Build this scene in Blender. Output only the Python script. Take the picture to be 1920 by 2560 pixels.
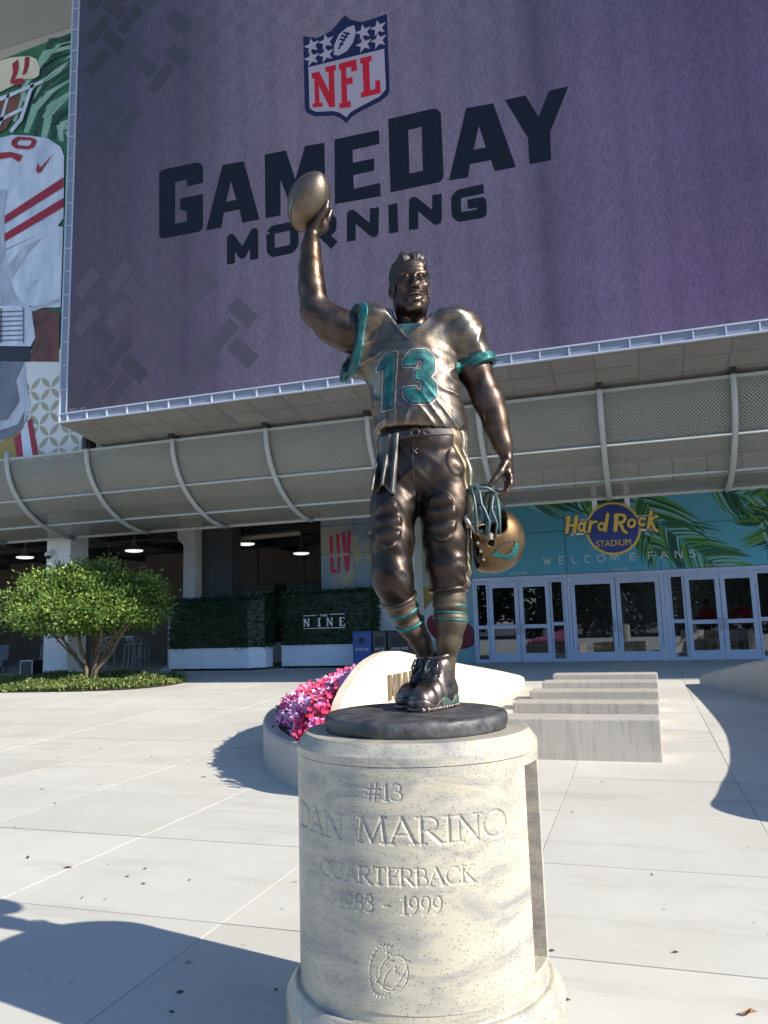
import bpy, bmesh, math, random
import numpy as np
from mathutils import Vector, Matrix, Euler
from mathutils.geometry import delaunay_2d_cdt
from mathutils.bvhtree import BVHTree

for _o in list(bpy.data.objects): bpy.data.objects.remove(_o)
SC = bpy.context.scene
COL = SC.collection
R = math.radians

# ------------------------------------------------------------------ camera
cam_d = bpy.data.cameras.new('camera'); cam = bpy.data.objects.new('camera', cam_d); COL.objects.link(cam)
_y, _p, _r = R(17.8), R(8.3), R(-1.65)
_f = Vector((-math.sin(_y)*math.cos(_p), math.cos(_y)*math.cos(_p), math.sin(_p)))
_rt = Vector((math.cos(_y), math.sin(_y), 0)); _up = _rt.cross(_f)
_X = _rt*math.cos(_r) + _up*math.sin(_r); _U = -_rt*math.sin(_r) + _up*math.cos(_r)
cam.matrix_world = Matrix(((_X.x, _U.x, -_f.x, 0), (_X.y, _U.y, -_f.y, 0), (_X.z, _U.z, -_f.z, 1.6), (0, 0, 0, 1)))
cam_d.sensor_fit = 'VERTICAL'; cam_d.sensor_height = 36.0; cam_d.lens = 36.0*1923/2560
cam_d.clip_start = 0.05; cam_d.clip_end = 3000
SC.camera = cam

# ------------------------------------------------------------------ light
EV = 0.80
SUN_EL = 30.0
SH = Vector((-0.975, 0.22)).normalized()          # horizontal direction in which shadows fall
_s = Vector((-SH.x*math.cos(R(SUN_EL)), -SH.y*math.cos(R(SUN_EL)), math.sin(R(SUN_EL))))   # towards the sun
world = bpy.data.worlds.new('World'); SC.world = world; world.use_nodes = True
_nt = world.node_tree; _bg = _nt.nodes['Background']
_sky = _nt.nodes.new('ShaderNodeTexSky'); _sky.sky_type = 'NISHITA'; _sky.sun_disc = False
_sky.sun_elevation = R(SUN_EL); _sky.sun_rotation = math.atan2(_s.x, _s.y)
_sky.air_density = 1.0; _sky.dust_density = 0.15; _sky.ozone_density = 7.0
_nt.links.new(_sky.outputs[0], _bg.inputs[0]); _bg.inputs[1].default_value = 0.138
sun_d = bpy.data.lights.new('sun', 'SUN'); sun_d.energy = 4.9; sun_d.angle = R(0.53); sun_d.color = (1.0, 0.92, 0.79)
sun = bpy.data.objects.new('sun', sun_d); COL.objects.link(sun)
sun.rotation_euler = _s.to_track_quat('Z', 'Y').to_euler()
SC.view_settings.view_transform = 'Standard'; SC.view_settings.look = 'None'
SC.view_settings.exposure = EV; SC.view_settings.gamma = 1.0; SC.view_settings.use_curve_mapping = False
SC.cycles.max_bounces = 8; SC.cycles.transparent_max_bounces = 16
SCR={'G': [[(-10.076, 12.393), (-10.025, 12.454), (-9.898, 12.473), (-9.055, 12.444), (-8.944, 12.395), (-8.887, 12.295), (-8.885, 11.897), (-9.311, 11.896), (-9.313, 12.078), (-9.633, 12.077), (-9.62, 11.021), (-9.303, 11.016), (-9.305, 11.265), (-9.493, 11.35), (-9.496, 11.631), (-8.883, 11.618), (-8.878, 10.771), (-8.969, 10.698), (-9.91, 10.712), (-10.011, 10.737), (-10.051, 10.82)]], 'A': [[(-8.799, 10.699), (-8.369, 12.23), (-7.824, 12.2), (-7.426, 10.693), (-7.862, 10.696), (-7.938, 11.038), (-8.336, 11.04), (-8.395, 10.688)]], 'Ah': [[(-8.277, 11.295), (-8.152, 11.778), (-8.015, 11.292)]], 'M': [[(-7.282, 10.692), (-7.288, 12.244), (-6.763, 12.225), (-6.539, 11.472), (-6.292, 12.217), (-5.824, 12.191), (-5.836, 10.674), (-6.204, 10.684), (-6.198, 11.425), (-6.47, 10.738), (-6.627, 10.743), (-6.902, 11.551), (-6.91, 10.684)]], 'E': [[(-5.587, 12.213), (-4.553, 12.191), (-4.547, 11.863), (-5.17, 11.866), (-5.167, 11.559), (-4.677, 11.556), (-4.685, 11.272), (-5.163, 11.27), (-5.16, 10.949), (-4.558, 10.959), (-4.556, 10.65), (-5.607, 10.686)]], 'D': [[(-4.336, 12.395), (-3.371, 12.393), (-3.246, 12.361), (-3.17, 12.241), (-3.168, 10.814), (-3.211, 10.72), (-3.287, 10.694), (-4.337, 10.688)]], 'Dh': [[(-3.895, 12.032), (-3.598, 12.035), (-3.61, 11.027), (-3.904, 11.029)]], 'A2': [[(-3.064, 10.688), (-2.628, 12.222), (-2.06, 12.189), (-1.672, 10.678), (-2.106, 10.683), (-2.169, 10.943), (-2.603, 10.948), (-2.664, 10.667)]], 'A2h': [[(-2.516, 11.25), (-2.381, 11.755), (-2.26, 11.247)]], 'Y': [[(-1.819, 12.206), (-1.394, 12.195), (-1.163, 11.652), (-0.929, 12.178), (-0.54, 12.179), (-0.954, 11.281), (-0.972, 10.671), (-1.403, 10.678), (-1.399, 11.25)]], 'shield': [[(-6.298, 14.943), (-5.957, 14.804), (-5.616, 14.881), (-5.416, 15.055), (-5.274, 15.181), (-5.138, 15.031), (-4.894, 14.89), (-4.621, 14.895), (-4.285, 14.921), (-4.279, 13.067), (-4.324, 12.957), (-4.518, 12.853), (-4.949, 12.74), (-5.168, 12.656), (-5.295, 12.537), (-5.439, 12.695), (-5.602, 12.792), (-6.046, 12.885), (-6.235, 13.017), (-6.284, 13.132)]], 'field': [[(-6.178, 14.128), (-4.375, 14.086), (-4.362, 13.116), (-4.515, 12.973), (-4.973, 12.846), (-5.192, 12.773), (-5.292, 12.67), (-5.437, 12.818), (-5.6, 12.903), (-6.016, 12.985), (-6.133, 13.071), (-6.165, 13.148)]], 'stars': [[(-6.085, 14.642), (-5.971, 14.639)], [(-5.733, 14.647), (-5.621, 14.644)], [(-6.09, 14.329), (-5.976, 14.327)], [(-5.739, 14.331), (-5.627, 14.328)], [(-4.84, 14.633), (-4.731, 14.63)], [(-4.493, 14.635), (-4.385, 14.632)], [(-4.838, 14.324), (-4.729, 14.322)], [(-4.491, 14.322), (-4.384, 14.32)]], 'ball': [[(-5.556, 14.268), (-5.539, 14.511), (-5.423, 14.738), (-5.226, 14.854), (-5.06, 14.863), (-5.02, 14.679), (-5.097, 14.443), (-5.239, 14.283), (-5.434, 14.223)]], 'lace': [[(-5.442, 14.369), (-5.201, 14.732)], [(-5.409, 14.618), (-5.277, 14.546)], [(-5.374, 14.695), (-5.215, 14.603)], [(-5.317, 14.754), (-5.164, 14.663)], [(-5.422, 14.507), (-5.323, 14.456)]], 'N': [[(-6.101, 13.957), (-5.915, 13.952), (-5.69, 13.407), (-5.692, 13.881), (-5.759, 13.882), (-5.768, 14.016), (-5.511, 14.009), (-5.508, 13.877), (-5.558, 13.873), (-5.552, 13.072), (-5.549, 12.992), (-5.681, 13.003), (-5.932, 13.601), (-5.917, 13.176), (-5.85, 13.17), (-5.847, 13.067), (-6.087, 13.105), (-6.091, 13.197), (-6.029, 13.199), (-6.042, 13.814), (-6.098, 13.817)]], 'F': [[(-5.444, 14.014), (-5.026, 14.013), (-5.011, 13.731), (-5.142, 13.732), (-5.155, 13.861), (-5.27, 13.864), (-5.271, 13.608), (-5.123, 13.603), (-5.121, 13.444), (-5.269, 13.45), (-5.257, 13.041), (-5.18, 13.038), (-5.178, 12.887), (-5.445, 12.921), (-5.448, 13.045), (-5.393, 13.048), (-5.392, 13.857), (-5.442, 13.859)]], 'L': [[(-4.938, 14.006), (-4.667, 14.004), (-4.666, 13.874), (-4.725, 13.868), (-4.723, 13.172), (-4.605, 13.18), (-4.599, 13.362), (-4.492, 13.373), (-4.481, 13.042), (-4.941, 13.05), (-4.938, 13.172), (-4.873, 13.177), (-4.888, 13.867), (-4.936, 13.869)]], 'weave': [[(-12.544, 9.006), (-12.061, 8.642), (-11.864, 8.7), (-11.447, 9.07), (-11.278, 8.842), (-11.723, 8.42), (-12.498, 7.779), (-12.513, 8.185), (-12.187, 8.429), (-12.535, 8.771)], [(-11.331, 8.392), (-10.759, 8.649), (-10.5, 8.412), (-10.999, 8.004)], [(-12.228, 9.634), (-11.762, 9.704), (-11.558, 9.494), (-11.948, 9.265)], [(-11.035, 9.466), (-10.651, 9.576), (-10.585, 9.45), (-10.931, 9.161)], [(-10.297, 7.628), (-9.325, 8.266), (-9.202, 8.056), (-9.983, 7.339)], [(-10.697, 8.725), (-10.325, 9.121), (-9.82, 8.815), (-10.311, 8.384), (-10.902, 7.962), (-11.064, 8.041)], [(-11.944, 8.106), (-11.654, 8.295), (-11.252, 7.841), (-11.57, 7.657)], [(-11.303, 7.34), (-11.051, 7.533), (-10.855, 7.284), (-11.104, 7.092)], [(-12.477, 7.203), (-12.06, 7.607), (-11.622, 7.212), (-12.079, 7.211), (-11.807, 6.896), (-12.464, 6.86)], [(-9.982, 7.283), (-9.136, 7.337), (-8.9, 7.631), (-8.722, 7.445), (-9.193, 7.074)], [(-9.732, 6.87), (-9.612, 6.964), (-9.49, 6.884)], [(-6.74, 6.919), (-6.466, 7.09), (-6.28, 6.886)], [(-9.016, 7.214), (-8.723, 7.661), (-8.546, 7.475), (-8.72, 7.175)], [(-10.783, 6.887), (-10.596, 6.975), (-10.47, 6.877)]], 'weave2': [[(-12.512, 16.913), (-11.395, 15.879), (-11.593, 15.549), (-12.494, 16.381)], [(-11.557, 16.766), (-11.007, 16.799), (-10.624, 16.301), (-10.718, 15.945), (-11.128, 16.125)], [(-11.39, 15.685), (-10.984, 15.765), (-10.434, 15.047), (-10.958, 14.621), (-11.518, 15.337)], [(-12.482, 16.05), (-12.164, 16.028), (-11.653, 15.245), (-11.994, 15.08), (-12.467, 15.591)], [(-12.334, 14.784), (-11.924, 15.061), (-11.356, 14.347), (-11.762, 14.26)], [(-10.6, 16.807), (-10.067, 16.839), (-9.665, 16.275), (-10.119, 15.965)]], 'dak': [[(-12.475, 6.793), (-12.014, 6.819)]]}
SCR_STR={'M': [[(-8.151, 9.762), (-8.151, 10.387), (-7.858, 9.931), (-7.566, 10.414), (-7.569, 9.757)]], 'O': [[(-7.164, 10.298), (-7.095, 10.378), (-6.643, 10.383), (-6.577, 10.321), (-6.582, 9.924), (-6.661, 9.841), (-7.088, 9.833), (-7.156, 9.911), (-7.164, 10.298)]], 'R': [[(-6.181, 9.741), (-6.17, 10.388), (-5.76, 10.404), (-5.675, 10.306), (-5.689, 10.12), (-5.766, 10.065), (-6.176, 10.064)], [(-5.929, 10.07), (-5.638, 9.736)]], 'N': [[(-5.248, 9.758), (-5.233, 10.378), (-4.73, 9.849), (-4.704, 10.414)]], 'I': [[(-4.294, 10.415), (-4.294, 9.764)]], 'N2': [[(-3.858, 9.752), (-3.836, 10.383), (-3.35, 9.859), (-3.327, 10.432)]], 'G': [[(-2.346, 10.352), (-2.853, 10.343), (-2.93, 10.271), (-2.935, 9.914), (-2.871, 9.834), (-2.409, 9.823), (-2.407, 10.075), (-2.695, 10.074)]]}
BAN={'sheet': [(-19.324, 18.755), (-17.133, 18.838), (-14.581, 19.014), (-13.388, 19.072), (-13.026, 6.445), (-18.456, 6.291)], 'pattern': [(-18.696, 9.732), (-13.105, 9.2), (-13.026, 6.445), (-18.456, 6.291)], 'leaf': [[(-16.236, 16.315), (-15.729, 17.944), (-14.553, 18.878), (-14.548, 18.736), (-15.467, 17.705), (-16.081, 16.25)], [(-16.113, 16.216), (-15.652, 17.631), (-14.495, 18.335), (-14.49, 18.179), (-15.359, 17.365), (-15.94, 16.147)], [(-15.79, 16.035), (-15.494, 17.264), (-14.475, 17.771), (-14.469, 17.603), (-15.172, 16.972), (-15.6, 15.962)], [(-15.473, 15.89), (-15.322, 16.871), (-14.452, 17.142), (-14.446, 16.975), (-15.002, 16.583), (-15.285, 15.818)], [(-15.122, 15.773), (-15.118, 16.519), (-14.432, 16.587), (-14.426, 16.436), (-14.832, 16.263), (-14.954, 15.706)], [(-14.811, 15.631), (-14.935, 16.158), (-14.411, 16.037), (-14.406, 15.9), (-14.683, 15.933), (-14.664, 15.569)], [(-16.224, 16.871), (-15.695, 18.25), (-14.596, 18.997), (-14.592, 18.897), (-15.531, 18.099), (-16.126, 16.819)], [(-16.532, 16.667), (-16.173, 17.96), (-15.2, 18.602), (-15.196, 18.488), (-15.974, 17.779), (-16.414, 16.61)], [(-15.51, 18.518), (-15.316, 19.033), (-14.555, 18.914), (-14.551, 18.814), (-15.153, 18.88), (-15.413, 18.463)], [(-15.887, 18.124), (-15.513, 18.686), (-14.543, 18.594), (-14.539, 18.48), (-15.317, 18.504), (-15.77, 18.065)]], 'helmet': [(-17.61, 18.517), (-17.13, 18.786), (-16.64, 18.774), (-15.99, 18.637), (-15.728, 18.465), (-15.588, 18.15), (-15.608, 17.894), (-15.795, 17.845), (-16.115, 17.916), (-16.591, 17.814), (-17.072, 17.725), (-17.559, 17.636)], 'hred': [[(-16.611, 18.536), (-16.39, 18.633), (-16.359, 18.323), (-16.413, 18.124), (-16.593, 17.85), (-16.664, 17.976), (-16.564, 18.236)], [(-16.149, 18.624), (-15.973, 18.604), (-15.99, 18.295), (-16.083, 18.071), (-16.218, 18.057), (-16.151, 18.339)]], 'hlogo': [[(-16.564, 17.914), (-16.439, 18.002), (-16.197, 17.952), (-16.096, 17.854), (-16.219, 17.759), (-16.46, 17.765)]], 'mask': [[(-17.388, 17.52), (-15.435, 17.693), (-15.431, 17.594), (-17.379, 17.36)], [(-15.867, 17.694), (-15.74, 17.675), (-16.13, 16.568), (-16.51, 16.242), (-16.596, 16.36), (-16.245, 16.667)], [(-16.739, 17.568), (-16.643, 17.571), (-16.857, 16.747), (-17.006, 16.501), (-17.017, 16.716)], [(-17.186, 16.828), (-16.15, 16.993), (-16.13, 16.89), (-17.178, 16.684)]], 'face': [(-17.38, 17.375), (-16.734, 17.46), (-16.252, 17.442), (-16.458, 16.79), (-16.761, 16.442), (-17.319, 16.294)], 'jersey': [(-19.153, 16.297), (-17.48, 16.262), (-16.99, 16.216), (-16.508, 16.2), (-15.789, 16.0), (-15.199, 15.777), (-14.726, 15.394), (-14.601, 15.076), (-14.551, 13.174), (-14.73, 13.0), (-15.566, 12.813), (-16.543, 12.62), (-16.779, 12.343), (-18.905, 12.728)], 'chest': [(-18.909, 12.798), (-16.783, 12.41), (-16.556, 12.569), (-16.449, 12.019), (-16.008, 10.897), (-16.229, 10.739), (-18.794, 11.146)], 'one': [(-17.044, 15.725), (-16.479, 15.637), (-16.075, 15.433), (-16.145, 15.271), (-16.24, 15.278), (-16.471, 15.469), (-16.951, 15.509), (-17.116, 15.581)], 'zero': [(-16.467, 16.023), (-16.264, 16.072), (-15.786, 15.93), (-15.577, 15.798), (-15.646, 15.609), (-15.847, 15.573), (-16.325, 15.712), (-16.508, 15.879)], 'zeroh': [(-16.273, 15.935), (-16.179, 15.954), (-15.798, 15.85), (-15.748, 15.784), (-15.79, 15.697), (-15.883, 15.678), (-16.234, 15.787), (-16.316, 15.862)], 'swoosh': [(-14.955, 15.244), (-15.239, 14.93), (-15.377, 14.758), (-15.5, 14.745), (-15.558, 14.853), (-15.499, 15.084), (-15.462, 14.94), (-15.368, 14.905)], 'stripe': [[(-16.629, 13.657), (-14.591, 14.418), (-14.58, 14.116), (-16.616, 13.411)], [(-16.6, 13.099), (-14.567, 13.782), (-14.556, 13.503), (-16.587, 12.855)]], 'sleeve': [(-16.557, 12.582), (-14.745, 12.99), (-14.548, 12.899), (-14.545, 10.534), (-15.543, 10.668), (-16.022, 10.887), (-16.449, 12.019)], 'fold': [[(-16.453, 12.085), (-15.86, 12.572), (-15.258, 12.722), (-15.844, 12.239), (-16.276, 11.659)], [(-16.262, 11.395), (-15.931, 10.885), (-15.544, 10.694), (-14.584, 10.794), (-14.581, 10.698), (-15.463, 10.553), (-16.003, 10.8)], [(-15.8, 11.317), (-15.355, 11.5), (-15.316, 11.455), (-15.719, 11.206)], [(-16.898, 14.53), (-16.577, 14.462), (-16.693, 13.67), (-16.556, 12.569), (-16.768, 12.141)]], 'arm': [(-15.622, 10.758), (-14.553, 10.372), (-14.542, 8.958), (-15.545, 9.107), (-15.368, 9.775)], 'band': [(-18.794, 11.146), (-15.699, 10.796), (-15.541, 10.629), (-15.368, 9.775), (-15.547, 9.472), (-18.716, 10.026)], 'bandline': [[(-16.692, 10.747), (-15.828, 10.636), (-15.826, 10.597), (-16.69, 10.707)], [(-16.684, 10.602), (-15.821, 10.494), (-15.819, 10.455), (-16.682, 10.563)], [(-16.676, 10.458), (-15.814, 10.351), (-15.812, 10.313), (-16.674, 10.419)], [(-16.668, 10.314), (-15.807, 10.21), (-15.805, 10.171), (-16.666, 10.275)], [(-16.66, 10.171), (-15.8, 10.068), (-15.799, 10.029), (-16.658, 10.132)], [(-16.653, 10.027), (-15.794, 9.927), (-15.792, 9.888), (-16.651, 9.988)], [(-16.645, 9.885), (-15.787, 9.785), (-15.785, 9.747), (-16.643, 9.846)], [(-16.635, 10.836), (-16.572, 10.826), (-16.516, 9.782), (-16.578, 9.791)], [(-15.833, 10.74), (-15.787, 10.733), (-15.736, 9.67), (-15.782, 9.677)]], 'cuff': [(-18.716, 10.026), (-15.491, 9.54), (-15.5, 9.088), (-18.685, 9.573)], 'belly': [(-18.687, 9.599), (-15.68, 9.112), (-15.623, 8.553), (-15.442, 7.849), (-15.677, 7.198), (-16.034, 6.929), (-16.481, 6.876), (-18.511, 7.08)], 'bellyd': [[(-18.686, 9.586), (-15.709, 9.104), (-15.969, 8.597), (-15.821, 8.017), (-16.213, 7.503), (-18.554, 7.698)], [(-16.5, 7.224), (-15.832, 7.338), (-15.626, 7.685), (-15.664, 7.227), (-16.037, 6.99), (-16.485, 6.944)]], 'pants': [(-18.512, 7.093), (-16.482, 6.888), (-15.748, 7.144), (-15.396, 7.474), (-15.093, 6.41), (-18.455, 6.278)], 'pstripe': [[(-15.947, 6.969), (-15.717, 7.104), (-15.594, 6.385), (-15.814, 6.382)], [(-15.509, 7.389), (-15.381, 7.472), (-15.115, 6.424), (-15.288, 6.404)]], 'pwhite': [(-15.717, 7.104), (-15.509, 7.389), (-15.288, 6.404), (-15.594, 6.385)]}
HR=[([(-1.468, 4.034), (-1.401, 4.063)], 0.049), ([(-1.397, 4.053), (-1.471, 3.686)], 0.089), ([(-1.213, 4.05), (-1.291, 3.68)], 0.089), ([(-1.442, 3.846), (-1.253, 3.857)], 0.062), ([(-1.051, 3.792), (-1.058, 3.767), (-1.07, 3.744), (-1.085, 3.726), (-1.103, 3.713), (-1.121, 3.707), (-1.139, 3.709), (-1.156, 3.717), (-1.168, 3.732), (-1.177, 3.751), (-1.18, 3.775), (-1.178, 3.8), (-1.171, 3.825), (-1.159, 3.848), (-1.144, 3.866), (-1.126, 3.879), (-1.108, 3.885), (-1.089, 3.884), (-1.073, 3.875), (-1.061, 3.86), (-1.052, 3.841), (-1.049, 3.817), (-1.051, 3.792)], 0.058), ([(-1.016, 3.913), (-1.069, 3.727), (-1.032, 3.665)], 0.067), ([(-0.889, 3.904), (-0.945, 3.672)], 0.076), ([(-0.912, 3.823), (-0.839, 3.896), (-0.753, 3.895)], 0.058), ([(-0.577, 3.77), (-0.584, 3.748), (-0.595, 3.728), (-0.611, 3.712), (-0.629, 3.701), (-0.649, 3.696), (-0.668, 3.697), (-0.685, 3.704), (-0.699, 3.718), (-0.709, 3.735), (-0.713, 3.756), (-0.711, 3.779), (-0.705, 3.801), (-0.693, 3.821), (-0.677, 3.837), (-0.659, 3.848), (-0.639, 3.853), (-0.62, 3.852), (-0.603, 3.844), (-0.589, 3.831), (-0.58, 3.813), (-0.576, 3.792), (-0.577, 3.77)], 0.058), ([(-0.486, 4.06), (-0.572, 3.671)], 0.076), ([(-0.284, 4.027), (-0.335, 3.668)], 0.094), ([(-0.331, 3.995), (-0.217, 4.032), (-0.118, 4.01), (-0.086, 3.931), (-0.14, 3.853), (-0.253, 3.837)], 0.067), ([(-0.219, 3.847), (-0.155, 3.644), (-0.092, 3.594)], 0.071), ([(0.118, 3.801), (0.111, 3.776), (0.098, 3.754), (0.08, 3.736), (0.06, 3.724), (0.038, 3.719), (0.017, 3.72), (-0.002, 3.728), (-0.017, 3.743), (-0.028, 3.763), (-0.032, 3.786), (-0.031, 3.811), (-0.023, 3.835), (-0.01, 3.857), (0.007, 3.875), (0.028, 3.887), (0.049, 3.893), (0.071, 3.891), (0.09, 3.883), (0.105, 3.868), (0.115, 3.849), (0.12, 3.825), (0.118, 3.801)], 0.058), ([(0.329, 3.769), (0.316, 3.757), (0.301, 3.748), (0.285, 3.743), (0.269, 3.742), (0.254, 3.745), (0.241, 3.753), (0.23, 3.764), (0.222, 3.779), (0.217, 3.796), (0.215, 3.814), (0.217, 3.833), (0.222, 3.852), (0.231, 3.87), (0.242, 3.886), (0.255, 3.899), (0.27, 3.909), (0.286, 3.914), (0.302, 3.916), (0.317, 3.913), (0.33, 3.906), (0.342, 3.895), (0.35, 3.881)], 0.058), ([(0.501, 4.052), (0.413, 3.677)], 0.076), ([(0.449, 3.813), (0.565, 3.921), (0.631, 3.927)], 0.058), ([(0.489, 3.822), (0.544, 3.634), (0.609, 3.583)], 0.067)]
HRC=(-0.386, 3.715, 0.637)
ST={'one': [(-0.1077, 1.355), (-0.0941, 1.3847), (-0.0736, 1.4086), (-0.0316, 1.4129), (-0.0521, 1.1941), (-0.0891, 1.1897), (-0.0773, 1.3616)], 'three': [(0.0026, 1.3547), (0.0034, 1.3806), (0.0313, 1.4151), (0.0907, 1.4187), (0.1218, 1.3835), (0.1174, 1.3277), (0.0982, 1.3075), (0.1226, 1.2825), (0.1263, 1.2275), (0.0942, 1.2003), (0.0264, 1.2018), (-0.0014, 1.2314), (-0.0004, 1.2624), (0.0424, 1.2649), (0.043, 1.2487), (0.0695, 1.2477), (0.0744, 1.2893), (0.0436, 1.3001), (0.0447, 1.3325), (0.0727, 1.3374), (0.0776, 1.3793), (0.051, 1.3804), (0.0478, 1.3552)], 'word': [(-0.0325, 1.4282), (0.0453, 1.4511)], 'fish': [(0.317, 0.5918), (0.3337, 0.5999), (0.3419, 0.6096), (0.3499, 0.5976), (0.3762, 0.5899), (0.3964, 0.5988), (0.4074, 0.6118), (0.3953, 0.6109), (0.4122, 0.6216), (0.4168, 0.6432), (0.4302, 0.6371), (0.4343, 0.6175), (0.4241, 0.5884), (0.4017, 0.5701), (0.3709, 0.571), (0.3436, 0.5823), (0.3278, 0.5845)], 'rays': [(0.3419, 0.6096), (0.3345, 0.6163), (0.3475, 0.6181), (0.3524, 0.6288), (0.3616, 0.6241), (0.3723, 0.6403), (0.3784, 0.6323), (0.392, 0.6457), (0.3958, 0.636), (0.4092, 0.6465), (0.4167, 0.6419)], 'collar': [(-0.0341, 1.5608), (0.0169, 1.484), (0.1286, 1.5893)], 'colin': [(-0.0214, 1.5478), (0.0177, 1.5057), (0.1155, 1.5886)]}
# ------------------------------------------------------------------ helpers
def lin(r, g, b):
    f = lambda c: c/12.92 if c <= 0.04045 else ((c+0.055)/1.055)**2.4
    return (f(r/255), f(g/255), f(b/255))

def thing(name, label, cat, loc=(0, 0, 0), group=None, rotz=0):
    o = bpy.data.objects.new(name, None); COL.objects.link(o); o.location = loc; o.rotation_euler = (0, 0, rotz)
    o.empty_display_size = 0.1
    return tag(o, label, cat, group)
def tag(o, label=None, cat=None, group=None, kind=None):
    if label: o['label'] = label
    if cat: o['category'] = cat
    if group: o['group'] = group
    if kind: o['kind'] = kind
    return o
def wloc(p):
    v = Vector((0, 0, 0))
    while p is not None: v += p.location; p = p.parent
    return v
def mesh_data(name, v, f, mat=None, smooth=False):
    me = bpy.data.meshes.new(name); me.from_pydata([tuple(map(float, a)) for a in v], [], [tuple(map(int, a)) for a in f]); me.update()
    if mat: me.materials.append(mat)
    if smooth: me.polygons.foreach_set('use_smooth', [True]*len(me.polygons))
    return me
def add(name, me, parent=None, loc=(0, 0, 0), rot=(0, 0, 0)):
    o = bpy.data.objects.new(name, me); COL.objects.link(o); o.parent = parent; o.location = loc; o.rotation_euler = rot
    return o
def copy_tree(o, parent=None):
    c = o.copy(); COL.objects.link(c); c.parent = parent
    for ch in list(o.children): copy_tree(ch, c)
    return c

class MB:
    """collects shapes; build() links ONE mesh. World coordinates, turned local to the parent."""
    def __init__(s): s.v = []; s.f = []
    def raw(s, v, f):
        n = len(s.v); s.v += [tuple(a) for a in v]; s.f += [tuple(i+n for i in q) for q in f]; return s
    def box(s, x0, x1, y0, y1, z0, z1):
        return s.raw([(x0,y0,z0),(x1,y0,z0),(x1,y1,z0),(x0,y1,z0),(x0,y0,z1),(x1,y0,z1),(x1,y1,z1),(x0,y1,z1)],
                     [(0,3,2,1),(4,5,6,7),(0,1,5,4),(1,2,6,5),(2,3,7,6),(3,0,4,7)])
    def obox(s, c, size, rot=(0, 0, 0)):
        m = Euler(rot).to_matrix(); h = [a/2 for a in size]; c = Vector(c); vs = []
        for z in (-1, 1):
            for x, y in ((-1,-1),(1,-1),(1,1),(-1,1)): vs.append(c + m @ Vector((x*h[0], y*h[1], z*h[2])))
        return s.raw(vs, [(0,3,2,1),(4,5,6,7),(0,1,5,4),(1,2,6,5),(2,3,7,6),(3,0,4,7)])
    def tube(s, pts, r, n=8, closed=False, cap=True):
        pts = [Vector(p) for p in pts]; m = len(pts); rr = r if isinstance(r, (list, tuple)) else [r]*m
        base = len(s.v); prev = None
        for i, p in enumerate(pts):
            if closed: t = pts[(i+1) % m]-pts[i-1]
            else: t = pts[min(i+1, m-1)]-pts[max(i-1, 0)]
            t = t.normalized() if t.length > 1e-9 else Vector((0, 0, 1))
            if prev is None:
                a = Vector((0, 0, 1)) if abs(t.z) < .9 else Vector((1, 0, 0)); u = t.cross(a).normalized()
            else: u = (prev-t*prev.dot(t)).normalized()
            prev = u; w = t.cross(u)
            for k in range(n):
                an = 2*math.pi*k/n; s.v.append(tuple(p+(u*math.cos(an)+w*math.sin(an))*rr[i]))
        for i in range(m if closed else m-1):
            j = (i+1) % m
            for k in range(n):
                l = (k+1) % n; s.f.append((base+i*n+k, base+i*n+l, base+j*n+l, base+j*n+k))
        if cap and not closed:
            s.f.append(tuple(base+k for k in reversed(range(n)))); s.f.append(tuple(base+(m-1)*n+k for k in range(n)))
        return s
    def lathe(s, prof, c=(0, 0, 0), n=24, a0=0.0, a1=2*math.pi):
        base = len(s.v); full = abs(a1-a0-2*math.pi) < 1e-6; cols = n if full else n+1
        for r, z in prof:
            for k in range(cols):
                a = a0+(a1-a0)*k/n; s.v.append((c[0]+r*math.cos(a), c[1]+r*math.sin(a), c[2]+z))
        for i in range(len(prof)-1):
            for k in range(n):
                l = (k+1) % cols; s.f.append((base+i*cols+k, base+i*cols+l, base+(i+1)*cols+l, base+(i+1)*cols+k))
        return s
    def prism(s, poly, fn0, fn1):
        n = len(poly); a = [fn0(p) for p in poly]; b = [fn1(p) for p in poly]
        return s.raw(a+b, [tuple(reversed(range(n))), tuple(range(n, 2*n))]+[(i, (i+1) % n, n+(i+1) % n, n+i) for i in range(n)])
    def build(s, name, mat, parent=None, smooth=False, bevel=0, loc=None, local=False, seg=2):
        off = Vector((0, 0, 0)) if (parent is None or local) else wloc(parent)
        L = Vector(loc) if loc is not None else Vector((0, 0, 0))
        v = [Vector(a)-off-L for a in s.v]
        me = mesh_data(name, v, s.f, mat, smooth)
        if bevel:
            bm = bmesh.new(); bm.from_mesh(me)
            ed = [e for e in bm.edges if len(e.link_faces) == 2 and e.calc_face_angle(0) > .5]
            bmesh.ops.bevel(bm, geom=ed, offset=bevel, segments=seg, affect='EDGES', profile=.6, clamp_overlap=True)
            bm.to_mesh(me); bm.free()
        return add(name, me, parent, L)

def np_obj(name, v, f, mat, parent=None, smooth=True):
    me = bpy.data.meshes.new(name); v = np.asarray(v, np.float32); f = np.asarray(f, np.int32); k = f.shape[1]
    me.vertices.add(len(v)); me.vertices.foreach_set('co', v.ravel())
    me.loops.add(f.size); me.loops.foreach_set('vertex_index', f.ravel())
    me.polygons.add(len(f)); me.polygons.foreach_set('loop_start', np.arange(0, f.size, k, dtype=np.int32))
    me.polygons.foreach_set('use_smooth', np.full(len(f), smooth)); me.update(calc_edges=True); me.validate()
    if mat: me.materials.append(mat)
    return add(name, me, parent)

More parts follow.
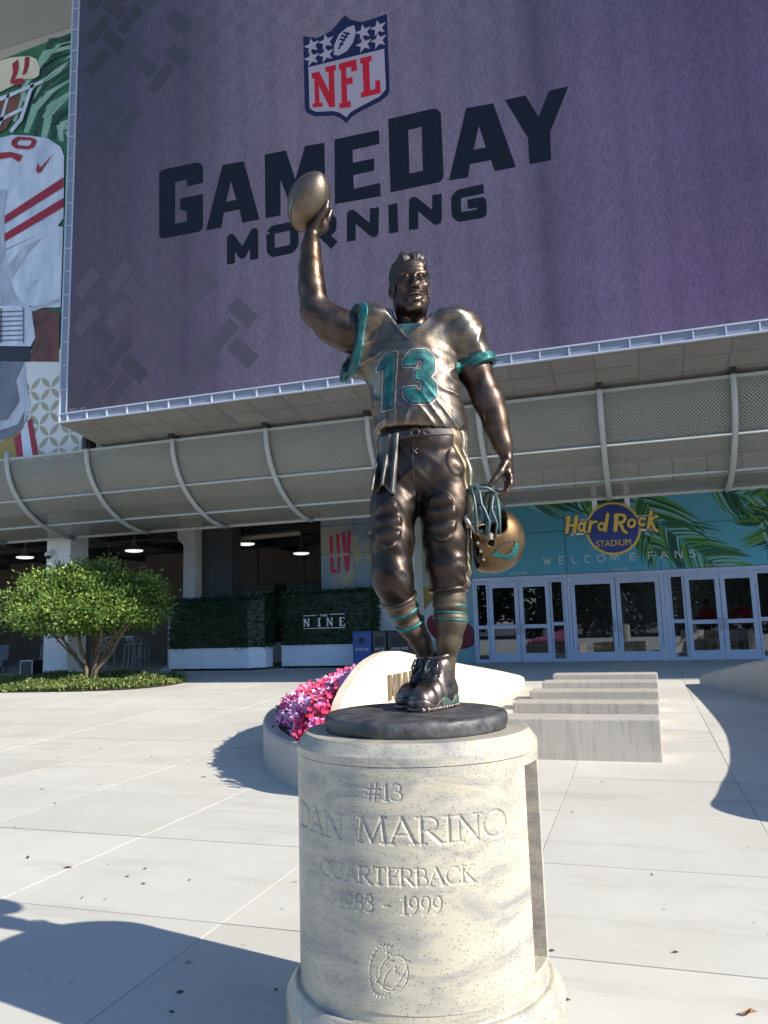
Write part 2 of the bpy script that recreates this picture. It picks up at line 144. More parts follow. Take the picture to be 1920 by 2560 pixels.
# ---- flat shapes -----------------------------------------------------------
def inpoly(p, x, y):
    ins = np.zeros(len(x), bool); n = len(p)
    for i in range(n):
        (x0, y0), (x1, y1) = p[i], p[(i+1) % n]
        if y0 == y1: continue
        c = ((y0 > y) != (y1 > y)) & (x < (x1-x0)*(y-y0)/(y1-y0)+x0); ins ^= c
    return ins
def tri2d(plus, minus=(), step=None):
    vs = []; es = []
    for p in list(plus)+list(minus):
        b = len(vs); n = len(p); q = []
        for i in range(n):
            a, c = p[i], p[(i+1) % n]; q.append(a)
            if step:
                L = math.hypot(c[0]-a[0], c[1]-a[1]); m = int(L/step)
                for k in range(1, m): q.append((a[0]+(c[0]-a[0])*k/m, a[1]+(c[1]-a[1])*k/m))
        vs += [Vector(a) for a in q]; es += [(b+i, b+(i+1) % len(q)) for i in range(len(q))]
    if step:
        xs = [v.x for v in vs]; ys = [v.y for v in vs]
        gx = np.arange(min(xs)+step*.5, max(xs), step); gy = np.arange(min(ys)+step*.5, max(ys), step)
        X, Y = np.meshgrid(gx, gy); X, Y = X.ravel(), Y.ravel()
        m = np.zeros(len(X), bool)
        for p in plus: m |= inpoly(p, X, Y)
        vs += [Vector((a, b)) for a, b in zip(X[m], Y[m])]
    V, E, F, *_ = delaunay_2d_cdt(vs, es, [], 0, 1e-6)
    V = np.array([(v.x, v.y) for v in V]); F = np.array([f for f in F if len(f) == 3])
    c = V[F].mean(1); k = np.zeros(len(F), bool)
    for p in plus: k |= inpoly(p, c[:, 0], c[:, 1])
    for p in minus: k &= ~inpoly(p, c[:, 0], c[:, 1])
    F = F[k]; u = np.unique(F); mp = -np.ones(len(V), int); mp[u] = np.arange(len(u))
    return V[u], mp[F]
def slab(name, plus, fn, mat, parent=None, minus=(), th=.004, base=0.0, step=None, smooth=False, tri=None):
    """flat shape with real thickness; fn(a, b, height) -> world point"""
    V, F = tri if tri is not None else tri2d(plus, minus, step)
    n = len(V); top = [fn(a, b, base+th) for a, b in V]; bot = [fn(a, b, base) for a, b in V]
    ec = {}
    for f in F:
        for i in range(3):
            a, b = int(f[i]), int(f[(i+1) % 3]); ec[(a, b)] = 1
    fs = [tuple(f) for f in F]
    for (a, b) in ec:
        if (b, a) not in ec: fs.append((b, a, n+a, n+b))
    off = wloc(parent) if parent else Vector((0, 0, 0))
    me = mesh_data(name, [Vector(p)-off for p in top+bot], fs, mat, smooth)
    return add(name, me, parent)
def ring(c, r, n=16, ry=None): return [(c[0]+r*math.cos(2*math.pi*i/n), c[1]+(ry or r)*math.sin(2*math.pi*i/n)) for i in range(n)]
def stroke(pts, w, closed=False, caps=False):
    out = []; n = len(pts)
    for i in range(n if closed else n-1):
        a, b = pts[i], pts[(i+1) % n]; dx, dy = b[0]-a[0], b[1]-a[1]; L = math.hypot(dx, dy) or 1e-9
        px, py = -dy/L*w/2, dx/L*w/2
        out.append([(a[0]+px, a[1]+py), (a[0]-px, a[1]-py), (b[0]-px, b[1]-py), (b[0]+px, b[1]+py)])
    for i in range(0 if caps else 1, n if caps else n-1): out.append(ring(pts[i], w/2, 10))
    return out
def star(c, r, n=5, a0=math.pi/2, k=.42):
    return [(c[0]+(r if i % 2 == 0 else r*k)*math.cos(a0+math.pi*i/n), c[1]+(r if i % 2 == 0 else r*k)*math.sin(a0+math.pi*i/n)) for i in range(2*n)]
_tc = {}
def text_tri(body, space=1.0, align='LEFT'):
    """outline lettering of Blender's built-in face, one unit high capitals ~0.7; returns V, F"""
    cu = bpy.data.curves.new('lettering', 'FONT'); cu.body = body; cu.space_character = space; cu.align_x = align; cu.resolution_u = 3
    o = bpy.data.objects.new('lettering', cu); COL.objects.link(o)
    dg = bpy.context.evaluated_depsgraph_get(); dg.update(); me = o.evaluated_get(dg).to_mesh()
    bm = bmesh.new(); bm.from_mesh(me); bmesh.ops.triangulate(bm, faces=bm.faces[:]); bm.verts.ensure_lookup_table(); bm.verts.index_update()
    V = np.array([(v.co.x, v.co.y) for v in bm.verts]); F = []
    for f in bm.faces:
        i = [v.index for v in f.verts]; a, b, c = V[i]
        if (b[0]-a[0])*(c[1]-a[1])-(b[1]-a[1])*(c[0]-a[0]) < 0: i.reverse()
        F.append(i)
    bm.free(); bpy.data.objects.remove(o); bpy.data.curves.remove(cu)
    return V, np.array(F)
def text_fit(body, x0, x1, z0, z1, space=1.0):
    V, F = text_tri(body, space); mn, mx = V.min(0), V.max(0)
    V = (V-mn)/(mx-mn)*np.array([x1-x0, z1-z0])+np.array([x0, z0]); return V, F
def wallfn(Y): return lambda a, b, h: (a, Y-h, b)       # print on a wall that faces -Y

# ---- signed distance modelling ---------------------------------------------
class SDF:
    def __init__(s, lo, hi, h):
        s.lo = np.array(lo, float); s.h = h; n = np.ceil((np.array(hi)-s.lo)/h).astype(int)+1; s.n = n
        s.ax = [s.lo[i]+h*np.arange(n[i]) for i in range(3)]; s.d = np.full(n, 9.0, np.float32)
    def sl(s, lo, hi):
        o = []
        for i in range(3):
            a = max(0, int((lo[i]-s.lo[i])/s.h)-1); b = min(s.n[i], int((hi[i]-s.lo[i])/s.h)+3); o.append(slice(a, max(a, b)))
        return tuple(o)
    def grid(s, q): return np.meshgrid(*[s.ax[i][q[i]].astype(np.float32) for i in range(3)], indexing='ij')
    def _put(s, q, e, k, op):
        d = s.d[q]
        if op == 'u': 
            if k > 0: hh = np.maximum(k-np.abs(d-e), 0)/k; r = np.minimum(d, e)-hh*hh*k*.25
            else: r = np.minimum(d, e)
        elif op == 's':
            if k > 0: hh = np.maximum(k-np.abs(d+e), 0)/k; r = np.maximum(d, -e)+hh*hh*k*.25
            else: r = np.maximum(d, -e)
        s.d[q] = r
    def cap(s, a, b, ra, rb=None, k=.02, op='u', sy=1.0):
        """tapered capsule; sy squeezes depth (y)"""
        rb = ra if rb is None else rb; a = np.array(a, float); b = np.array(b, float); m = max(ra, rb)*max(1, sy)+k+.015
        q = s.sl(np.minimum(a, b)-m, np.maximum(a, b)+m)
        if s.d[q].size == 0: return s
        X, Y, Z = s.grid(q); v = b-a; L = v@v+1e-12
        py = (Y-a[1])
        t = np.clip(((X-a[0])*v[0]+py*v[1]+(Z-a[2])*v[2])/L, 0, 1)
        dy = (py-t*v[1])/sy
        e = np.sqrt((X-a[0]-t*v[0])**2+dy**2+(Z-a[2]-t*v[2])**2)-(ra+(rb-ra)*t)
        s._put(q, e.astype(np.float32), k, op); return s
    def chain(s, pts, k=.02, sy=1.0, op='u'):
        for (a, ra), (b, rb) in zip(pts, pts[1:]): s.cap(a, b, ra, rb, k, op, sy)
        return s
    def ell(s, c, r, k=.02, op='u', rot=None):
        c = np.array(c, float); r = np.array(r, float); m = (r.max() if rot is not None else r)+k+.015
        q = s.sl(c-m, c+m)
        if s.d[q].size == 0: return s
        X, Y, Z = s.grid(q); X = X-c[0]; Y = Y-c[1]; Z = Z-c[2]
        if rot is not None:
            M = np.array(Euler(rot).to_matrix().transposed()); X, Y, Z = (M[i, 0]*X+M[i, 1]*Y+M[i, 2]*Z for i in range(3))
        k0 = np.sqrt((X/r[0])**2+(Y/r[1])**2+(Z/r[2])**2); k1 = np.sqrt((X/r[0]**2)**2+(Y/r[1]**2)**2+(Z/r[2]**2)**2)
        e = k0*(k0-1)/np.maximum(k1, 1e-6); s._put(q, e.astype(np.float32), k, op); return s
    def box(s, c, hs, r=.01, k=.01, op='u', rot=None):
        c = np.array(c, float); hs = np.array(hs, float); m = np.linalg.norm(hs)+k+.015 if rot is not None else hs+k+.015
        q = s.sl(c-m, c+m)
        if s.d[q].size == 0: return s
        X, Y, Z = s.grid(q); X = X-c[0]; Y = Y-c[1]; Z = Z-c[2]
        if rot is not None:
            M = np.array(Euler(rot).to_matrix().transposed()); X, Y, Z = (M[i, 0]*X+M[i, 1]*Y+M[i, 2]*Z for i in range(3))
        a = [np.abs(P)-hh+r for P, hh in zip((X, Y, Z), hs)]
        e = np.sqrt(sum(np.maximum(p, 0)**2 for p in a))+np.minimum(np.maximum(np.maximum(a[0], a[1]), a[2]), 0)-r
        s._put(q, e.astype(np.float32), k, op); return s
    def plane(s, p, n, k=0.0):
        """cut away the side the normal points to"""
        n = np.array(n, float); n /= np.linalg.norm(n); X, Y, Z = s.grid((slice(None),)*3)
        e = ((X-p[0])*n[0]+(Y-p[1])*n[1]+(Z-p[2])*n[2]).astype(np.float32)
        if k > 0: hh = np.maximum(k-np.abs(s.d-e), 0)/k; s.d = np.maximum(s.d, e)+hh*hh*k*.25
        else: s.d = np.maximum(s.d, e)
        return s
    def warp(s, fn, lo=None, hi=None):
        q = (slice(None),)*3 if lo is None else s.sl(lo, hi)
        X, Y, Z = s.grid(q); s.d[q] = s.d[q]+fn(X, Y, Z).astype(np.float32); return s
    def mesh(s):
        d = s.d; ins = d < 0; nx, ny, nz = d.shape
        def c8(a): return [a[i:nx-1+i, j:ny-1+j, k:nz-1+k] for i in (0, 1) for j in (0, 1) for k in (0, 1)]
        C = c8(ins); cnt = sum(c.astype(np.int8) for c in C); act = (cnt > 0) & (cnt < 8)
        I = np.argwhere(act); idx = -np.ones(act.shape, np.int64); idx[act] = np.arange(len(I))
        off = np.array([(i, j, k) for i in (0, 1) for j in (0, 1) for k in (0, 1)])
        D = np.stack([d[I[:, 0]+o[0], I[:, 1]+o[1], I[:, 2]+o[2]] for o in off], 1)
        acc = np.zeros((len(I), 3)); num = np.zeros(len(I))
        for a in range(8):
            for b in range(a+1, 8):
                if np.abs(off[a]-off[b]).sum() != 1: continue
                da, db = D[:, a], D[:, b]; m = (da < 0) != (db < 0); t = np.where(m, da/np.where(m, da-db, 1), 0)
                acc += np.where(m[:, None], off[a]+(off[b]-off[a])*t[:, None], 0); num += m
        V = s.lo+(I+acc/num[:, None])*s.h; Fs = []
        for ax in range(3):
            sh = [slice(None)]*3; sa = sh.copy(); sb = sh.copy(); sa[ax] = slice(0, -1); sb[ax] = slice(1, None)
            A, B = ins[tuple(sa)], ins[tuple(sb)]; E = np.argwhere(A != B)
            u, w = [(1, 2), (2, 0), (0, 1)][ax]
            ok = (E[:, u] > 0) & (E[:, w] > 0) & (E[:, u] < d.shape[u]-1) & (E[:, w] < d.shape[w]-1); E = E[ok]
            flip = B[tuple(E.T)]
            def g(du, dw):
                P = E.copy(); P[:, u] -= du; P[:, w] -= dw; return idx[tuple(P.T)]
            Q = np.stack([g(1, 1), g(0, 1), g(0, 0), g(1, 0)], 1); Q[flip] = Q[flip][:, ::-1]; Fs.append(Q)
        return V, np.concatenate(Fs)
def relax(V, F, it=1):
    for _ in range(it):
        acc = np.zeros_like(V); n = np.zeros(len(V))
        for i in range(4):
            a, b = F[:, i], F[:, (i+1) % 4]
            np.add.at(acc, a, V[b]); np.add.at(acc, b, V[a]); np.add.at(n, a, 1); np.add.at(n, b, 1)
        V = V*.5+acc/np.maximum(n, 1)[:, None]*.5
    return V

# ---- materials ---------------------------------------------------------------
def mat(name, col, rough=.6, metal=0.0, col2=None, scale=6.0, detail=4.0, bump=0.0, bscale=80.0, rough2=None, lo=.35, hi=.65, spec=None, coat=0, rnd=0.0, stretch=None):
    m = bpy.data.materials.new(name); m.use_nodes = True; nt = m.node_tree; N = nt.nodes; L = nt.links; p = N['Principled BSDF']
    p.inputs['Roughness'].default_value = rough; p.inputs['Metallic'].default_value = metal
    if spec is not None: p.inputs['Specular IOR Level'].default_value = spec
    if coat: p.inputs['Coat Weight'].default_value = coat; p.inputs['Coat Roughness'].default_value = .15
    tc = N.new('ShaderNodeTexCoord'); src = tc.outputs['Object']
    if stretch:
        mp = N.new('ShaderNodeMapping'); mp.inputs['Scale'].default_value = stretch; L.new(src, mp.inputs[0]); src = mp.outputs[0]
    out = None
    if col2 is not None:
        no = N.new('ShaderNodeTexNoise'); no.inputs['Scale'].default_value = scale; no.inputs['Detail'].default_value = detail; no.inputs['Roughness'].default_value = .6
        L.new(src, no.inputs['Vector'])
        mr = N.new('ShaderNodeMapRange'); mr.inputs[1].default_value = lo; mr.inputs[2].default_value = hi; L.new(no.outputs[0], mr.inputs[0])
        mx = N.new('ShaderNodeMix'); mx.data_type = 'RGBA'; mx.inputs[6].default_value = (*col, 1); mx.inputs[7].default_value = (*col2, 1)
        L.new(mr.outputs[0], mx.inputs[0]); out = mx.outputs[2]
        if rough2 is not None:
            m2 = N.new('ShaderNodeMapRange'); m2.inputs[3].default_value = rough; m2.inputs[4].default_value = rough2; L.new(mr.outputs[0], m2.inputs[0]); L.new(m2.outputs[0], p.inputs['Roughness'])
    if rnd:
        oi = N.new('ShaderNodeObjectInfo'); hs = N.new('ShaderNodeHueSaturation'); m3 = N.new('ShaderNodeMapRange')
        m3.inputs[3].default_value = 1-rnd; m3.inputs[4].default_value = 1+rnd; L.new(oi.outputs['Random'], m3.inputs[0]); L.new(m3.outputs[0], hs.inputs['Value'])
        if out: L.new(out, hs.inputs['Color'])
        else: hs.inputs['Color'].default_value = (*col, 1)
        out = hs.outputs[0]
    if out: L.new(out, p.inputs['Base Color'])
    else: p.inputs['Base Color'].default_value = (*col, 1)
    if bump:
        nb = N.new('ShaderNodeTexNoise'); nb.inputs['Scale'].default_value = bscale; nb.inputs['Detail'].default_value = 3; L.new(src, nb.inputs['Vector'])
        bp = N.new('ShaderNodeBump'); bp.inputs['Strength'].default_value = bump; bp.inputs['Distance'].default_value = .01; L.new(nb.outputs[0], bp.inputs['Height']); L.new(bp.outputs[0], p.inputs['Normal'])
    return m
def glow(name, col, k=1.0):
    m = bpy.data.materials.new(name); m.use_nodes = True; p = m.node_tree.nodes['Principled BSDF']
    p.inputs['Base Color'].default_value = (.01, .01, .012, 1); p.inputs['Roughness'].default_value = .6; p.inputs['Specular IOR Level'].default_value = .1
    p.inputs['Emission Color'].default_value = (*col, 1); p.inputs['Emission Strength'].default_value = k/2**EV
    return m
rnd = random.Random(7)
# ------------------------------------------------------------------ materials
def concrete_pos(name, c1, c2, c3, rough=.8, bump=.25, streak=False):
    m = bpy.data.materials.new(name); m.use_nodes = True; nt = m.node_tree; N = nt.nodes; L = nt.links; p = N['Principled BSDF']
    g = N.new('ShaderNodeNewGeometry'); p.inputs['Roughness'].default_value = rough; p.inputs['Specular IOR Level'].default_value = .3
    def noise(sc, det=5, ro=.6, st=None):
        n = N.new('ShaderNodeTexNoise'); n.inputs['Scale'].default_value = sc; n.inputs['Detail'].default_value = det; n.inputs['Roughness'].default_value = ro
        if st:
            mp = N.new('ShaderNodeMapping'); mp.inputs['Scale'].default_value = st; L.new(g.outputs['Position'], mp.inputs[0]); L.new(mp.outputs[0], n.inputs['Vector'])
        else: L.new(g.outputs['Position'], n.inputs['Vector'])
        return n.outputs[0]
    def rng(s, a, b):
        r = N.new('ShaderNodeMapRange'); r.inputs[1].default_value = a; r.inputs[2].default_value = b; L.new(s, r.inputs[0]); return r.outputs[0]
    def mix(f, a, b):
        x = N.new('ShaderNodeMix'); x.data_type = 'RGBA'; L.new(f, x.inputs[0])
        for s, i in ((a, 6), (b, 7)):
            if isinstance(s, tuple): x.inputs[i].default_value = (*s, 1)
            else: L.new(s, x.inputs[i])
        return x.outputs[2]
    a = mix(rng(noise(.9, 6, .65), .35, .7), c1, c2)
    b = mix(rng(noise(1.3, 8, .7, (.35, 1.6, 1)), .54, .80), a, c3)
    if streak: b = mix(rng(noise(3, 8, .75, (5, 5, .5)), .50, .85), b, tuple(x*.5 for x in c2))
    d = mix(rng(noise(60, 3, .7), .66, .8), b, tuple(x*.72 for x in c1))
    e = mix(rng(noise(14, 4, .6), .68, .76), d, tuple(x*.62 for x in c3))
    oi = N.new('ShaderNodeObjectInfo'); hs = N.new('ShaderNodeHueSaturation'); mr = N.new('ShaderNodeMapRange')
    mr.inputs[3].default_value = .93; mr.inputs[4].default_value = 1.05; L.new(oi.outputs['Random'], mr.inputs[0]); L.new(mr.outputs[0], hs.inputs['Value']); L.new(e, hs.inputs['Color'])
    L.new(hs.outputs[0], p.inputs['Base Color'])
    bp = N.new('ShaderNodeBump'); bp.inputs['Strength'].default_value = bump; bp.inputs['Distance'].default_value = .004; L.new(noise(120, 3), bp.inputs['Height']); L.new(bp.outputs[0], p.inputs['Normal'])
    return m
M_PAVE = concrete_pos('plaza_concrete', (.56, .55, .505), (.50, .485, .44), (.39, .37, .325))
M_JOINT = mat('joint_grit', (.16, .145, .125), .95, col2=(.10, .09, .08), scale=30)
M_BENCH = concrete_pos('cast_concrete', (.46, .43, .38), (.37, .345, .30), (.25, .235, .21), bump=.5, streak=True)
M_CREAM = mat('cream_cast_stone', (.66, .58, .46), .7, col2=(.60, .51, .39), scale=2.5, bump=.15, bscale=90)
M_KERB = concrete_pos('planter_concrete', (.47, .45, .41), (.40, .38, .34), (.30, .28, .25), bump=.3)
M_ROOF = mat('roof_underside', (.74, .77, .77), .8, col2=(.69, .72, .72), scale=.4)
M_STEEL = mat('painted_steel', (.40, .42, .41), .45, col2=(.35, .37, .36), scale=3)
M_WALLW = mat('white_painted_wall', (.72, .73, .73), .7, col2=(.64, .65, .65), scale=2)
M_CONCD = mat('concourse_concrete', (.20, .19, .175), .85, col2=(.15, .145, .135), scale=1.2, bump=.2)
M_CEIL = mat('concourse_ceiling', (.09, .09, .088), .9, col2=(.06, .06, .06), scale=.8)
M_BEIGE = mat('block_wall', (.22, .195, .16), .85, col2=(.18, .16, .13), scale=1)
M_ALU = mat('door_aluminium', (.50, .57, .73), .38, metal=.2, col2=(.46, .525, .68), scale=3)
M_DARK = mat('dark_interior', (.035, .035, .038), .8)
M_BLACK = mat('black_rubber', (.02, .02, .022), .5)
M_SCRFR = mat('screen_frame_paint', (.42, .46, .56), .5, col2=(.39, .43, .52), scale=5)
M_SOFF = mat('soffit_panel_grey', (.205, .205, .20), .6, col2=(.175, .175, .17), scale=2, rnd=.06)
def perforated(name, col, cell, hole, alpha_back=True):
    m = bpy.data.materials.new(name); m.use_nodes = True; nt = m.node_tree; N = nt.nodes; L = nt.links; p = N['Principled BSDF']
    p.inputs['Roughness'].default_value = .5; p.inputs['Metallic'].default_value = .1
    tc = N.new('ShaderNodeTexCoord'); no = N.new('ShaderNodeTexNoise'); no.inputs['Scale'].default_value = .9; no.inputs['Detail'].default_value = 4; L.new(tc.outputs['Object'], no.inputs['Vector'])
    mx = N.new('ShaderNodeMix'); mx.data_type = 'RGBA'; mx.inputs[6].default_value = (*col, 1); mx.inputs[7].default_value = (*[c*.82 for c in col], 1); L.new(no.outputs[0], mx.inputs[0]); L.new(mx.outputs[2], p.inputs['Base Color'])
    uv = tc.outputs['UV']; sep = N.new('ShaderNodeSeparateXYZ'); L.new(uv, sep.inputs[0])
    def M(op, a, b=None):
        n = N.new('ShaderNodeMath'); n.operation = op
        for i, s in ((0, a), (1, b)):
            if s is None: continue
            if isinstance(s, (int, float)): n.inputs[i].default_value = s
            else: L.new(s, n.inputs[i])
        return n.outputs[0]
    k = 2*math.pi/cell
    a = M('COSINE', M('MULTIPLY', M('ADD', sep.outputs[0], sep.outputs[1]), k)); b = M('COSINE', M('MULTIPLY', M('SUBTRACT', sep.outputs[0], sep.outputs[1]), k))
    h = M('GREATER_THAN', M('ADD', a, b), hole)
    tr = N.new('ShaderNodeBsdfTransparent'); ms = N.new('ShaderNodeMixShader'); L.new(h, ms.inputs[0]); L.new(p.outputs[0], ms.inputs[1]); L.new(tr.outputs[0], ms.inputs[2])
    L.new(ms.outputs[0], N['Material Output'].inputs[0]); return m
M_PERF = perforated('perforated_sheet', (.29, .30, .27), .075, .45)
M_GRILL = perforated('perforated_grille', (.30, .34, .42), .06, .8)
def glass(name, tint=(.5, .55, .58), rough=.0):
    m = bpy.data.materials.new(name); m.use_nodes = True; nt = m.node_tree; N = nt.nodes; L = nt.links; N.remove(N['Principled BSDF'])
    tr = N.new('ShaderNodeBsdfTransparent'); tr.inputs[0].default_value = (*tint, 1); gl = N.new('ShaderNodeBsdfGlossy'); gl.inputs['Roughness'].default_value = rough; gl.inputs[0].default_value = (.85, .92, 1, 1)
    fr = N.new('ShaderNodeFresnel'); fr.inputs[0].default_value = 2.1; ms = N.new('ShaderNodeMixShader'); L.new(fr.outputs[0], ms.inputs[0]); L.new(tr.outputs[0], ms.inputs[1]); L.new(gl.outputs[0], ms.inputs[2]); L.new(ms.outputs[0], N['Material Output'].inputs[0]); return m
M_GLASS = glass('door_glass')

# ------------------------------------------------------------------ ground
SX, SY = 1.545, 1.45
Y0S = 8.35; NROW = 7; Y1S = Y0S+NROW*SY; RISE = .36
def zg(Y): return RISE*min(1.0, max(0.0, (Y-Y0S)/(Y1S-Y0S)))
prof = [(-300, 0), (Y0S, 0), (Y1S, RISE), (60, RISE), (300, RISE)]
gv = []; gf = []
for (yy, zz) in prof: gv += [(-300, yy, zz-.035), (300, yy, zz-.035)]
for i in range(len(prof)-1): gf.append((2*i, 2*i+1, 2*i+3, 2*i+2))
ground = tag(add('ground', mesh_data('ground', gv, gf, M_JOINT)), kind='structure')
GAP = .005; GAPY = .013
_sm = MB().box(-SX/2+GAP/2, SX/2-GAP/2, -SY/2+GAPY/2, SY/2-GAPY/2, -.05, 0)
slab_me = mesh_data('paving_slab', _sm.v, _sm.f, M_PAVE)
bm = bmesh.new(); bm.from_mesh(slab_me); bmesh.ops.bevel(bm, geom=[e for e in bm.edges if e.verts[0].co.z > -.01 and e.verts[1].co.z > -.01], offset=.0016, segments=1, affect='EDGES'); bm.to_mesh(slab_me); bm.free()
far = MB()
for r in range(-16, 20):
    yc = Y0S-SY*3+(r+.5)*SY-.0
    tilt = math.atan2(RISE, Y1S-Y0S) if Y0S < yc < Y1S else 0.0
    for k in range(-26, 17):
        xc = .80+(k+.5)*SX
        z = zg(yc)
        inview = 1.2 < yc < Y1S and -math.tan(R(46.5))*yc-1.8 < xc < math.tan(R(11.5))*yc+1.6
        if inview: add('paving_slab', slab_me, ground, (xc, yc, z+rnd.uniform(-.0015, .0015)), (tilt, 0, 0))
        else:
            a, b = zg(yc-SY/2+GAP/2), zg(yc+SY/2-GAP/2); x0, x1, y0, y1 = xc-SX/2+GAP/2, xc+SX/2-GAP/2, yc-SY/2+GAP/2, yc+SY/2-GAP/2
            far.raw([(x0, y0, a), (x1, y0, a), (x1, y1, b), (x0, y1, b)], [(0, 1, 2, 3)])
tag(far.build('distant_paving', M_PAVE, ground), kind='stuff')

# ------------------------------------------------------------------ stadium building
st = thing('stadium', 'grey stadium front with curved perforated canopy, glazed entrance and open dark concourse', 'building', (0, 24, RISE))
MB().box(-90, 70, 8.0, 70, 24.4, 26.5).build('roof', M_ROOF, st)
for x in (-46, -34, -24.5, -12):
    m = MB().tube([(x, 12, 24.38), (x+.6, 21, 21.4)], .35, 8); m.build('roof_strut', M_STEEL, st)
MB().box(-90, 70, 21.5, 22.5, 22.6, 24.38).build('roof_beam', M_ROOF, st)
MB().box(-60, 40, 17.0, 17.5, 6.1, 17.3).build('facade_wall', M_CONCD, st)
# tall white sail edge above the banner
slab('sail_panel', [[(-17.6, 17.6), (-16.2, 20.0), (-15.2, 18.0), (-15.6, 17.5)]], wallfn(18.2), M_WALLW, st, th=.06)
slab('sail_panel', [[(-20.4, 17.2), (-20.0, 18.9), (-19.2, 17.3)]], wallfn(18.2), M_WALLW, st, th=.06)
# concourse shell
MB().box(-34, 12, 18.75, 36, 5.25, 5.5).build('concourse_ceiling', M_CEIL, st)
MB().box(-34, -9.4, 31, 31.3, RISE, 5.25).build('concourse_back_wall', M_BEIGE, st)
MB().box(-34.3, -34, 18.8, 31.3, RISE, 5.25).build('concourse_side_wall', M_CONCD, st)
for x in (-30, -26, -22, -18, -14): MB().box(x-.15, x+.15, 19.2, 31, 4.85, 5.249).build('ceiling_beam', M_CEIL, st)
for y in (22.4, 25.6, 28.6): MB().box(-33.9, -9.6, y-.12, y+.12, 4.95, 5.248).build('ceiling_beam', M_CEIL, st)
# columns
def column(x0, x1, y0, y1, m=None):
    MB().box(x0, x1, y0, y1, RISE-.02, 5.249).build('column', m or M_WALLW, st, bevel=.02)
column(-16.85, -15.98, 18.95, 19.75)
M_WALLC = mat('pier_paint', (.50, .50, .49), .75, col2=(.43, .43, .42), scale=2)
MB().box(-13.75, -13.3, 21.55, 22.4, RISE-.02, 4.3).raw([(-13.95,21.5,4.55),(-13.3,21.5,4.55),(-13.3,22.4,4.55),(-13.95,22.4,4.55),(-13.95,21.5,5.249),(-13.3,21.5,5.249),(-13.3,22.4,5.249),(-13.95,22.4,5.249)],[(0,3,2,1),(4,5,6,7),(0,1,5,4),(1,2,6,5),(2,3,7,6),(3,0,4,7)]).raw([(-13.75,21.55,4.3),(-13.3,21.55,4.3),(-13.3,22.4,4.3),(-13.75,22.4,4.3),(-13.95,21.5,4.55),(-13.3,21.5,4.55),(-13.3,22.4,4.55),(-13.95,22.4,4.55)],[(0,1,5,4),(1,2,6,5),(2,3,7,6),(3,0,4,7)]).build('column', M_WALLC, st)
MB().box(-13.29, -12.2, 21.9, 22.5, RISE-.02, 5.249).build('column', mat('dark_pier', (.05, .055, .06), .8), st)
column(-7.66, -6.295, 22.5, 23.65)
column(-24.9, -24.0, 18.95, 19.75)

# ---- curved canopy: part > rib / purlin / perforated panel
def cpro(t): # t 0 top/outer .. 1 bottom/inner
    a = t*math.pi/2; return (18.65-2.65*math.cos(a)**1.0, 6.22-1.82*math.sin(a)**1.05)
canopy = MB().box(-36.5, 24, 15.98, 16.02, 6.19, 6.25).build('canopy', M_STEEL, st)
ribx = [-38.35+2.53*i for i in range(25)]
tq = [0, .1, .2, .3, .4, .5, .6, .7, .8, .9, 1]
for x in ribx:
    pts = [(x, cpro(t)[0]-.05, cpro(t)[1]-.04) for t in tq]; pts = [(x, 15.95, 6.42)]+pts
    if x < 14: MB().tube(pts, .062, 8).build('canopy_rib', M_STEEL, canopy, smooth=True)
def t_at(y):
    lo, hi = 0.0, 1.0
    for _ in range(40):
        mid = (lo+hi)/2
        if cpro(mid)[0] < y: lo = mid
        else: hi = mid
    return lo
TP = [0, t_at(16.5), t_at(17.45), 1.0]
for t, r in zip(TP[1:], (.035, .035, .05)):
    y, z = cpro(t); MB().tube([(-37, y, z), (-12, y, z), (12, y, z)], r, 8).build('purlin', M_STEEL, canopy, smooth=True)
for i in range(len(ribx)-1):
    if ribx[i] > 10: break
    for a, b in zip(TP, TP[1:]):
        n = 5; v = []; uv = []
        for j in range(n+1):
            t = a+(b-a)*j/n; y, z = cpro(t)
            v += [(ribx[i]+.03, y+.02, z+.015), (ribx[i+1]-.03, y+.02, z+.015)]
        f = [(2*j, 2*j+1, 2*j+3, 2*j+2) for j in range(n)]
        off = wloc(canopy); me = mesh_data('canopy_panel', [Vector(p)-off for p in v], f, M_PERF, True)
        L = me.uv_layers.new(name='uv'); s0 = 0; ss = [0]
        for j in range(n): ss.append(ss[-1]+math.hypot(v[2*j+2][1]-v[2*j][1], v[2*j+2][2]-v[2*j][2]))
        for lo in me.loops: L.data[lo.index].uv = (v[lo.vertex_index][0], ss[lo.vertex_index//2])
        add('canopy_panel', me, canopy)
# ribbed lining seen through the holes
MB().box(-36, 12, 17.6, 17.7, 5.0, 6.2).build('canopy_backing', M_CONCD, st)
for i in range(18): MB().box(-5.6+i*.74, -4.9+i*.74, 18.72, 18.76, 4.72, 5.2).build('transom_panel', M_WALLW, st)
# brackets between screen soffit and canopy
for x in ribx:
    if -14 < x < 6: MB().box(x-.06, x+.06, 15.85, 16.25, 6.24, 6.55).build('bracket', M_BLACK, st)

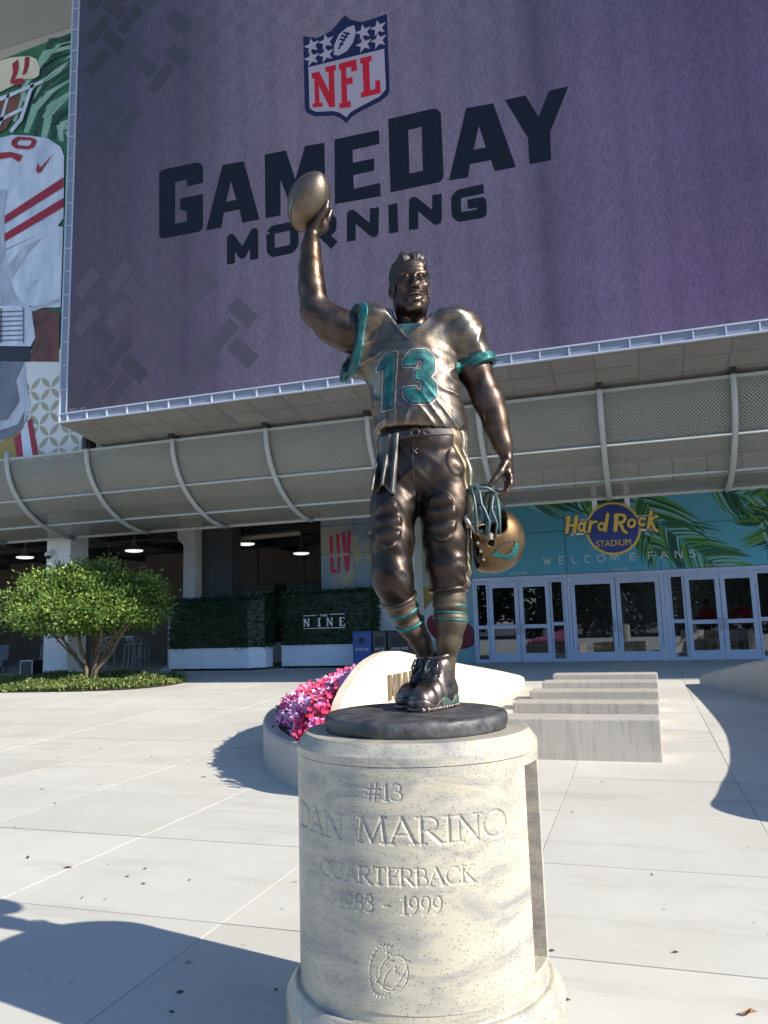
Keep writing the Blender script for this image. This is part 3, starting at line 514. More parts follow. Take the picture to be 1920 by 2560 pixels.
# ---- entrance wall: panels of the printed wall, doors, glass
def mural_mat():
    m = bpy.data.materials.new('mural_print'); m.use_nodes = True; nt = m.node_tree; N = nt.nodes; L = nt.links; p = N['Principled BSDF']; p.inputs['Roughness'].default_value = .45
    g = N.new('ShaderNodeNewGeometry'); s = N.new('ShaderNodeSeparateXYZ'); L.new(g.outputs['Position'], s.inputs[0])
    mr = N.new('ShaderNodeMapRange'); mr.inputs[1].default_value = -7.2; mr.inputs[2].default_value = 3; L.new(s.outputs[0], mr.inputs[0])
    no = N.new('ShaderNodeTexNoise'); no.inputs['Scale'].default_value = .9; no.inputs['Detail'].default_value = 4; L.new(g.outputs['Position'], no.inputs['Vector'])
    ad = N.new('ShaderNodeMath'); ad.operation = 'MULTIPLY_ADD'; ad.inputs[1].default_value = .35; L.new(no.outputs[0], ad.inputs[0]); L.new(mr.outputs[0], ad.inputs[2])
    r = N.new('ShaderNodeValToRGB'); L.new(ad.outputs[0], r.inputs[0]); e = r.color_ramp.elements
    for i, (po, c) in enumerate([(.12, (.42, .36, .10)), (.24, (.46, .46, .36)), (.34, (.25, .42, .43)), (.55, (.09, .36, .48)), (.85, (.075, .37, .56)), (1.0, (.11, .45, .62))]):
        el = e[i] if i < 2 else e.new(po); el.position = po; el.color = (*c, 1)
    L.new(r.outputs[0], p.inputs['Base Color']); return m
M_MURAL = mural_mat()
YW = 23.4
ex = [-6.29, -4.72, -1.87, .77, 3.55, 6.4]
for a, b in zip(ex, ex[1:]):
    for z0, z1 in ((2.93, 4.2), (4.215, 5.24)):
        MB().box(a+.008, b-.008, YW, YW+.1, z0, z1).build('wall_panel', M_MURAL, st)
for z0, z1 in ((RISE, 1.6), (1.615, 2.915)): MB().box(-6.29, -4.73, YW, YW+.1, z0, z1).build('wall_panel', M_MURAL, st)
MB().box(-4.72, 6.4, YW-.04, YW+.12, 2.80, 2.915).build('door_header', M_ALU, st, bevel=.006)
M_SEAL = mat('door_seal', (.05, .06, .08), .6)
def glazing(parent, x0, x1, z0, z1, y=YW+.05): return MB().box(x0, x1, y, y+.012, z0, z1).build('glass_pane', M_GLASS, parent)
def sidelite(x0, x1, bar):
    f = MB(); w = .055
    f.box(x0, x0+w, YW, YW+.1, RISE, 2.795).box(x1-w, x1, YW, YW+.1, RISE, 2.795).box(x0+w, x1-w, YW+.003, YW+.097, RISE, RISE+.1).box(x0+w, x1-w, YW+.003, YW+.097, 2.70, 2.795)
    if bar: f.box(x0+w, x1-w, YW+.003, YW+.097, bar-.05, bar+.05)
    o = f.build('sidelight', M_ALU, st); glazing(o, x0+w, x1-w, RISE+.1, 2.70); return o
def door(x0, x1, bar, hinge):
    f = MB(); w = .125; zt = 2.74
    f.box(x0+.006, x0+w, YW-.01, YW+.07, RISE+.012, zt).box(x1-w, x1-.006, YW-.01, YW+.07, RISE+.012, zt)
    f.box(x0+w, x1-w, YW-.007, YW+.067, RISE+.012, RISE+.27).box(x0+w, x1-w, YW-.007, YW+.067, zt-.15, zt)
    if bar: f.box(x0+w, x1-w, YW-.004, YW+.064, 1.36, 1.47)
    o = f.build('door', M_ALU, st); glazing(o, x0+w, x1-w, RISE+.27, zt-.15, YW+.03)
    hx = x1-.07 if hinge < 0 else x0+.07
    MB().tube([(hx, YW-.01, 1.20), (hx, YW-.075, 1.20), (hx, YW-.075, 1.50), (hx, YW-.01, 1.50)], .014, 6).build('handle', M_STEEL, o, smooth=True)
    MB().obox((hx, YW-.016, 1.35), (.03, .012, .06)).build('lock', M_STEEL, o)
    hb = MB()
    for z in (.7, 1.5, 2.35): hb.obox(((x0 if hinge < 0 else x1), YW-.016, z), (.022, .02, .13))
    hb.build('hinge', M_STEEL, o)
    return o
sidelite(-4.66, -4.26, 1.42); door(-4.25, -3.34, True, -1); door(-3.33, -2.42, True, 1); sidelite(-2.41, -2.0, 1.47)
door(-1.81, -.54, False, -1); door(-.53, .68, False, 1)
sidelite(.935, 1.335, 1.45); door(1.345, 2.26, True, -1); door(2.27, 3.17, True, 1); sidelite(3.18, 3.6, 1.45); door(3.8, 4.7, True, -1)
for x0, x1 in ((-4.73, -4.665), (-1.99, -1.91), (-1.90, -1.82), (.69, .79), (.80, .925), (3.61, 3.79)): MB().box(x0, x1, YW-.03, YW+.11, RISE, 2.80).build('mullion', M_ALU, st, bevel=.004)
for x0, x1 in ((-1.81, .68), (-4.25, -2.42), (1.345, 3.17)): MB().box(x0, x1, YW+.002, YW+.1, 2.745, 2.8).build('transom', M_ALU, st)
# lobby behind the glass
M_LOB = mat('lobby_floor', (.30, .28, .26), .35); M_LOBW = mat('lobby_wall', (.07, .07, .08), .7, col2=(.03, .03, .04), scale=1.5)
MB().box(-6.2, 9, YW+.11, 33, RISE+.004, RISE+.012).build('lobby_floor', M_LOB, st)
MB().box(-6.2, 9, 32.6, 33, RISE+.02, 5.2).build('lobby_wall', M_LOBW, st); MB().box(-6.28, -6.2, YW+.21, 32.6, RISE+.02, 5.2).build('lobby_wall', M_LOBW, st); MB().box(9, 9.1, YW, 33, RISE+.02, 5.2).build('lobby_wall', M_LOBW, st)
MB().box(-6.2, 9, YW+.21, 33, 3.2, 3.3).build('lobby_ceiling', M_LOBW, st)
MB().box(-4.72, 9, YW+.13, YW+.2, 2.82, 5.24).build('backing_wall', M_CONCD, st); MB().box(-6.29, -4.74, YW+.12, YW+.2, RISE, 5.24).build('backing_wall', M_CONCD, st)
M_TUBE = glow('lobby_light', (1, .97, .9), 120)
for x, y in ((-1.0, 27.5), (.6, 27.8), (.1, 29.5), (1.9, 27.2), (1.6, 29.8)): MB().box(x, x+.5, y, y+.12, 3.17, 3.199).build('ceiling_light', M_TUBE, st)
# printed palm fronds
M_G = [mat('leaf_print_%s' % n, c, .5) for n, c in (('deep', (.012, .085, .06)), ('mid', (.025, .17, .08)), ('bright', (.11, .32, .06)), ('pale', (.22, .52, .54)))]
def leaflet(p, d, L, w, bend, side):
    d = Vector(d).normalized(); n = Vector((-d.y, d.x)); a = []; b = []
    for i in range(9):
        t = i/8; c = Vector(p)+d*L*t+n*bend*L*t*t; ww = w*math.sin(math.pi*min(1, .12+.88*t))**.8*(1-t*.35) if t < 1 else 0
        a.append(c+n*ww*.5); b.append(c-n*ww*.5)
    return [tuple(x) for x in a]+[tuple(x) for x in reversed(b)]
def clip(poly, z0=2.935, z1=5.23, x1=6.3):
    def cut(P, f):
        o = []
        for i in range(len(P)):
            a, b = P[i], P[(i+1) % len(P)]; fa, fb = f(a), f(b)
            if fa >= 0: o.append(a)
            if (fa >= 0) != (fb >= 0): t = fa/(fa-fb); o.append((a[0]+(b[0]-a[0])*t, a[1]+(b[1]-a[1])*t))
        return o
    for f in (lambda p: p[1]-z0, lambda p: z1-p[1], lambda p: x1-p[0]):
        poly = cut(poly, f)
        if len(poly) < 3: return None
    return poly
def frond(path, sides, L0, w, bend, seed, hb=0):
    q = random.Random(seed); n = len(path)-1
    for i in range(14*n):
        t = i/(14*n)*n; k = min(int(t), n-1); a, b = Vector(path[k]), Vector(path[k+1]); p = a.lerp(b, t-k); d = (b-a).normalized(); nn = Vector((-d.y, d.x))
        for s in sides:
            dd = d*.75+nn*s*.8; L = L0*(1-.35*t/n)*q.uniform(.85, 1.1)
            pl = clip(leaflet(p, dd, L, w*q.uniform(.8, 1.2), -s*bend*q.uniform(.6, 1.2), s))
            if pl:
                c = q.choice([0, 0, 1, 1, 2, 2, 3]); slab('palm_leaf_print', [pl], wallfn(YW), M_G[c], st, th=.0015+.0004*((i*2+(s > 0)) % 9))
frond([(.30, 5.25), (.75, 4.35), (1.55, 3.55), (2.3, 2.95)], (1, -1), 1.75, .085, .28, 3)
frond([(-3.0, 5.2), (-1.2, 5.3), (.4, 5.4)], (-1,), 1.15, .085, .22, 5)
frond([(-1.6, 5.3), (-.6, 4.8), (.3, 4.1), (.7, 3.3)], (1, -1), .9, .07, .2, 17)
frond([(2.2, 5.4), (3.0, 4.9), (4.2, 4.7)], (1, -1), 1.2, .08, .2, 19)
frond([(5.2, 5.3), (3.9, 4.6), (3.4, 4.0)], (1, -1), 1.1, .08, -.2, 8)
frond([(6.2, 3.6), (4.6, 3.7), (3.4, 3.95)], (1, -1), 1.3, .08, .2, 11)
M_LTR = mat('white_vinyl', (.62, .68, .66), .5)
def wall_text(body, x0, x1, z0, z1, parent=st, Y=YW, m=None, sp=1.0, base=.006, name='lettering'): return slab(name, None, wallfn(Y), m or M_LTR, parent, th=.003, base=base, tri=text_fit(body, x0, x1, z0, z1, sp))
# WELCOME FANS in thin strokes
def thin(ch):
    return {'W': [[(0, 1), (.25, 0), (.5, .8), (.75, 0), (1, 1)]], 'E': [[(.75, 1), (.1, 1), (.1, 0), (.75, 0)], [(.1, .5), (.65, .5)]], 'L': [[(.1, 1), (.1, 0), (.75, 0)]],
            'C': [[(.5+.5*math.cos(R(a)), .5+.5*math.sin(R(a))) for a in range(45, 320, 25)]], 'O': [[(.5+.5*math.cos(R(a)), .5+.5*math.sin(R(a))) for a in range(0, 361, 24)]],
            'M': [[(0, 0), (.1, 1), (.5, .25), (.9, 1), (1, 0)]], 'F': [[(.1, 0), (.1, 1), (.75, 1)], [(.1, .52), (.65, .52)]], 'A': [[(0, 0), (.5, 1), (1, 0)], [(.2, .33), (.8, .33)]],
            'N': [[(.05, 0), (.05, 1), (.9, 0), (.9, 1)]], 'S': [[(.8, .88), (.5, 1), (.2, .9), (.15, .7), (.5, .52), (.82, .34), (.8, .1), (.5, 0), (.12, .12)]]}[ch]
xs = [-2.52, -2.02, -1.62, -1.22, -.80, -.34, .22, .92, 1.32, 1.78, 2.17]
xs = [-2.53+4.2*t for t in (0, .105, .195, .283, .372, .46, .585, .705, .785, .88, .965)]
for ch, x in zip('WELCOMEFANS', xs):
    sc = .20; pl = []
    for l in thin(ch): pl += stroke([(x+p[0]*sc*1.05, 3.235+p[1]*sc) for p in l], .03)
    slab('lettering', pl, wallfn(YW), M_LTR, st, th=.003, base=.006)
wall_text('72 CLUB', -3.57, -3.05, 2.965, 3.05); wall_text('ACCESSIBLE', -.62, -.1, 2.955, 3.02); wall_text('SUITE MEMBERS', 1.95, 2.75, 2.95, 3.02)
# football print left of the doors
M_FB = mat('football_print', (.20, .02, .03), .5, col2=(.13, .012, .02), scale=2); M_WP = mat('white_print', (.6, .62, .62), .5); M_OLV = mat('olive_print', (.32, .26, .06), .5)
slab('mural_shape', [[(-6.28, 1.2), (-6.28, 2.5), (-5.6, 2.3), (-4.75, 1.3), (-4.75, .9), (-5.6, .8)]], wallfn(YW), M_WP, st, th=.002)
slab('mural_shape', [[(-6.0+.62*math.cos(a)*1.25+.35*math.cos(a)*0+.55, 1.35+.52*math.sin(a)-.22*math.cos(a)) for a in [i*2*math.pi/30 for i in range(30)]]], wallfn(YW), M_FB, st, th=.002, base=.0025)
for k in range(5): slab('mural_shape', [[(-6.02+k*.09, 1.72-k*.025), (-5.98+k*.09, 1.71-k*.025), (-5.98+k*.09, 1.86-k*.025), (-6.02+k*.09, 1.87-k*.025)]], wallfn(YW), M_WP, st, th=.002, base=.005)
slab('mural_shape', [[(-6.28, 2.0), (-6.0, 2.3), (-5.9, 2.62), (-6.1, 2.75), (-6.28, 2.7)]], wallfn(YW), M_OLV, st, th=.002, base=.0025)
# glazed corner with the pink numeral
M_LIVP = mat('printed_glass', (.20, .27, .33), .18, col2=(.34, .33, .25), scale=1.1, lo=.45, hi=.6)
M_PINK = mat('pink_print', (.42, .015, .07), .4); M_YEL = mat('gold_print', (.36, .31, .16), .3, col2=(.27, .29, .26), scale=4)
for a, b in ((-9.4, -8.28), (-8.265, -7.67)):
    for z0, z1 in ((2.72, 3.84), (3.855, 4.75), (4.765, 5.24)): MB().box(a, b, 22.6, 22.68, z0, z1).build('glass_panel', M_LIVP, st, bevel=.004)
MB().box(-9.4, -7.67, 22.59, 22.7, 2.66, 2.71).build('sill', M_STEEL, st)
MB().box(-9.42, -9.38, 22.7, 31, RISE, 5.249).build('return_wall', mat('dark_teal_wall', (.03, .06, .075), .5), st); MB().box(-9.4, -7.66, 22.72, 22.9, RISE, 5.249).build('backing_wall', M_DARK, st)
slab('numeral_print', [[(-9.1, 4.42), (-8.99, 4.45), (-8.97, 3.36), (-8.86, 3.36), (-8.86, 3.24), (-9.08, 3.24)]], wallfn(22.6), M_PINK, st, th=.003)
slab('numeral_print', [[(-8.88, 4.47), (-8.76, 4.5), (-8.75, 3.25), (-8.83, 3.25)]], wallfn(22.6), M_PINK, st, th=.003)
slab('numeral_print', [[(-8.70, 4.5), (-8.56, 4.52), (-8.52, 3.75), (-8.48, 4.53), (-8.36, 4.56), (-8.45, 3.28), (-8.58, 3.26)]], wallfn(22.6), M_PINK, st, th=.003)
slab('mural_shape', [ring((-8.28, 4.15), .17, 14, .30), ring((-8.18, 3.75), .15, 14, .22), ring((-8.42, 3.2), .16, 14, .22), ring((-8.55, 2.95), .12, 12, .14)], wallfn(22.6), M_YEL, st, th=.001)
wall_text('LIV SHOW', -9.1, -8.45, 3.74, 3.86, Y=22.6, base=.004)

# ------------------------------------------------------------------ video screen
def led_mat():
    m = bpy.data.materials.new('led_display'); m.use_nodes = True; nt = m.node_tree; N = nt.nodes; L = nt.links; p = N['Principled BSDF']
    p.inputs['Base Color'].default_value = (.012, .012, .014, 1); p.inputs['Roughness'].default_value = .7; p.inputs['Specular IOR Level'].default_value = .08
    g = N.new('ShaderNodeNewGeometry'); s = N.new('ShaderNodeSeparateXYZ'); L.new(g.outputs['Position'], s.inputs[0])
    def rng(src, a, b, c=0., d=1.):
        r = N.new('ShaderNodeMapRange'); r.inputs[1].default_value = a; r.inputs[2].default_value = b; r.inputs[3].default_value = c; r.inputs[4].default_value = d; L.new(src, r.inputs[0]); return r.outputs[0]
    def mix(f, a, b, bt='MIX'):
        x = N.new('ShaderNodeMix'); x.data_type = 'RGBA'; x.blend_type = bt
        if isinstance(f, float): x.inputs[0].default_value = f
        else: L.new(f, x.inputs[0])
        for q, i in ((a, 6), (b, 7)):
            if isinstance(q, tuple): x.inputs[i].default_value = (*q, 1)
            else: L.new(q, x.inputs[i])
        return x.outputs[2]
    top = mix(rng(s.outputs[0], -12.6, 2), lin(54, 60, 82), lin(74, 76, 112))
    bot = mix(rng(s.outputs[0], -12.6, 1), lin(72, 71, 90), lin(102, 88, 132))
    c = mix(rng(s.outputs[2], 16, 8), top, bot)
    # soft lighter pool in the middle, darker left edge, vertical dark bands of the picture on show
    mid = N.new('ShaderNodeMath'); mid.operation = 'MULTIPLY'; L.new(rng(s.outputs[0], -11, -6.5), mid.inputs[0]); L.new(rng(s.outputs[0], 1.5, -4), mid.inputs[1])
    c = mix(mid.outputs[0], c, lin(104, 102, 128))
    def band(x0, w):
        a = N.new('ShaderNodeMath'); a.operation = 'MULTIPLY'; L.new(rng(s.outputs[0], x0-w, x0), a.inputs[0]); L.new(rng(s.outputs[0], x0+w*1.6, x0), a.inputs[1]); return a.outputs[0]
    for x0, w, k in ((-9.4, .8, .28), (-1.15, .5, .35), (2.3, 1.4, .18)):
        sc = N.new('ShaderNodeMath'); sc.operation = 'MULTIPLY'; sc.inputs[1].default_value = k; L.new(band(x0, w), sc.inputs[0]); c = mix(sc.outputs[0], c, (.01, .01, .03))
    no = N.new('ShaderNodeTexNoise'); no.inputs['Scale'].default_value = .35; no.inputs['Detail'].default_value = 3; L.new(g.outputs['Position'], no.inputs['Vector'])
    c = mix(rng(no.outputs[0], .3, .75, 0, .25), c, lin(66, 56, 82))
    # faint square lattice of the picture on show, and panel columns
    ck = N.new('ShaderNodeTexChecker'); ck.inputs['Scale'].default_value = 1.0; cm = N.new('ShaderNodeMapping'); cm.inputs['Scale'].default_value = (2.6, .001, 2.6); L.new(g.outputs['Position'], cm.inputs[0]); L.new(cm.outputs[0], ck.inputs['Vector'])
    ck.inputs['Color1'].default_value = (1, 1, 1, 1); ck.inputs['Color2'].default_value = (0, 0, 0, 1)
    cz = N.new('ShaderNodeMath'); cz.operation = 'MULTIPLY'; L.new(ck.outputs['Fac'], cz.inputs[0]); L.new(rng(s.outputs[2], 12.5, 17, 0, .22), cz.inputs[1]); c = mix(cz.outputs[0], c, lin(42, 48, 70))
    pw = N.new('ShaderNodeTexWave'); pw.wave_type = 'BANDS'; pw.bands_direction = 'X'; pw.inputs['Scale'].default_value = .42; pw.inputs['Distortion'].default_value = .6; L.new(g.outputs['Position'], pw.inputs['Vector']); c = mix(rng(pw.outputs['Fac'], .55, 1, 0, .14), c, lin(50, 50, 84))
    # LED pixels: fine grain
    wv = N.new('ShaderNodeTexNoise'); wv.inputs['Scale'].default_value = 16; wv.inputs['Detail'].default_value = 1
    mp = N.new('ShaderNodeMapping'); mp.inputs['Scale'].default_value = (2.2, 1, .7); L.new(g.outputs['Position'], mp.inputs[0]); L.new(mp.outputs[0], wv.inputs['Vector'])
    L.new(rng(wv.outputs[0], .3, .7, .82, 1.18), p.inputs['Emission Strength'])
    fac = p.inputs['Emission Strength']; L.new(mix(1.0, c, tuple([.80/2**EV]*3), 'MULTIPLY'), p.inputs['Emission Color'])
    return m
M_LED = led_mat()
M_INK = glow('led_black', lin(8, 16, 32), .8); M_NAVY = glow('led_navy', lin(14, 24, 62), .9); M_LRED = glow('led_red', lin(150, 20, 42), .8); M_LWHT = glow('led_white', lin(138, 138, 166), .75)
M_LDK = glow('led_umber', lin(64, 63, 80), .85); M_LDK3 = glow('led_umber_pale', lin(76, 75, 95), .85); M_LDK2 = glow('led_umber_dark', lin(50, 48, 60), .8)
YS = 14.6; SX0, SX1, SZ0, SZ1 = -12.77, 9.0, 6.56, 18.6
vs = thing('video_screen', 'huge purple video screen showing a football shield above big dark slanted lettering', 'screen', (-2, 15.5, 6.3))
m = MB().raw([(SX0, YS+.06, SZ0), (SX1, YS+.06, SZ0), (SX1, 16.4, 6.30), (SX0, 16.4, 6.30), (SX0, YS+.06, SZ1), (SX1, YS+.06, SZ1), (SX1, 16.4, SZ1), (SX0, 16.4, SZ1)], [(0,3,2,1),(4,5,6,7),(0,1,5,4),(1,2,6,5),(2,3,7,6),(3,0,4,7)])
m.build('cabinet', M_SOFF, vs)
FW = .235
MB().box(SX0+FW, SX1, YS, YS+.055, SZ0+FW, SZ1).build('display', M_LED, vs)
fr = MB(); t = .03
fr.box(SX0, SX1, YS-.02, YS+.05, SZ0, SZ0+t).box(SX0+FW, SX1, YS-.02, YS+.05, SZ0+FW-t, SZ0+FW-.001).box(SX0, SX0+t, YS-.017, YS+.05, SZ0+t, SZ1).box(SX0+FW-t, SX0+FW-.001, YS-.017, YS+.05, SZ0+FW, SZ1)
n1 = int((SX1-SX0)/.555); n2 = int((SZ1-SZ0)/.60)
for i in range(n1): fr.box(SX0+.555*i+.235, SX0+.555*i+.262, YS-.012, YS+.05, SZ0+t, SZ0+FW-t)
for i in range(n2): fr.box(SX0+t, SX0+FW-t, YS-.012, YS+.05, SZ0+.2+.60*i, SZ0+.227+.60*i)
fr.build('screen_frame', M_SCRFR, vs)
def gpanel(x0, x1, z0, z1):
    off = wloc(vs); me = mesh_data('grille_panel', [Vector(p)-off for p in ((x0, YS+.02, z0), (x1, YS+.02, z0), (x1, YS+.02, z1), (x0, YS+.02, z1))], [(0, 1, 2, 3)], M_GRILL)
    L = me.uv_layers.new(name='uv')
    for lo in me.loops: q = me.vertices[lo.vertex_index].co; L.data[lo.index].uv = (q.x, q.z)
    add('grille_panel', me, vs)
for i in range(-1, n1-1):
    if -12.9 < SX0+.555*(i+1) < 5: gpanel(max(SX0+t, SX0+.555*i+.262), SX0+.555*(i+1)+.235, SZ0+t, SZ0+FW-t)
for i in range(n2-1): gpanel(SX0+t, SX0+FW-t, SZ0+.227+.60*i, SZ0+.2+.60*(i+1))
# soffit tiles
for i in range(22):
    for j in range(3):
        x0 = SX0+.05+i*.82; y0 = YS+.10+j*.57
        zz = lambda y: SZ0-(y-YS-.06)/(16.4-YS-.06)*.26-.012
        MB().raw([(x0, y0, zz(y0)), (x0+.795, y0, zz(y0)), (x0+.795, y0+.545, zz(y0+.545)), (x0, y0+.545, zz(y0+.545)), (x0, y0, zz(y0)+.011), (x0+.795, y0, zz(y0)+.011), (x0+.795, y0+.545, zz(y0+.545)+.011), (x0, y0+.545, zz(y0+.545)+.011)], [(0,3,2,1),(4,5,6,7),(0,1,5,4),(1,2,6,5),(2,3,7,6),(3,0,4,7)]).build('soffit_tile', M_SOFF, vs)
W = wallfn(YS)
qw = random.Random(12)
def weave(cx, cz, sx, sz, cell, corner):
    # basket weave of slanted bars, thinning out away from the corner
    for i in range(-14, 15):
        for j in range(-14, 15):
            if (i % 2) or (j % 2): continue
            d = ((i//2+j//2) % 2 == 0)
            u, w_ = (i+.5)*cell, (j+.5)*cell; x, z = cx+(u-w_)*.7071, cz+(u+w_)*.7071
            if not (-12.45+.2 < x and SZ0+FW+.25 < z < 17.9): continue
            f = math.hypot((x-corner[0])/sx, (z-corner[1])/sz)
            if f > .95 or qw.random() < f*.5: continue
            hl, hw = cell*1.15, cell*.55; a = R(45 if d else 135); ca, sa = math.cos(a), math.sin(a)
            P = [(x+ca*p-sa*q_, z+sa*p+ca*q_) for p, q_ in ((-hl, -hw), (hl, -hw), (hl, hw), (-hl, hw))]
            P = [(max(-12.52, p[0]), max(SZ0+FW+.01, p[1])) for p in P]
            slab('motif_block', [P], W, M_LDK if f < .5 else M_LDK3, vs, th=.002+.0002*((i*7+j*3) % 9))
weave(-10.2, 8.8, 6.2, 4.3, .33, (-12.6, 6.7)); M_LDK, M_LDK3 = glow('led_slate_dark', lin(46, 49, 64), .85), glow('led_slate', lin(54, 58, 76), .85); weave(-11.0, 15.6, 3.6, 4.6, .33, (-12.6, 17.2))
for nm, h in (('G', None), ('A', 'Ah'), ('M', None), ('E', None), ('D', 'Dh'), ('A2', 'A2h'), ('Y', None)): slab('letter', SCR[nm], W, M_INK, vs, SCR[h] if h else (), th=.006)
for k, ls in SCR_STR.items():
    pl = []
    for l in ls: pl += stroke(l, .205)
    slab('letter', pl, W, M_INK, vs, th=.006)
slab('shield', SCR['shield'], W, M_NAVY, vs, th=.006); slab('shield_field', SCR['field'], W, M_LWHT, vs, th=.004, base=.006)
for c, e in SCR['stars']: slab('star', [star(c, .20, a0=math.pi/2+.15)], W, M_LWHT, vs, th=.004, base=.006)
slab('football_emblem', SCR['ball'], W, M_LWHT, vs, th=.004, base=.006)
pl = []
for l in SCR['lace']: pl += stroke(l, .045)
slab('lace', pl, W, M_NAVY, vs, th=.003, base=.0105)
for k in 'NFL': slab('letter', SCR[k], W, M_LRED, vs, th=.004, base=.0105)
a, b = SCR['dak'][0]; slab('lettering', None, W, M_LWHT, vs, th=.003, base=.0, tri=text_fit('DAKTRONICS', a[0], b[0], a[1]-.02, a[1]+.09))

# ------------------------------------------------------------------ printed banner on the left
bn = thing('player_banner', 'tall printed banner of a football player in white and red beside the screen', 'banner', (-15, 16.7, 6.3))
BW = wallfn(16.6)
P = lambda n, c, c2=None, sc=1.5: mat(n, c, .5, col2=c2, scale=sc)
PS = lambda n, a, b: mat(n, a, .5, col2=b, scale=1.4, detail=5, lo=.36, hi=.68, stretch=(1.6, 1, .6))
b_green = P('banner_green', (.03, .16, .07), (.02, .10, .05)); b_pat = P('banner_white', (.66, .67, .65)); b_olv = P('banner_olive', (.36, .34, .24)); b_leafd = P('banner_leaf_dark', (.01, .055, .035)); b_leafl = P('banner_leaf_pale', (.35, .50, .42), (.20, .40, .25))
b_gold = P('banner_cream', (.66, .55, .36), (.72, .66, .5)); b_red = P('banner_red', (.36, .015, .035), (.28, .01, .03)); b_wht = PS('banner_jersey', (.66, .71, .79), (.42, .48, .58)); b_gry = PS('banner_grey', (.30, .34, .41), (.54, .58, .65)); b_dk = P('banner_shadow_grey', (.10, .115, .14), (.17, .19, .22)); b_skin = P('banner_brown', (.20, .07, .04), (.05, .02, .014)); b_blk = P('banner_black', (.02, .022, .028)); b_gp = P('banner_gold', (.33, .24, .05))
LY = [0]
def pr(name, polys, m, minus=()):
    LY[0] += 1; polys = polys if isinstance(polys[0], list) else [polys]
    slab(name, polys, BW, m, bn, minus, th=.0012, base=.0015*LY[0])
pr('banner_sheet', BAN['sheet'], b_green)
for i, l in enumerate(BAN['leaf']): pr('palm_print', l, b_leafd if i % 2 == 0 else b_leafl)
for i, l in enumerate(BAN['leaf']): 
    c = Vector((sum(p[0] for p in l)/6, sum(p[1] for p in l)/6)); pr('palm_print', [(c.x+(p[0]-c.x)*.9+.28, c.y+(p[1]-c.y)*.35-.12) for p in l], b_leafl if i % 3 else b_leafd)
pr('pattern_print', BAN['pattern'], b_pat)
xs = [p[0] for p in BAN['pattern']]; zs = [p[1] for p in BAN['pattern']]; pet = []
hc_ = .34
for i in range(-18, 10):
    for j in range(0, 12):
        px, pz = -13.6+i*hc_, 6.05+j*hc_; a = R(45 if (i+j) % 2 == 0 else 135); sh = []
        for s_ in (1, -1):
            for k in range(7):
                t = (k/6-.5)*s_; w = (.25-t*t)*.95*s_; sh.append((px+(math.cos(a)*t*1.3-math.sin(a)*w)*hc_, pz+(math.sin(a)*t*1.3+math.cos(a)*w)*hc_))
        if all(6.0 < q[1] < 8.75 and -18 < q[0] < -11.6 for q in sh): pet.append(sh)
LY[0] += 1
for sh in pet: slab('petal_print', [sh], BW, b_olv, bn, th=.0012, base=.0015*LY[0])
for k, m_ in (('helmet', b_gold), ('face', b_skin), ('jersey', b_wht), ('chest', b_gry), ('sleeve', b_wht), ('belly', b_gry), ('arm', b_skin), ('band', b_wht), ('cuff', b_blk), ('pants', b_gp)): pr('player_print', BAN[k], m_)
for k, m_ in (('hred', b_red), ('hlogo', b_red), ('mask', b_wht), ('stripe', b_red), ('fold', b_gry), ('bandline', b_dk), ('bellyd', b_dk), ('pstripe', b_red)):
    LY[0] += 1
    for p in BAN[k]: slab('player_print', [p], BW, m_, bn, th=.0012, base=.0015*LY[0])
pr('player_print', BAN['pwhite'], b_wht); pr('number_print', BAN['one'], b_red); pr('number_print', BAN['zero'], b_red, [BAN['zeroh']]); pr('emblem_print', BAN['swoosh'], b_red)

# ------------------------------------------------------------------ hanging round sign
YH = 19.2
hs = thing('stadium_sign', 'round navy disc sign with gold rim and gold script hung over the middle doors', 'sign', (HRC[0], YH, 3.0))
M_GOLD = mat('sign_gold', (.52, .33, .05), .4, col2=(.45, .28, .04), scale=4); M_SNAVY = mat('sign_navy', (.012, .02, .12), .35)
hc = HRC[:2]; hr_ = HRC[2]
slab('disc_rim', [ring(hc, hr_, 56)], wallfn(YH), M_GOLD, hs, th=.07, base=0)
slab('disc', [ring(hc, hr_*.915, 56)], wallfn(YH), M_SNAVY, hs, th=.012, base=.07)
for x in (-.78, -.02): MB().box(x-.06, x+.06, YH+.002, YH+.08, 3.9, 5.0).build('hanger', M_WALLW, hs)
for z in (3.62, 3.95): MB().box(hc[0]-1.0, hc[0]+1.0, YH+.004, YH+.05, z, z+.05).build('stiffener', M_WALLW, hs)
groups = [(0, 4), (4, 6), (6, 8), (8, 10), (10, 13), (13, 14), (14, 15), (15, 18)]
M_NOUT = mat('sign_shadow_blue', (.01, .012, .05), .5)
for a, b in groups:
    pl = []; po = []
    for pts, w in HR[a:b]: pl += stroke(pts, w, caps=True)
    for pts, w in HR[a:b]: po += stroke(pts, w+.045, caps=True)
    slab('letter_edge', po, wallfn(YH), M_NOUT, hs, th=.02, base=.085); slab('letter', pl, wallfn(YH), M_GOLD, hs, th=.03, base=.106)
slab('lettering', None, wallfn(YH), M_GOLD, hs, th=.02, base=.083, tri=text_fit('STADIUM', -.80, .0, 3.29, 3.44))
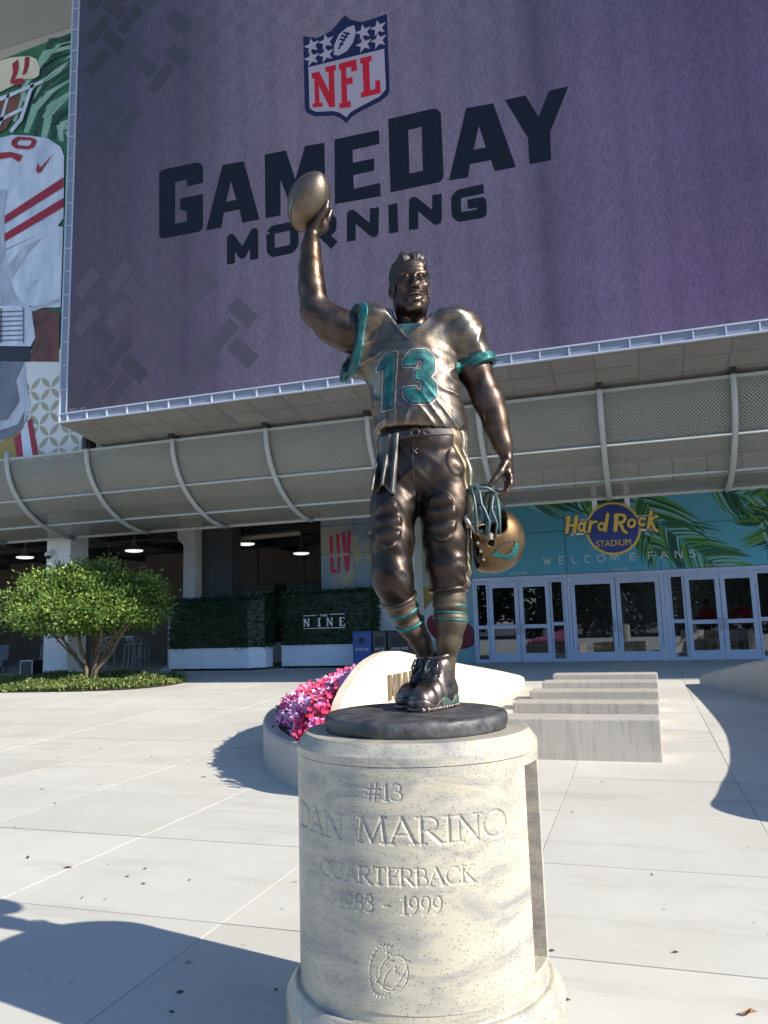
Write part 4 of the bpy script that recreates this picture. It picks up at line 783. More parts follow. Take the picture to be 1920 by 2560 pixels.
# ------------------------------------------------------------------ round stone plinth
PC = Vector((-.853, 2.99)); PD = PC.length; PN = PC.normalized(); PA = math.atan2(PN.y, PN.x)      # PN points away from the viewer
def plinth_mat():
    m = bpy.data.materials.new('speckled_limestone'); m.use_nodes = True; nt = m.node_tree; N = nt.nodes; L = nt.links; p = N['Principled BSDF']
    p.inputs['Roughness'].default_value = .42; tc = N.new('ShaderNodeTexCoord')
    def noise(sc, det=4, ro=.6, st=(1, 1, 1), rot=(0, 0, 0), dist=0):
        mp = N.new('ShaderNodeMapping'); mp.inputs['Scale'].default_value = st; mp.inputs['Rotation'].default_value = rot; L.new(tc.outputs['Object'], mp.inputs[0])
        n = N.new('ShaderNodeTexNoise'); n.inputs['Scale'].default_value = sc; n.inputs['Detail'].default_value = det; n.inputs['Roughness'].default_value = ro; n.inputs['Distortion'].default_value = dist; L.new(mp.outputs[0], n.inputs['Vector']); return n.outputs[0]
    def rng(s, a, b, c=0., d=1.):
        r = N.new('ShaderNodeMapRange'); r.inputs[1].default_value = a; r.inputs[2].default_value = b; r.inputs[3].default_value = c; r.inputs[4].default_value = d; L.new(s, r.inputs[0]); return r.outputs[0]
    def mix(f, a, b):
        x = N.new('ShaderNodeMix'); x.data_type = 'RGBA'; L.new(f, x.inputs[0])
        for s, i in ((a, 6), (b, 7)):
            if isinstance(s, tuple): x.inputs[i].default_value = (*s, 1)
            else: L.new(s, x.inputs[i])
        return x.outputs[2]
    c = mix(rng(noise(3.0, 5, .6), .35, .65), (.48, .445, .35), (.405, .38, .305))
    c = mix(rng(noise(3.6, 9, .74, (.8, .8, 2.6), (.45, .55, 0), .9), .44, .66, 0, .95), c, (.215, .22, .22))
    c = mix(rng(noise(4.0, 3, .5, (1, 1, 1.6)), .66, .78, 0, .4), c, (.50, .40, .22))
    v = N.new('ShaderNodeTexVoronoi'); v.inputs['Scale'].default_value = 105; L.new(tc.outputs['Object'], v.inputs['Vector'])
    sp = N.new('ShaderNodeMath'); sp.operation = 'LESS_THAN'; sp.inputs[1].default_value = .22; L.new(v.outputs['Distance'], sp.inputs[0])
    sel = N.new('ShaderNodeSeparateColor'); L.new(v.outputs['Color'], sel.inputs[0]); s2 = N.new('ShaderNodeMath'); s2.operation = 'GREATER_THAN'; s2.inputs[1].default_value = .45; L.new(sel.outputs[0], s2.inputs[0])
    an = N.new('ShaderNodeMath'); an.operation = 'MULTIPLY'; L.new(sp.outputs[0], an.inputs[0]); L.new(s2.outputs[0], an.inputs[1])
    c = mix(an.outputs[0], c, (.10, .095, .085))
    c = mix(rng(noise(150, 2, .6), .66, .74, 0, .7), c, (.16, .155, .145))
    L.new(c, p.inputs['Base Color'])
    bp = N.new('ShaderNodeBump'); bp.inputs['Strength'].default_value = .12; bp.inputs['Distance'].default_value = .003; L.new(noise(90, 3), bp.inputs['Height']); L.new(bp.outputs[0], p.inputs['Normal'])
    return m
M_STONE = plinth_mat()
M_PLAQ = mat('red_granite', (.20, .10, .075), .35, col2=(.12, .06, .05), scale=60, detail=2)
pl_ = thing('plinth', 'round speckled cream stone plinth engraved with a name, QUARTERBACK and 1983 - 1999', 'plinth', (PC.x, PC.y, 0), rotz=PA-math.pi/2)
# local frame: -y towards the viewer, x to the right.  angle th from the viewer side, + to the right
def pp(th, r, z): return (r*math.sin(th), -r*math.cos(th), z)
# engraved letters: strokes on the unrolled face
def arc(cx, cy, rx, ry, a0, a1, n=10): return [(cx+rx*math.cos(R(a0+(a1-a0)*i/n)), cy+ry*math.sin(R(a0+(a1-a0)*i/n))) for i in range(n+1)]
def sf(x, y, w=.13): return [(x-w, y), (x+w, y)]
GL = {
 'A': (.82, [[(.06, 0), (.40, 1)], ([(.40, 1), (.76, 0)], 1.5), [(.17, .34), (.63, .34)], sf(.06, 0, .1), sf(.76, 0, .12)]),
 'B': (.66, [([(.14, 0), (.14, 1)], 1.5), [(.14, 1), (.34, 1)], arc(.34, .76, .2, .24, 90, -90), [(.14, .52), (.36, .52)], arc(.36, .26, .25, .26, 90, -90), [(.14, 0), (.36, 0)], sf(.1, 0, .1), sf(.1, 1, .1)]),
 'C': (.80, [(arc(.48, .5, .40, .5, 50, 310, 16), 1.2), [(.74, .88), (.74, .74)]]),
 'D': (.86, [([(.14, 0), (.14, 1)], 1.5), [(.14, 1), (.36, 1)], (arc(.36, .5, .42, .5, 90, -90, 14), 1.2), [(.14, 0), (.36, 0)], sf(.1, 0, .1), sf(.1, 1, .1)]),
 'E': (.62, [([(.14, 0), (.14, 1)], 1.5), [(.1, 1), (.54, 1), (.54, .87)], [(.14, .52), (.44, .52)], [(.1, 0), (.57, 0), (.57, .14)]]),
 'I': (.34, [([(.17, 0), (.17, 1)], 1.5), sf(.17, 0), sf(.17, 1)]),
 'K': (.74, [([(.14, 0), (.14, 1)], 1.5), [(.14, .45), (.60, 1)], ([(.28, .58), (.70, 0)], 1.4), sf(.14, 0), sf(.14, 1), sf(.6, 1, .1), sf(.70, 0, .1)]),
 'M': (1.04, [[(.12, 0), (.20, 1)], ([(.20, 1), (.52, .04)], 1.4), [(.52, .04), (.84, 1)], ([(.84, 1), (.92, 0)], 1.5), sf(.12, 0, .1), sf(.92, 0, .12), sf(.16, 1, .08), sf(.88, 1, .08)]),
 'N': (.88, [[(.15, 0), (.15, 1)], ([(.15, 1), (.74, 0)], 1.4), [(.74, 0), (.74, 1)], sf(.15, 0), sf(.12, 1, .1), sf(.74, 1)]),
 'O': (.96, [(arc(.48, .5, .42, .5, 0, 360, 24), 1.25)]),
 'Q': (.96, [(arc(.48, .5, .42, .5, 0, 360, 24), 1.25), [(.52, .02), (.72, -.14), (1.0, -.2)]]),
 'R': (.78, [([(.14, 0), (.14, 1)], 1.5), [(.14, 1), (.36, 1)], arc(.36, .74, .25, .26, 90, -90), [(.14, .48), (.36, .48)], ([(.34, .48), (.72, 0)], 1.4), sf(.14, 0), sf(.1, 1, .1), sf(.74, 0, .08)]),
 'T': (.76, [([(.38, 0), (.38, 1)], 1.5), [(.06, .86), (.06, 1), (.70, 1), (.70, .86)], sf(.38, 0)]),
 'U': (.86, [([(.15, 1), (.15, .32)], 1.4), arc(.43, .32, .28, .32, 180, 360), [(.71, .32), (.71, 1)], sf(.15, 1), sf(.71, 1)]),
 '1': (.40, [([(.24, 0), (.24, 1)], 1.3), [(.08, .84), (.24, 1)], sf(.24, 0)]),
 '3': (.60, [arc(.28, .76, .22, .24, 140, -90), arc(.28, .27, .26, .27, 90, -150)]),
 '8': (.62, [arc(.31, .76, .19, .24, 0, 360, 16), arc(.31, .27, .24, .27, 0, 360, 16)]),
 '9': (.62, [arc(.31, .68, .22, .32, 0, 360, 16), [(.53, .68), (.50, .38), (.36, .1), (.18, 0)]]),
 '#': (.80, [[(.22, 0), (.34, 1)], [(.48, 0), (.60, 1)], [(.06, .66), (.76, .66)], [(.04, .33), (.74, .33)]]),
 '-': (.60, [[(.12, .42), (.46, .42)]]), ' ': (.42, [])}
SEG = []
def engrave(txt, s0, s1, z0, z1, w):
    tot = sum(GL[c][0] for c in txt); k = (s1-s0)/tot; x = s0; H = z1-z0
    for c in txt:
        for st_ in GL[c][1]:
            pts, kk = (st_, 1.0) if isinstance(st_, list) else st_
            q = [(x+p[0]*k, z0+p[1]*H) for p in pts]
            for a, b in zip(q, q[1:]): SEG.append((a, b, w*kk))
        x += GL[c][0]*k
engrave('#13', -.186, -.052, 1.02, 1.074, .0042)
engrave('DAN MARINO', -.56, .325, .885, .967, .0052)
engrave('QUARTERBACK', -.395, .180, .756, .808, .0042)
engrave('1983 - 1999', -.30, .068, .668, .722, .0042)
# leaping fish emblem inside a ray-edged ring
ec = (-.108, .495)
rays = [(ec[0]+(.078 if i % 2 == 0 else .070)*math.cos(R(85+i*5.2)), ec[1]+(.082 if i % 2 == 0 else .073)*math.sin(R(70+i*6.8))) for i in range(46)]
DO = [(.95, .52), (.72, .60), (.52, .74), (.28, .80), (.08, .72), (-.02, .86), (-.22, .92), (-.14, .66), (-.38, .44), (-.54, .10), (-.58, -.28), (-.82, -.52), (-.60, -.52), (-.44, -.78), (-.38, -.42), (-.24, -.06), (.0, .20), (.24, .30), (.18, .02), (.42, .34), (.66, .42), (.95, .52)]
EX = lambda P, k=.066: [(ec[0]+x*k, ec[1]-.004+y*k) for x, y in P]
for poly in [rays, EX(DO), arc(ec[0], ec[1]-.002, .055, .058, 200, 385, 18), EX([(.66, .50), (.78, .50)]), EX([(-.30, .30), (-.10, .48), (.14, .54)]), EX([(-.50, -.70), (-.25, -.62), (0, -.72), (.25, -.62), (.5, -.70)])]:
    for a, b in zip(poly, poly[1:]): SEG.append((a, b, .0030))
RB = .462; ZB0, ZB1 = .365, 1.125; TH0, TH1 = R(-118), R(55)
ds = .0024; ns = int(RB*(TH1-TH0)/ds); nz = int((ZB1-ZB0)/ds)
S_ = np.linspace(RB*TH0, RB*TH1, ns+1); Z_ = np.linspace(ZB0, ZB1, nz+1); DEP = np.zeros((ns+1, nz+1))
for a, b, w in SEG:
    i0, i1 = np.searchsorted(S_, [min(a[0], b[0])-w*1.6, max(a[0], b[0])+w*1.6]); j0, j1 = np.searchsorted(Z_, [min(a[1], b[1])-w*1.6, max(a[1], b[1])+w*1.6])
    if i1 <= i0 or j1 <= j0: continue
    A, B = np.meshgrid(S_[i0:i1], Z_[j0:j1], indexing='ij'); vx, vy = b[0]-a[0], b[1]-a[1]; t = np.clip(((A-a[0])*vx+(B-a[1])*vy)/(vx*vx+vy*vy+1e-12), 0, 1)
    dd = np.hypot(A-a[0]-t*vx, B-a[1]-t*vy); DEP[i0:i1, j0:j1] = np.maximum(DEP[i0:i1, j0:j1], np.clip(1.15-dd/w, 0, 1)*w*.8)
TT, ZZ = np.meshgrid(S_/RB, Z_, indexing='ij'); RRR = RB-DEP
bv = np.stack([RRR*np.sin(TT), -RRR*np.cos(TT), ZZ], -1).reshape(-1, 3); idg = np.arange((ns+1)*(nz+1)).reshape(ns+1, nz+1)
bf = np.stack([idg[:-1, :-1], idg[1:, :-1], idg[1:, 1:], idg[:-1, 1:]], -1).reshape(-1, 4)
np_obj('inscribed_face', bv, bf, M_STONE, pl_, smooth=False)
# rest of the drum: niche on the right, plain back
th = lambda d: R(d)
def extr(poly, z0, z1, name, m, par=pl_, bevel=0):
    q = MB().prism(poly, lambda p: (p[0], p[1], z0), lambda p: (p[0], p[1], z1)); return q.build(name, m, par, local=True, bevel=bevel)
def P2(d, r=RB): return (r*math.sin(R(d)), -r*math.cos(R(d)))
core = [P2(55, RB-.0005)]+[P2(55, .36)]+[P2(73, .36)]+[P2(d) for d in range(73, 243, 5)]+[P2(242.0)]+[P2(242, .42)]+[P2(d, .42) for d in range(246, 415, 8)]
extr(core, .365, 1.125, 'drum_core', M_STONE)
lip = [P2(d, RB-.001) for d in range(55, 74, 3)]+[P2(73, RB-.001), P2(73, .36), P2(55, .36)]
extr(lip, .366, .405, 'niche_sill', M_STONE); extr(lip, 1.09, 1.1255, 'niche_head', M_STONE)
q0 = Vector(P2(55.5, .362)); q1 = Vector(P2(72.5, .362)); n = (q0+q1).normalized()
extr([tuple(q0+n*.004), tuple(q1+n*.004), tuple(q1+n*.03), tuple(q0+n*.03)], .42, 1.08, 'plaque', M_PLAQ)
cap = MB().lathe([(0, 1.1265), (.462, 1.1265), (.4645, 1.128), (.4645, 1.156), (.432, 1.198), (.428, 1.199), (0, 1.199)], n=96); cap.build('cap', M_STONE, pl_, local=True, smooth=False)
for nm_ in ('cap',):
    me_ = bpy.data.objects[nm_].data; me_.polygons.foreach_set('use_smooth', [True]*len(me_.polygons)); me_.set_sharp_from_angle(angle=R(14))
fo = MB().lathe([(0, .0), (.515, 0), (.515, .268), (.512, .276), (.482, .318), (.476, .322), (.462, .323), (.458, .328), (.458, .3645), (0, .3645)], n=96)
fo.build('foot', M_STONE, pl_, local=True, smooth=True).data.set_sharp_from_angle(angle=R(14))

# ------------------------------------------------------------------ wedge planter, lettered wall, flowers
def kerb_wall(name, label, pts, h, wd, group=None, mir=False):
    """low curved wall; pts is the outer base line"""
    n = len(pts); L = []
    for i in range(n):
        a = Vector(pts[max(0, i-1)]); b = Vector(pts[min(n-1, i+1)]); d = (b-a).normalized(); nn = Vector((d.y, -d.x)) if not mir else Vector((-d.y, d.x)); L.append((Vector(pts[i]), nn))
    v = []; f = []; sec = [(0, -.05), (.0, -.02), (.0, h-.025), (.025, h), (wd-.02, h), (wd, h-.02), (wd, -.05)]
    for (p, nn) in L:
        for (o, z) in sec: q = p+nn*o; v.append((q.x, q.y, zg(q.y)+z))
    k = len(sec)
    for i in range(n-1):
        for j in range(k-1): f.append((i*k+j, (i+1)*k+j, (i+1)*k+j+1, i*k+j+1) if mir else (i*k+j, i*k+j+1, (i+1)*k+j+1, (i+1)*k+j))
    f.append(tuple(range(k)) if mir else tuple(reversed(range(k)))); f.append(tuple((n-1)*k+j for j in (reversed(range(k)) if mir else range(k))))
    o = MB().raw(v, f).build(name, M_KERB); return tag(o, label, 'planter wall', group)
def smooth_line(P, m=8):
    out = []
    for i in range(len(P)-1):
        p0, p1, p2, p3 = (Vector(P[max(0, i-1)]), Vector(P[i]), Vector(P[i+1]), Vector(P[min(len(P)-1, i+2)]))
        for k in range(m):
            t = k/m; out.append(tuple(.5*((2*p1)+(p2-p0)*t+(2*p0-5*p1+4*p2-p3)*t*t+(3*p1-p0-3*p2+p3)*t**3)))
    return out+[tuple(P[-1])]
LW = smooth_line([(-2.62, 6.93), (-2.95, 6.98), (-3.38, 7.33), (-4.02, 8.08), (-4.62, 9.11), (-4.98, 10.18), (-4.95, 11.3), (-4.5, 12.3), (-3.7, 13.1), (-2.85, 13.5)])
KW = smooth_line([(-2.74, 8.05), (-2.50, 7.62), (-2.42, 7.25), (-2.62, 6.93), (-2.95, 6.98), (-3.38, 7.33), (-4.02, 8.08), (-4.62, 9.11), (-4.98, 10.18), (-4.95, 11.3), (-4.5, 12.3), (-3.7, 13.1), (-2.85, 13.5)])
kerb_wall('planter_kerb', 'curved low concrete wall holding the pink and red flower bed', KW, .43, .17)
slab('bed_soil', [[(-2.55, 7.2), (-2.68, 7.02), (-3.3, 7.5), (-3.2, 8.0), (-2.7, 7.9)]], lambda a, b, h: (a, b, zg(b)+h), mat('planter_mulch', (.035, .025, .018), .95), None, th=.05, base=.30); tag(bpy.data.objects['bed_soil'], kind='structure')
# lettered wall: traced profile (Y, Z) along X
WL = [(7.62, .15), (7.60, .70), (7.66, .80), (7.82, .93), (8.02, 1.03), (8.22, 1.13), (8.45, 1.20), (8.75, 1.255), (9.05, 1.275), (9.35, 1.262), (9.7, 1.22), (10.2, 1.15), (11.3, 1.03), (12.4, .905), (13.55, .78), (14.6, .66), (15.5, .55), (15.9, .50), (16.05, .47), (16.1, .42), (16.1, .2)]
xw = lambda y: -2.95+.0812*(y-7.5)
def wall_thing(name, label, sgn, xf, prof_, text=True, cat='sign wall'):
    root = thing(name, label, cat, (xf(8), 8, .0))
    th_ = .15
    q = MB(); n = len(prof_); inner = [(y, z) for y, z in prof_]
    # chamfered prism: front face slightly smaller than the back
    cy = sum(p[0] for p in prof_)/n; v = []
    def ins(i, e):
        a, b, c = Vector(prof_[i-1]), Vector(prof_[i]), Vector(prof_[(i+1) % n]); d = ((b-a).normalized()+(c-b).normalized()); d = d.normalized() if d.length > 1e-6 else Vector((1, 0)); nn = Vector((d.y, -d.x)); return b+nn*e
    rings = [(0, .055), (.02, .02), (.05, 0), (th_, 0)]
    for dx, e in rings:
        for i in range(n):
            p = ins(i, e) if prof_[i][1] > .3 else Vector(prof_[i])+Vector((e*.5 if prof_[i][0] < 10 else -e*.5, 0))
            v.append((xf(p.x)-sgn*dx, p.x, p.y))
    f = [tuple(range(n)) if sgn < 0 else tuple(reversed(range(n)))]
    for r_ in range(len(rings)-1):
        for i in range(n):
            j = (i+1) % n; fc = (r_*n+i, r_*n+j, (r_+1)*n+j, (r_+1)*n+i); f.append(fc if sgn > 0 else tuple(reversed(fc)))
    l = (len(rings)-1)*n; f.append(tuple(range(l, l+n)) if sgn > 0 else tuple(reversed(range(l, l+n))))
    o = MB().raw(v, f).build('wall', M_CREAM, root)
    bm = bmesh.new(); bm.from_mesh(o.data); bmesh.ops.recalc_face_normals(bm, faces=bm.faces[:]); bm.to_mesh(o.data); bm.free()
    return root
sw = wall_thing('sign_wall', 'sunlit cream stone wall with domed end and raised letters behind the statue', 1, xw, WL)
M_BRZL = mat('aged_brass_letters', (.24, .19, .125), .5, metal=.3, col2=(.18, .145, .10), scale=8)
def wfn(a, b, h): return (xw(a)+h, a, b)
x = 8.80
for ch in 'MIAMI':
    w = {'M': .25, 'I': .075, 'A': .23}[ch]; z0 = .715; H = .29
    sh = {'M': [[(0, 0), (0, 1), (.26, 1), (.5, .5), (.74, 1), (1, 1), (1, 0), (.76, 0), (.76, .55), (.58, .15), (.42, .15), (.24, .55), (.24, 0)]], 'I': [[(0, 0), (0, 1), (1, 1), (1, 0)]], 'A': [[(0, 0), (.36, 1), (.64, 1), (1, 0), (.76, 0), (.68, .22), (.32, .22), (.24, 0)]]}[ch]
    ho = [[(.4, .42), (.5, .74), (.6, .42)]] if ch == 'A' else []
    g = lambda P: [(x+p[0]*w, z0+p[1]*H) for p in P]
    slab('letter', [g(p) for p in sh], wfn, M_BRZL, sw, [g(p) for p in ho], th=.035, base=-.001)
    x += w+.05
# soil and flowers on a mound between kerb and wall
def mound(x, y):
    """height of the bed"""
    xr = xw(y)-.17
    # left edge of the bed at this y
    ys = [p[1] for p in LW]; xl = np.interp(y, ys, [p[0] for p in LW])+.22
    u = (x-xl)/max(.05, xr-xl); top = np.interp(y, [7.0, 7.6, 8.3, 9.2, 10.5, 12, 13.5], [.46, .68, .94, 1.03, .86, .62, .44]); return u, zg(y)+.36+(top-.36)*max(0, min(1, u))**.62
M_SOIL = mat('bark_mulch', (.035, .025, .018), .95, col2=(.02, .015, .012), scale=25, bump=.6)
fb = thing('flower_bed', 'sloping bed of pink, magenta and red bedding flowers against the lettered wall', 'flower bed', (-3.6, 9, .2))
gx = np.linspace(-5.6, -2.2, 40); gy = np.linspace(7.05, 13.4, 60); v = []; f = []; ok = {}
for j, y in enumerate(gy):
    ys = [p[1] for p in LW]; xl = np.interp(y, ys, [p[0] for p in LW])+.1; xr = xw(y)-.16
    for i in range(21): 
        xx = xl+(xr-xl)*i/20; u, z = mound(xx, y); v.append((xx, y, z-.05+(-.06 if u < .02 else 0)))
for j in range(len(gy)-1):
    for i in range(20): f.append((j*21+i, j*21+i+1, (j+1)*21+i+1, (j+1)*21+i))
MB().raw(v, f).build('soil', M_SOIL, fb, smooth=True)
def flower_mesh(seed, m):
    q = random.Random(seed); mb = MB(); mb.v.append((0, 0, 0))
    for k in range(15):
        c = Vector((q.gauss(0, .036), q.gauss(0, .036), q.uniform(.0, .09)+.03)); nrm = Vector((q.gauss(.55, .55), q.gauss(-.35, .55), .65)).normalized(); t = nrm.orthogonal().normalized(); b_ = nrm.cross(t); a0 = q.random()*6
        ci_ = len(mb.v); mb.v.append(tuple(c))
        for p_ in range(5):
            a = a0+p_*2*math.pi/5; d = t*math.cos(a)+b_*math.sin(a); e = t*math.cos(a+.6)+b_*math.sin(a+.6); g_ = t*math.cos(a-.6)+b_*math.sin(a-.6); r_ = q.uniform(.017, .025)
            n0 = len(mb.v); mb.v += [tuple(c+g_*r_*.8+nrm*.004), tuple(c+d*r_*1.15+nrm*.002), tuple(c+e*r_*.8+nrm*.004)]; mb.f.append((ci_, n0, n0+1, n0+2))
            if p_ == 0: mb.f.append((0, ci_, n0))
    return mesh_data('flower', mb.v, mb.f, m)
M_FL = [mat('petal_pink', (.84, .34, .60), .6, col2=(.88, .50, .72), scale=30), mat('petal_magenta', (.70, .10, .38), .6, col2=(.78, .22, .50), scale=30), mat('petal_red', (.62, .02, .08), .6, col2=(.72, .06, .18), scale=30), mat('petal_lilac', (.86, .52, .78), .6)]
FM = [[flower_mesh(10*i+j, M_FL[i]) for j in range(3)] for i in range(4)]
q = random.Random(21); cnt = 0; lv = MB(); more = MB(); spots = []
while len(spots) < 760:
    y = 7.1+q.random()**1.3*6.2; x = q.uniform(-5.0, -2.4); u, z = mound(x, y)
    if not (.0 < u < .99): continue
    if any((x-a)**2+(y-b)**2 < .0075 for a, b, _ in spots[-400:]): 
        if q.random() < .9: continue
    spots.append((x, y, z))
spots.sort(key=lambda s: s[0]**2+s[1]**2)
def hue(x, y): 
    n = math.sin(x*5.1+y*2.3)+math.sin(x*2.2-y*4.7+1.3); return 2 if n > .75 else (0 if n > -.4 else q.choice([0, 3, 1]))
for i, (x, y, z) in enumerate(spots):
    k = hue(x, y) if q.random() < .8 else q.choice([0, 1, 2, 3]); me = FM[k][q.randrange(3)]; s = q.uniform(.85, 1.35)
    if i < 300: o = add('flower', me, fb, Vector((x, y, z+.02))-wloc(fb), (q.uniform(-.3, .3), q.uniform(-.3, .3), q.uniform(-.6, .6))); o.scale = (s, s, s)
    else:
        mm = Matrix.Translation((x, y, z+.02)) @ Matrix.Rotation(q.uniform(-.6, .6), 4, 'Z') @ Matrix.Scale(s, 4); n = len(more.v)
        more.v += [tuple(mm @ w.co) for w in me.vertices]; more.f += [tuple(a+n for a in p_.vertices) for p_ in me.polygons]
    for _ in range(13):
        c = Vector((x+q.gauss(0, .055), y+q.gauss(0, .055), z+q.uniform(-.02, .05))); d = Vector((q.gauss(0, 1), q.gauss(0, 1), q.gauss(.5, .5))).normalized(); t = d.orthogonal().normalized()*.016; L_ = q.uniform(.03, .06)
        lv.raw([c, c+d*L_*.5+t, c+d*L_, c+d*L_*.5-t], [(0, 1, 2, 3)])
M_FLEAF = mat('bedding_foliage', (.045, .07, .025), .5, col2=(.09, .035, .03), scale=12)
tag(more.build('distant_flowers', M_FL[0], fb), kind='stuff'); tag(lv.build('foliage', M_FLEAF, fb), kind='stuff')
# the matching planter on the right, mostly out of view
RW = smooth_line([(1.06, 16.2), (1.5, 15.2), (1.93, 14.05), (2.25, 12.6), (2.4, 11.0), (2.3, 9.2), (2.05, 7.6), (1.95, 6.9), (2.35, 6.5), (3.2, 6.6), (4.2, 7.8), (4.8, 9.6)])
def tall_wall(name, label, pts, hs_):
    n = len(pts); v = []; f = []; wd = .26
    for i, p in enumerate(pts):
        a = Vector(pts[max(0, i-1)]); b = Vector(pts[min(n-1, i+1)]); d = (b-a).normalized(); nn = Vector((-d.y, d.x)); h = hs_(i/(n-1)); z = zg(p[1])
        nn = nn if nn.x > 0 or i > n*.7 else -nn
        for o, zz in ((0, -.05), (0, h-.05), (.05, h), (wd, h), (wd, -.05)): w = Vector(p)+nn*o; v.append((w.x, w.y, z+zz))
    for i in range(n-1):
        for j in range(4): f.append((i*5+j, i*5+j+1, (i+1)*5+j+1, (i+1)*5+j))
    f += [tuple(range(5)), tuple(reversed(range((n-1)*5, n*5)))]
    o = MB().raw(v, f).build(name, M_KERB); bm = bmesh.new(); bm.from_mesh(o.data); bmesh.ops.recalc_face_normals(bm, faces=bm.faces[:]); bm.to_mesh(o.data); bm.free()
    return tag(o, label, 'planter wall')
tall_wall('planter_wall', 'shaded grey concrete planter wall at the right edge beside the walkway', RW, lambda t: .17+.72*math.sin(min(1, t*2.6)*math.pi/2))
rb = thing('flower_bed', 'sliver of pink flowers showing over the right planter wall', 'flower bed', (2.6, 13.8, .7))
MB().raw([(1.5, 15.6, .62), (2.4, 13.4, .72), (2.75, 10.5, .6), (2.4, 7.2, .4), (4.6, 9.6, .5), (4.8, 13, .6), (2.6, 15.8, .6)], [(0, 1, 2, 3, 4, 5, 6)]).build('soil', M_SOIL, rb)
for i in range(6):
    y = q.uniform(14.0, 14.9); xw_ = np.interp(-y, [-15.2, -14.05, -12.6], [1.5, 1.93, 2.25]); o = add('flower', FM[q.choice([0, 1, 3])][q.randrange(3)], rb, Vector((xw_+q.uniform(.3, .6), y, .70+q.uniform(-.05, .03)))-wloc(rb), (0, 0, q.random()*6)); o.scale = (1.0,)*3

# ------------------------------------------------------------------ concrete bench blocks
names = ['nearest and lowest-set concrete bench block, directly behind the stone plinth', 'second concrete bench block from the plinth in the row of five', 'middle concrete bench block in the row of five', 'fourth concrete bench block from the plinth, second from the doors', 'farthest concrete bench block of the row, nearest the glass doors']
for i, (y, x0, x1) in enumerate([(9.15, -2.0, .165), (10.42, -1.64, .19), (11.6, -1.57, .22), (12.76, -1.52, .243), (13.87, -1.465, .265)]):
    z = zg(y); o = MB().box(x0, x1, y, y+.48, z-.03, z+.455).build('bench_block', M_BENCH, None, bevel=.018); tag(o, names[i], 'bench', 'row of concrete bench blocks on the walkway')

# ------------------------------------------------------------------ small litter on the paving
M_LEAF = mat('dry_leaf', (.10, .055, .025), .8, col2=(.05, .03, .018), scale=20)
litter = MB()
for i in range(110):
    y = 2.2+q.random()**1.3*9; x = q.uniform(-math.tan(R(44))*y, math.tan(R(11))*y+.6)
    if (x-PC.x)**2+(y-PC.y)**2 < .3 or (x > 2): continue
    a = q.random()*6.3; s = q.uniform(.006, .02); c = Vector((x, y, zg(y)+.004)); d = Vector((math.cos(a), math.sin(a), 0))*s*q.uniform(1, 2); e = Vector((-math.sin(a), math.cos(a), 0))*s*.5
    litter.raw([c-d, c-e+Vector((0, 0, .006)), c+d+Vector((0, 0, .003)), c+e], [(0, 1, 2, 3)])
tag(litter.build('leaf_litter', M_LEAF), 'scattered bits of dry leaf on the pale paving', 'litter', kind='stuff')
lf = MB().raw([(0, 0, 0), (.02, -.015, .012), (.05, -.008, .02), (.06, .01, .012), (.03, .022, .018), (-.03, .0, .002)], [(0, 1, 2, 3, 4), (0, 4, 5)])
o = lf.build('fallen_leaf', mat('tan_leaf', (.30, .16, .05), .6)); o.location = (.30, 3.62, .006); o.scale = (.8, .8, 1.2); tag(o, 'single curled tan leaf lying on the paving at lower right', 'leaf')
# ------------------------------------------------------------------ clipped tree and its bed
M_BARK = mat('grey_brown_bark', (.20, .15, .10), .85, col2=(.11, .08, .055), scale=9, bump=.6, bscale=30, stretch=(1, 1, .3))
def leaf_mat(name, c1, c2, c3):
    m = mat(name, c1, .42, col2=c2, scale=1.1, detail=3)
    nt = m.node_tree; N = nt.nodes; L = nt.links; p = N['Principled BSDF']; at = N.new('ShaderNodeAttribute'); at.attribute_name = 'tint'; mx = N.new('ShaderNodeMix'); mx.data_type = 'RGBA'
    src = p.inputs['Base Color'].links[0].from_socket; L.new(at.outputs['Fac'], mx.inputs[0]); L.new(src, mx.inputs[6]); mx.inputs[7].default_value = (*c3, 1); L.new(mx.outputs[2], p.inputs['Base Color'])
    tl = N.new('ShaderNodeBsdfTranslucent'); L.new(mx.outputs[2], tl.inputs[0]); ms = N.new('ShaderNodeMixShader'); ms.inputs[0].default_value = .22; L.new(p.outputs[0], ms.inputs[1]); L.new(tl.outputs[0], ms.inputs[2]); L.new(ms.outputs[0], N['Material Output'].inputs[0])
    return m
M_TLEAF = leaf_mat('glossy_leaf', (.055, .14, .02), (.022, .066, .014), (.28, .38, .07))
M_GCOV = leaf_mat('groundcover_leaf', (.07, .13, .025), (.045, .09, .02), (.28, .30, .08))
M_HEDGE = leaf_mat('hedge_leaf', (.012, .05, .02), (.008, .035, .016), (.02, .075, .03))
def leaves(name, C, D, size, m, parent, seed=1, tint=None, wide=.5):
    """C centres, D leaf directions -> one mesh of folded leaf quads"""
    g = np.random.default_rng(seed); n = len(C); D = D/np.linalg.norm(D, axis=1, keepdims=True); T = np.cross(D, g.normal(size=(n, 3))); T /= np.linalg.norm(T, axis=1, keepdims=True); Nn = np.cross(D, T)
    s = (size*g.uniform(.7, 1.3, n))[:, None]
    V = np.stack([C, C+D*s*.5+T*s*wide*.5+Nn*s*.08, C+D*s, C+D*s*.5-T*s*wide*.5+Nn*s*.08], 1).reshape(-1, 3)
    F = np.arange(4*n).reshape(n, 4); off = np.array(wloc(parent)) if parent else 0
    o = np_obj(name, V-off, F, m, parent, smooth=False)
    a = o.data.attributes.new('tint', 'FLOAT', 'FACE'); a.data.foreach_set('value', (tint if tint is not None else g.random(n)**2).astype(np.float32)); return o
TB = Vector((-13.5, 16.84, zg(16.84)))
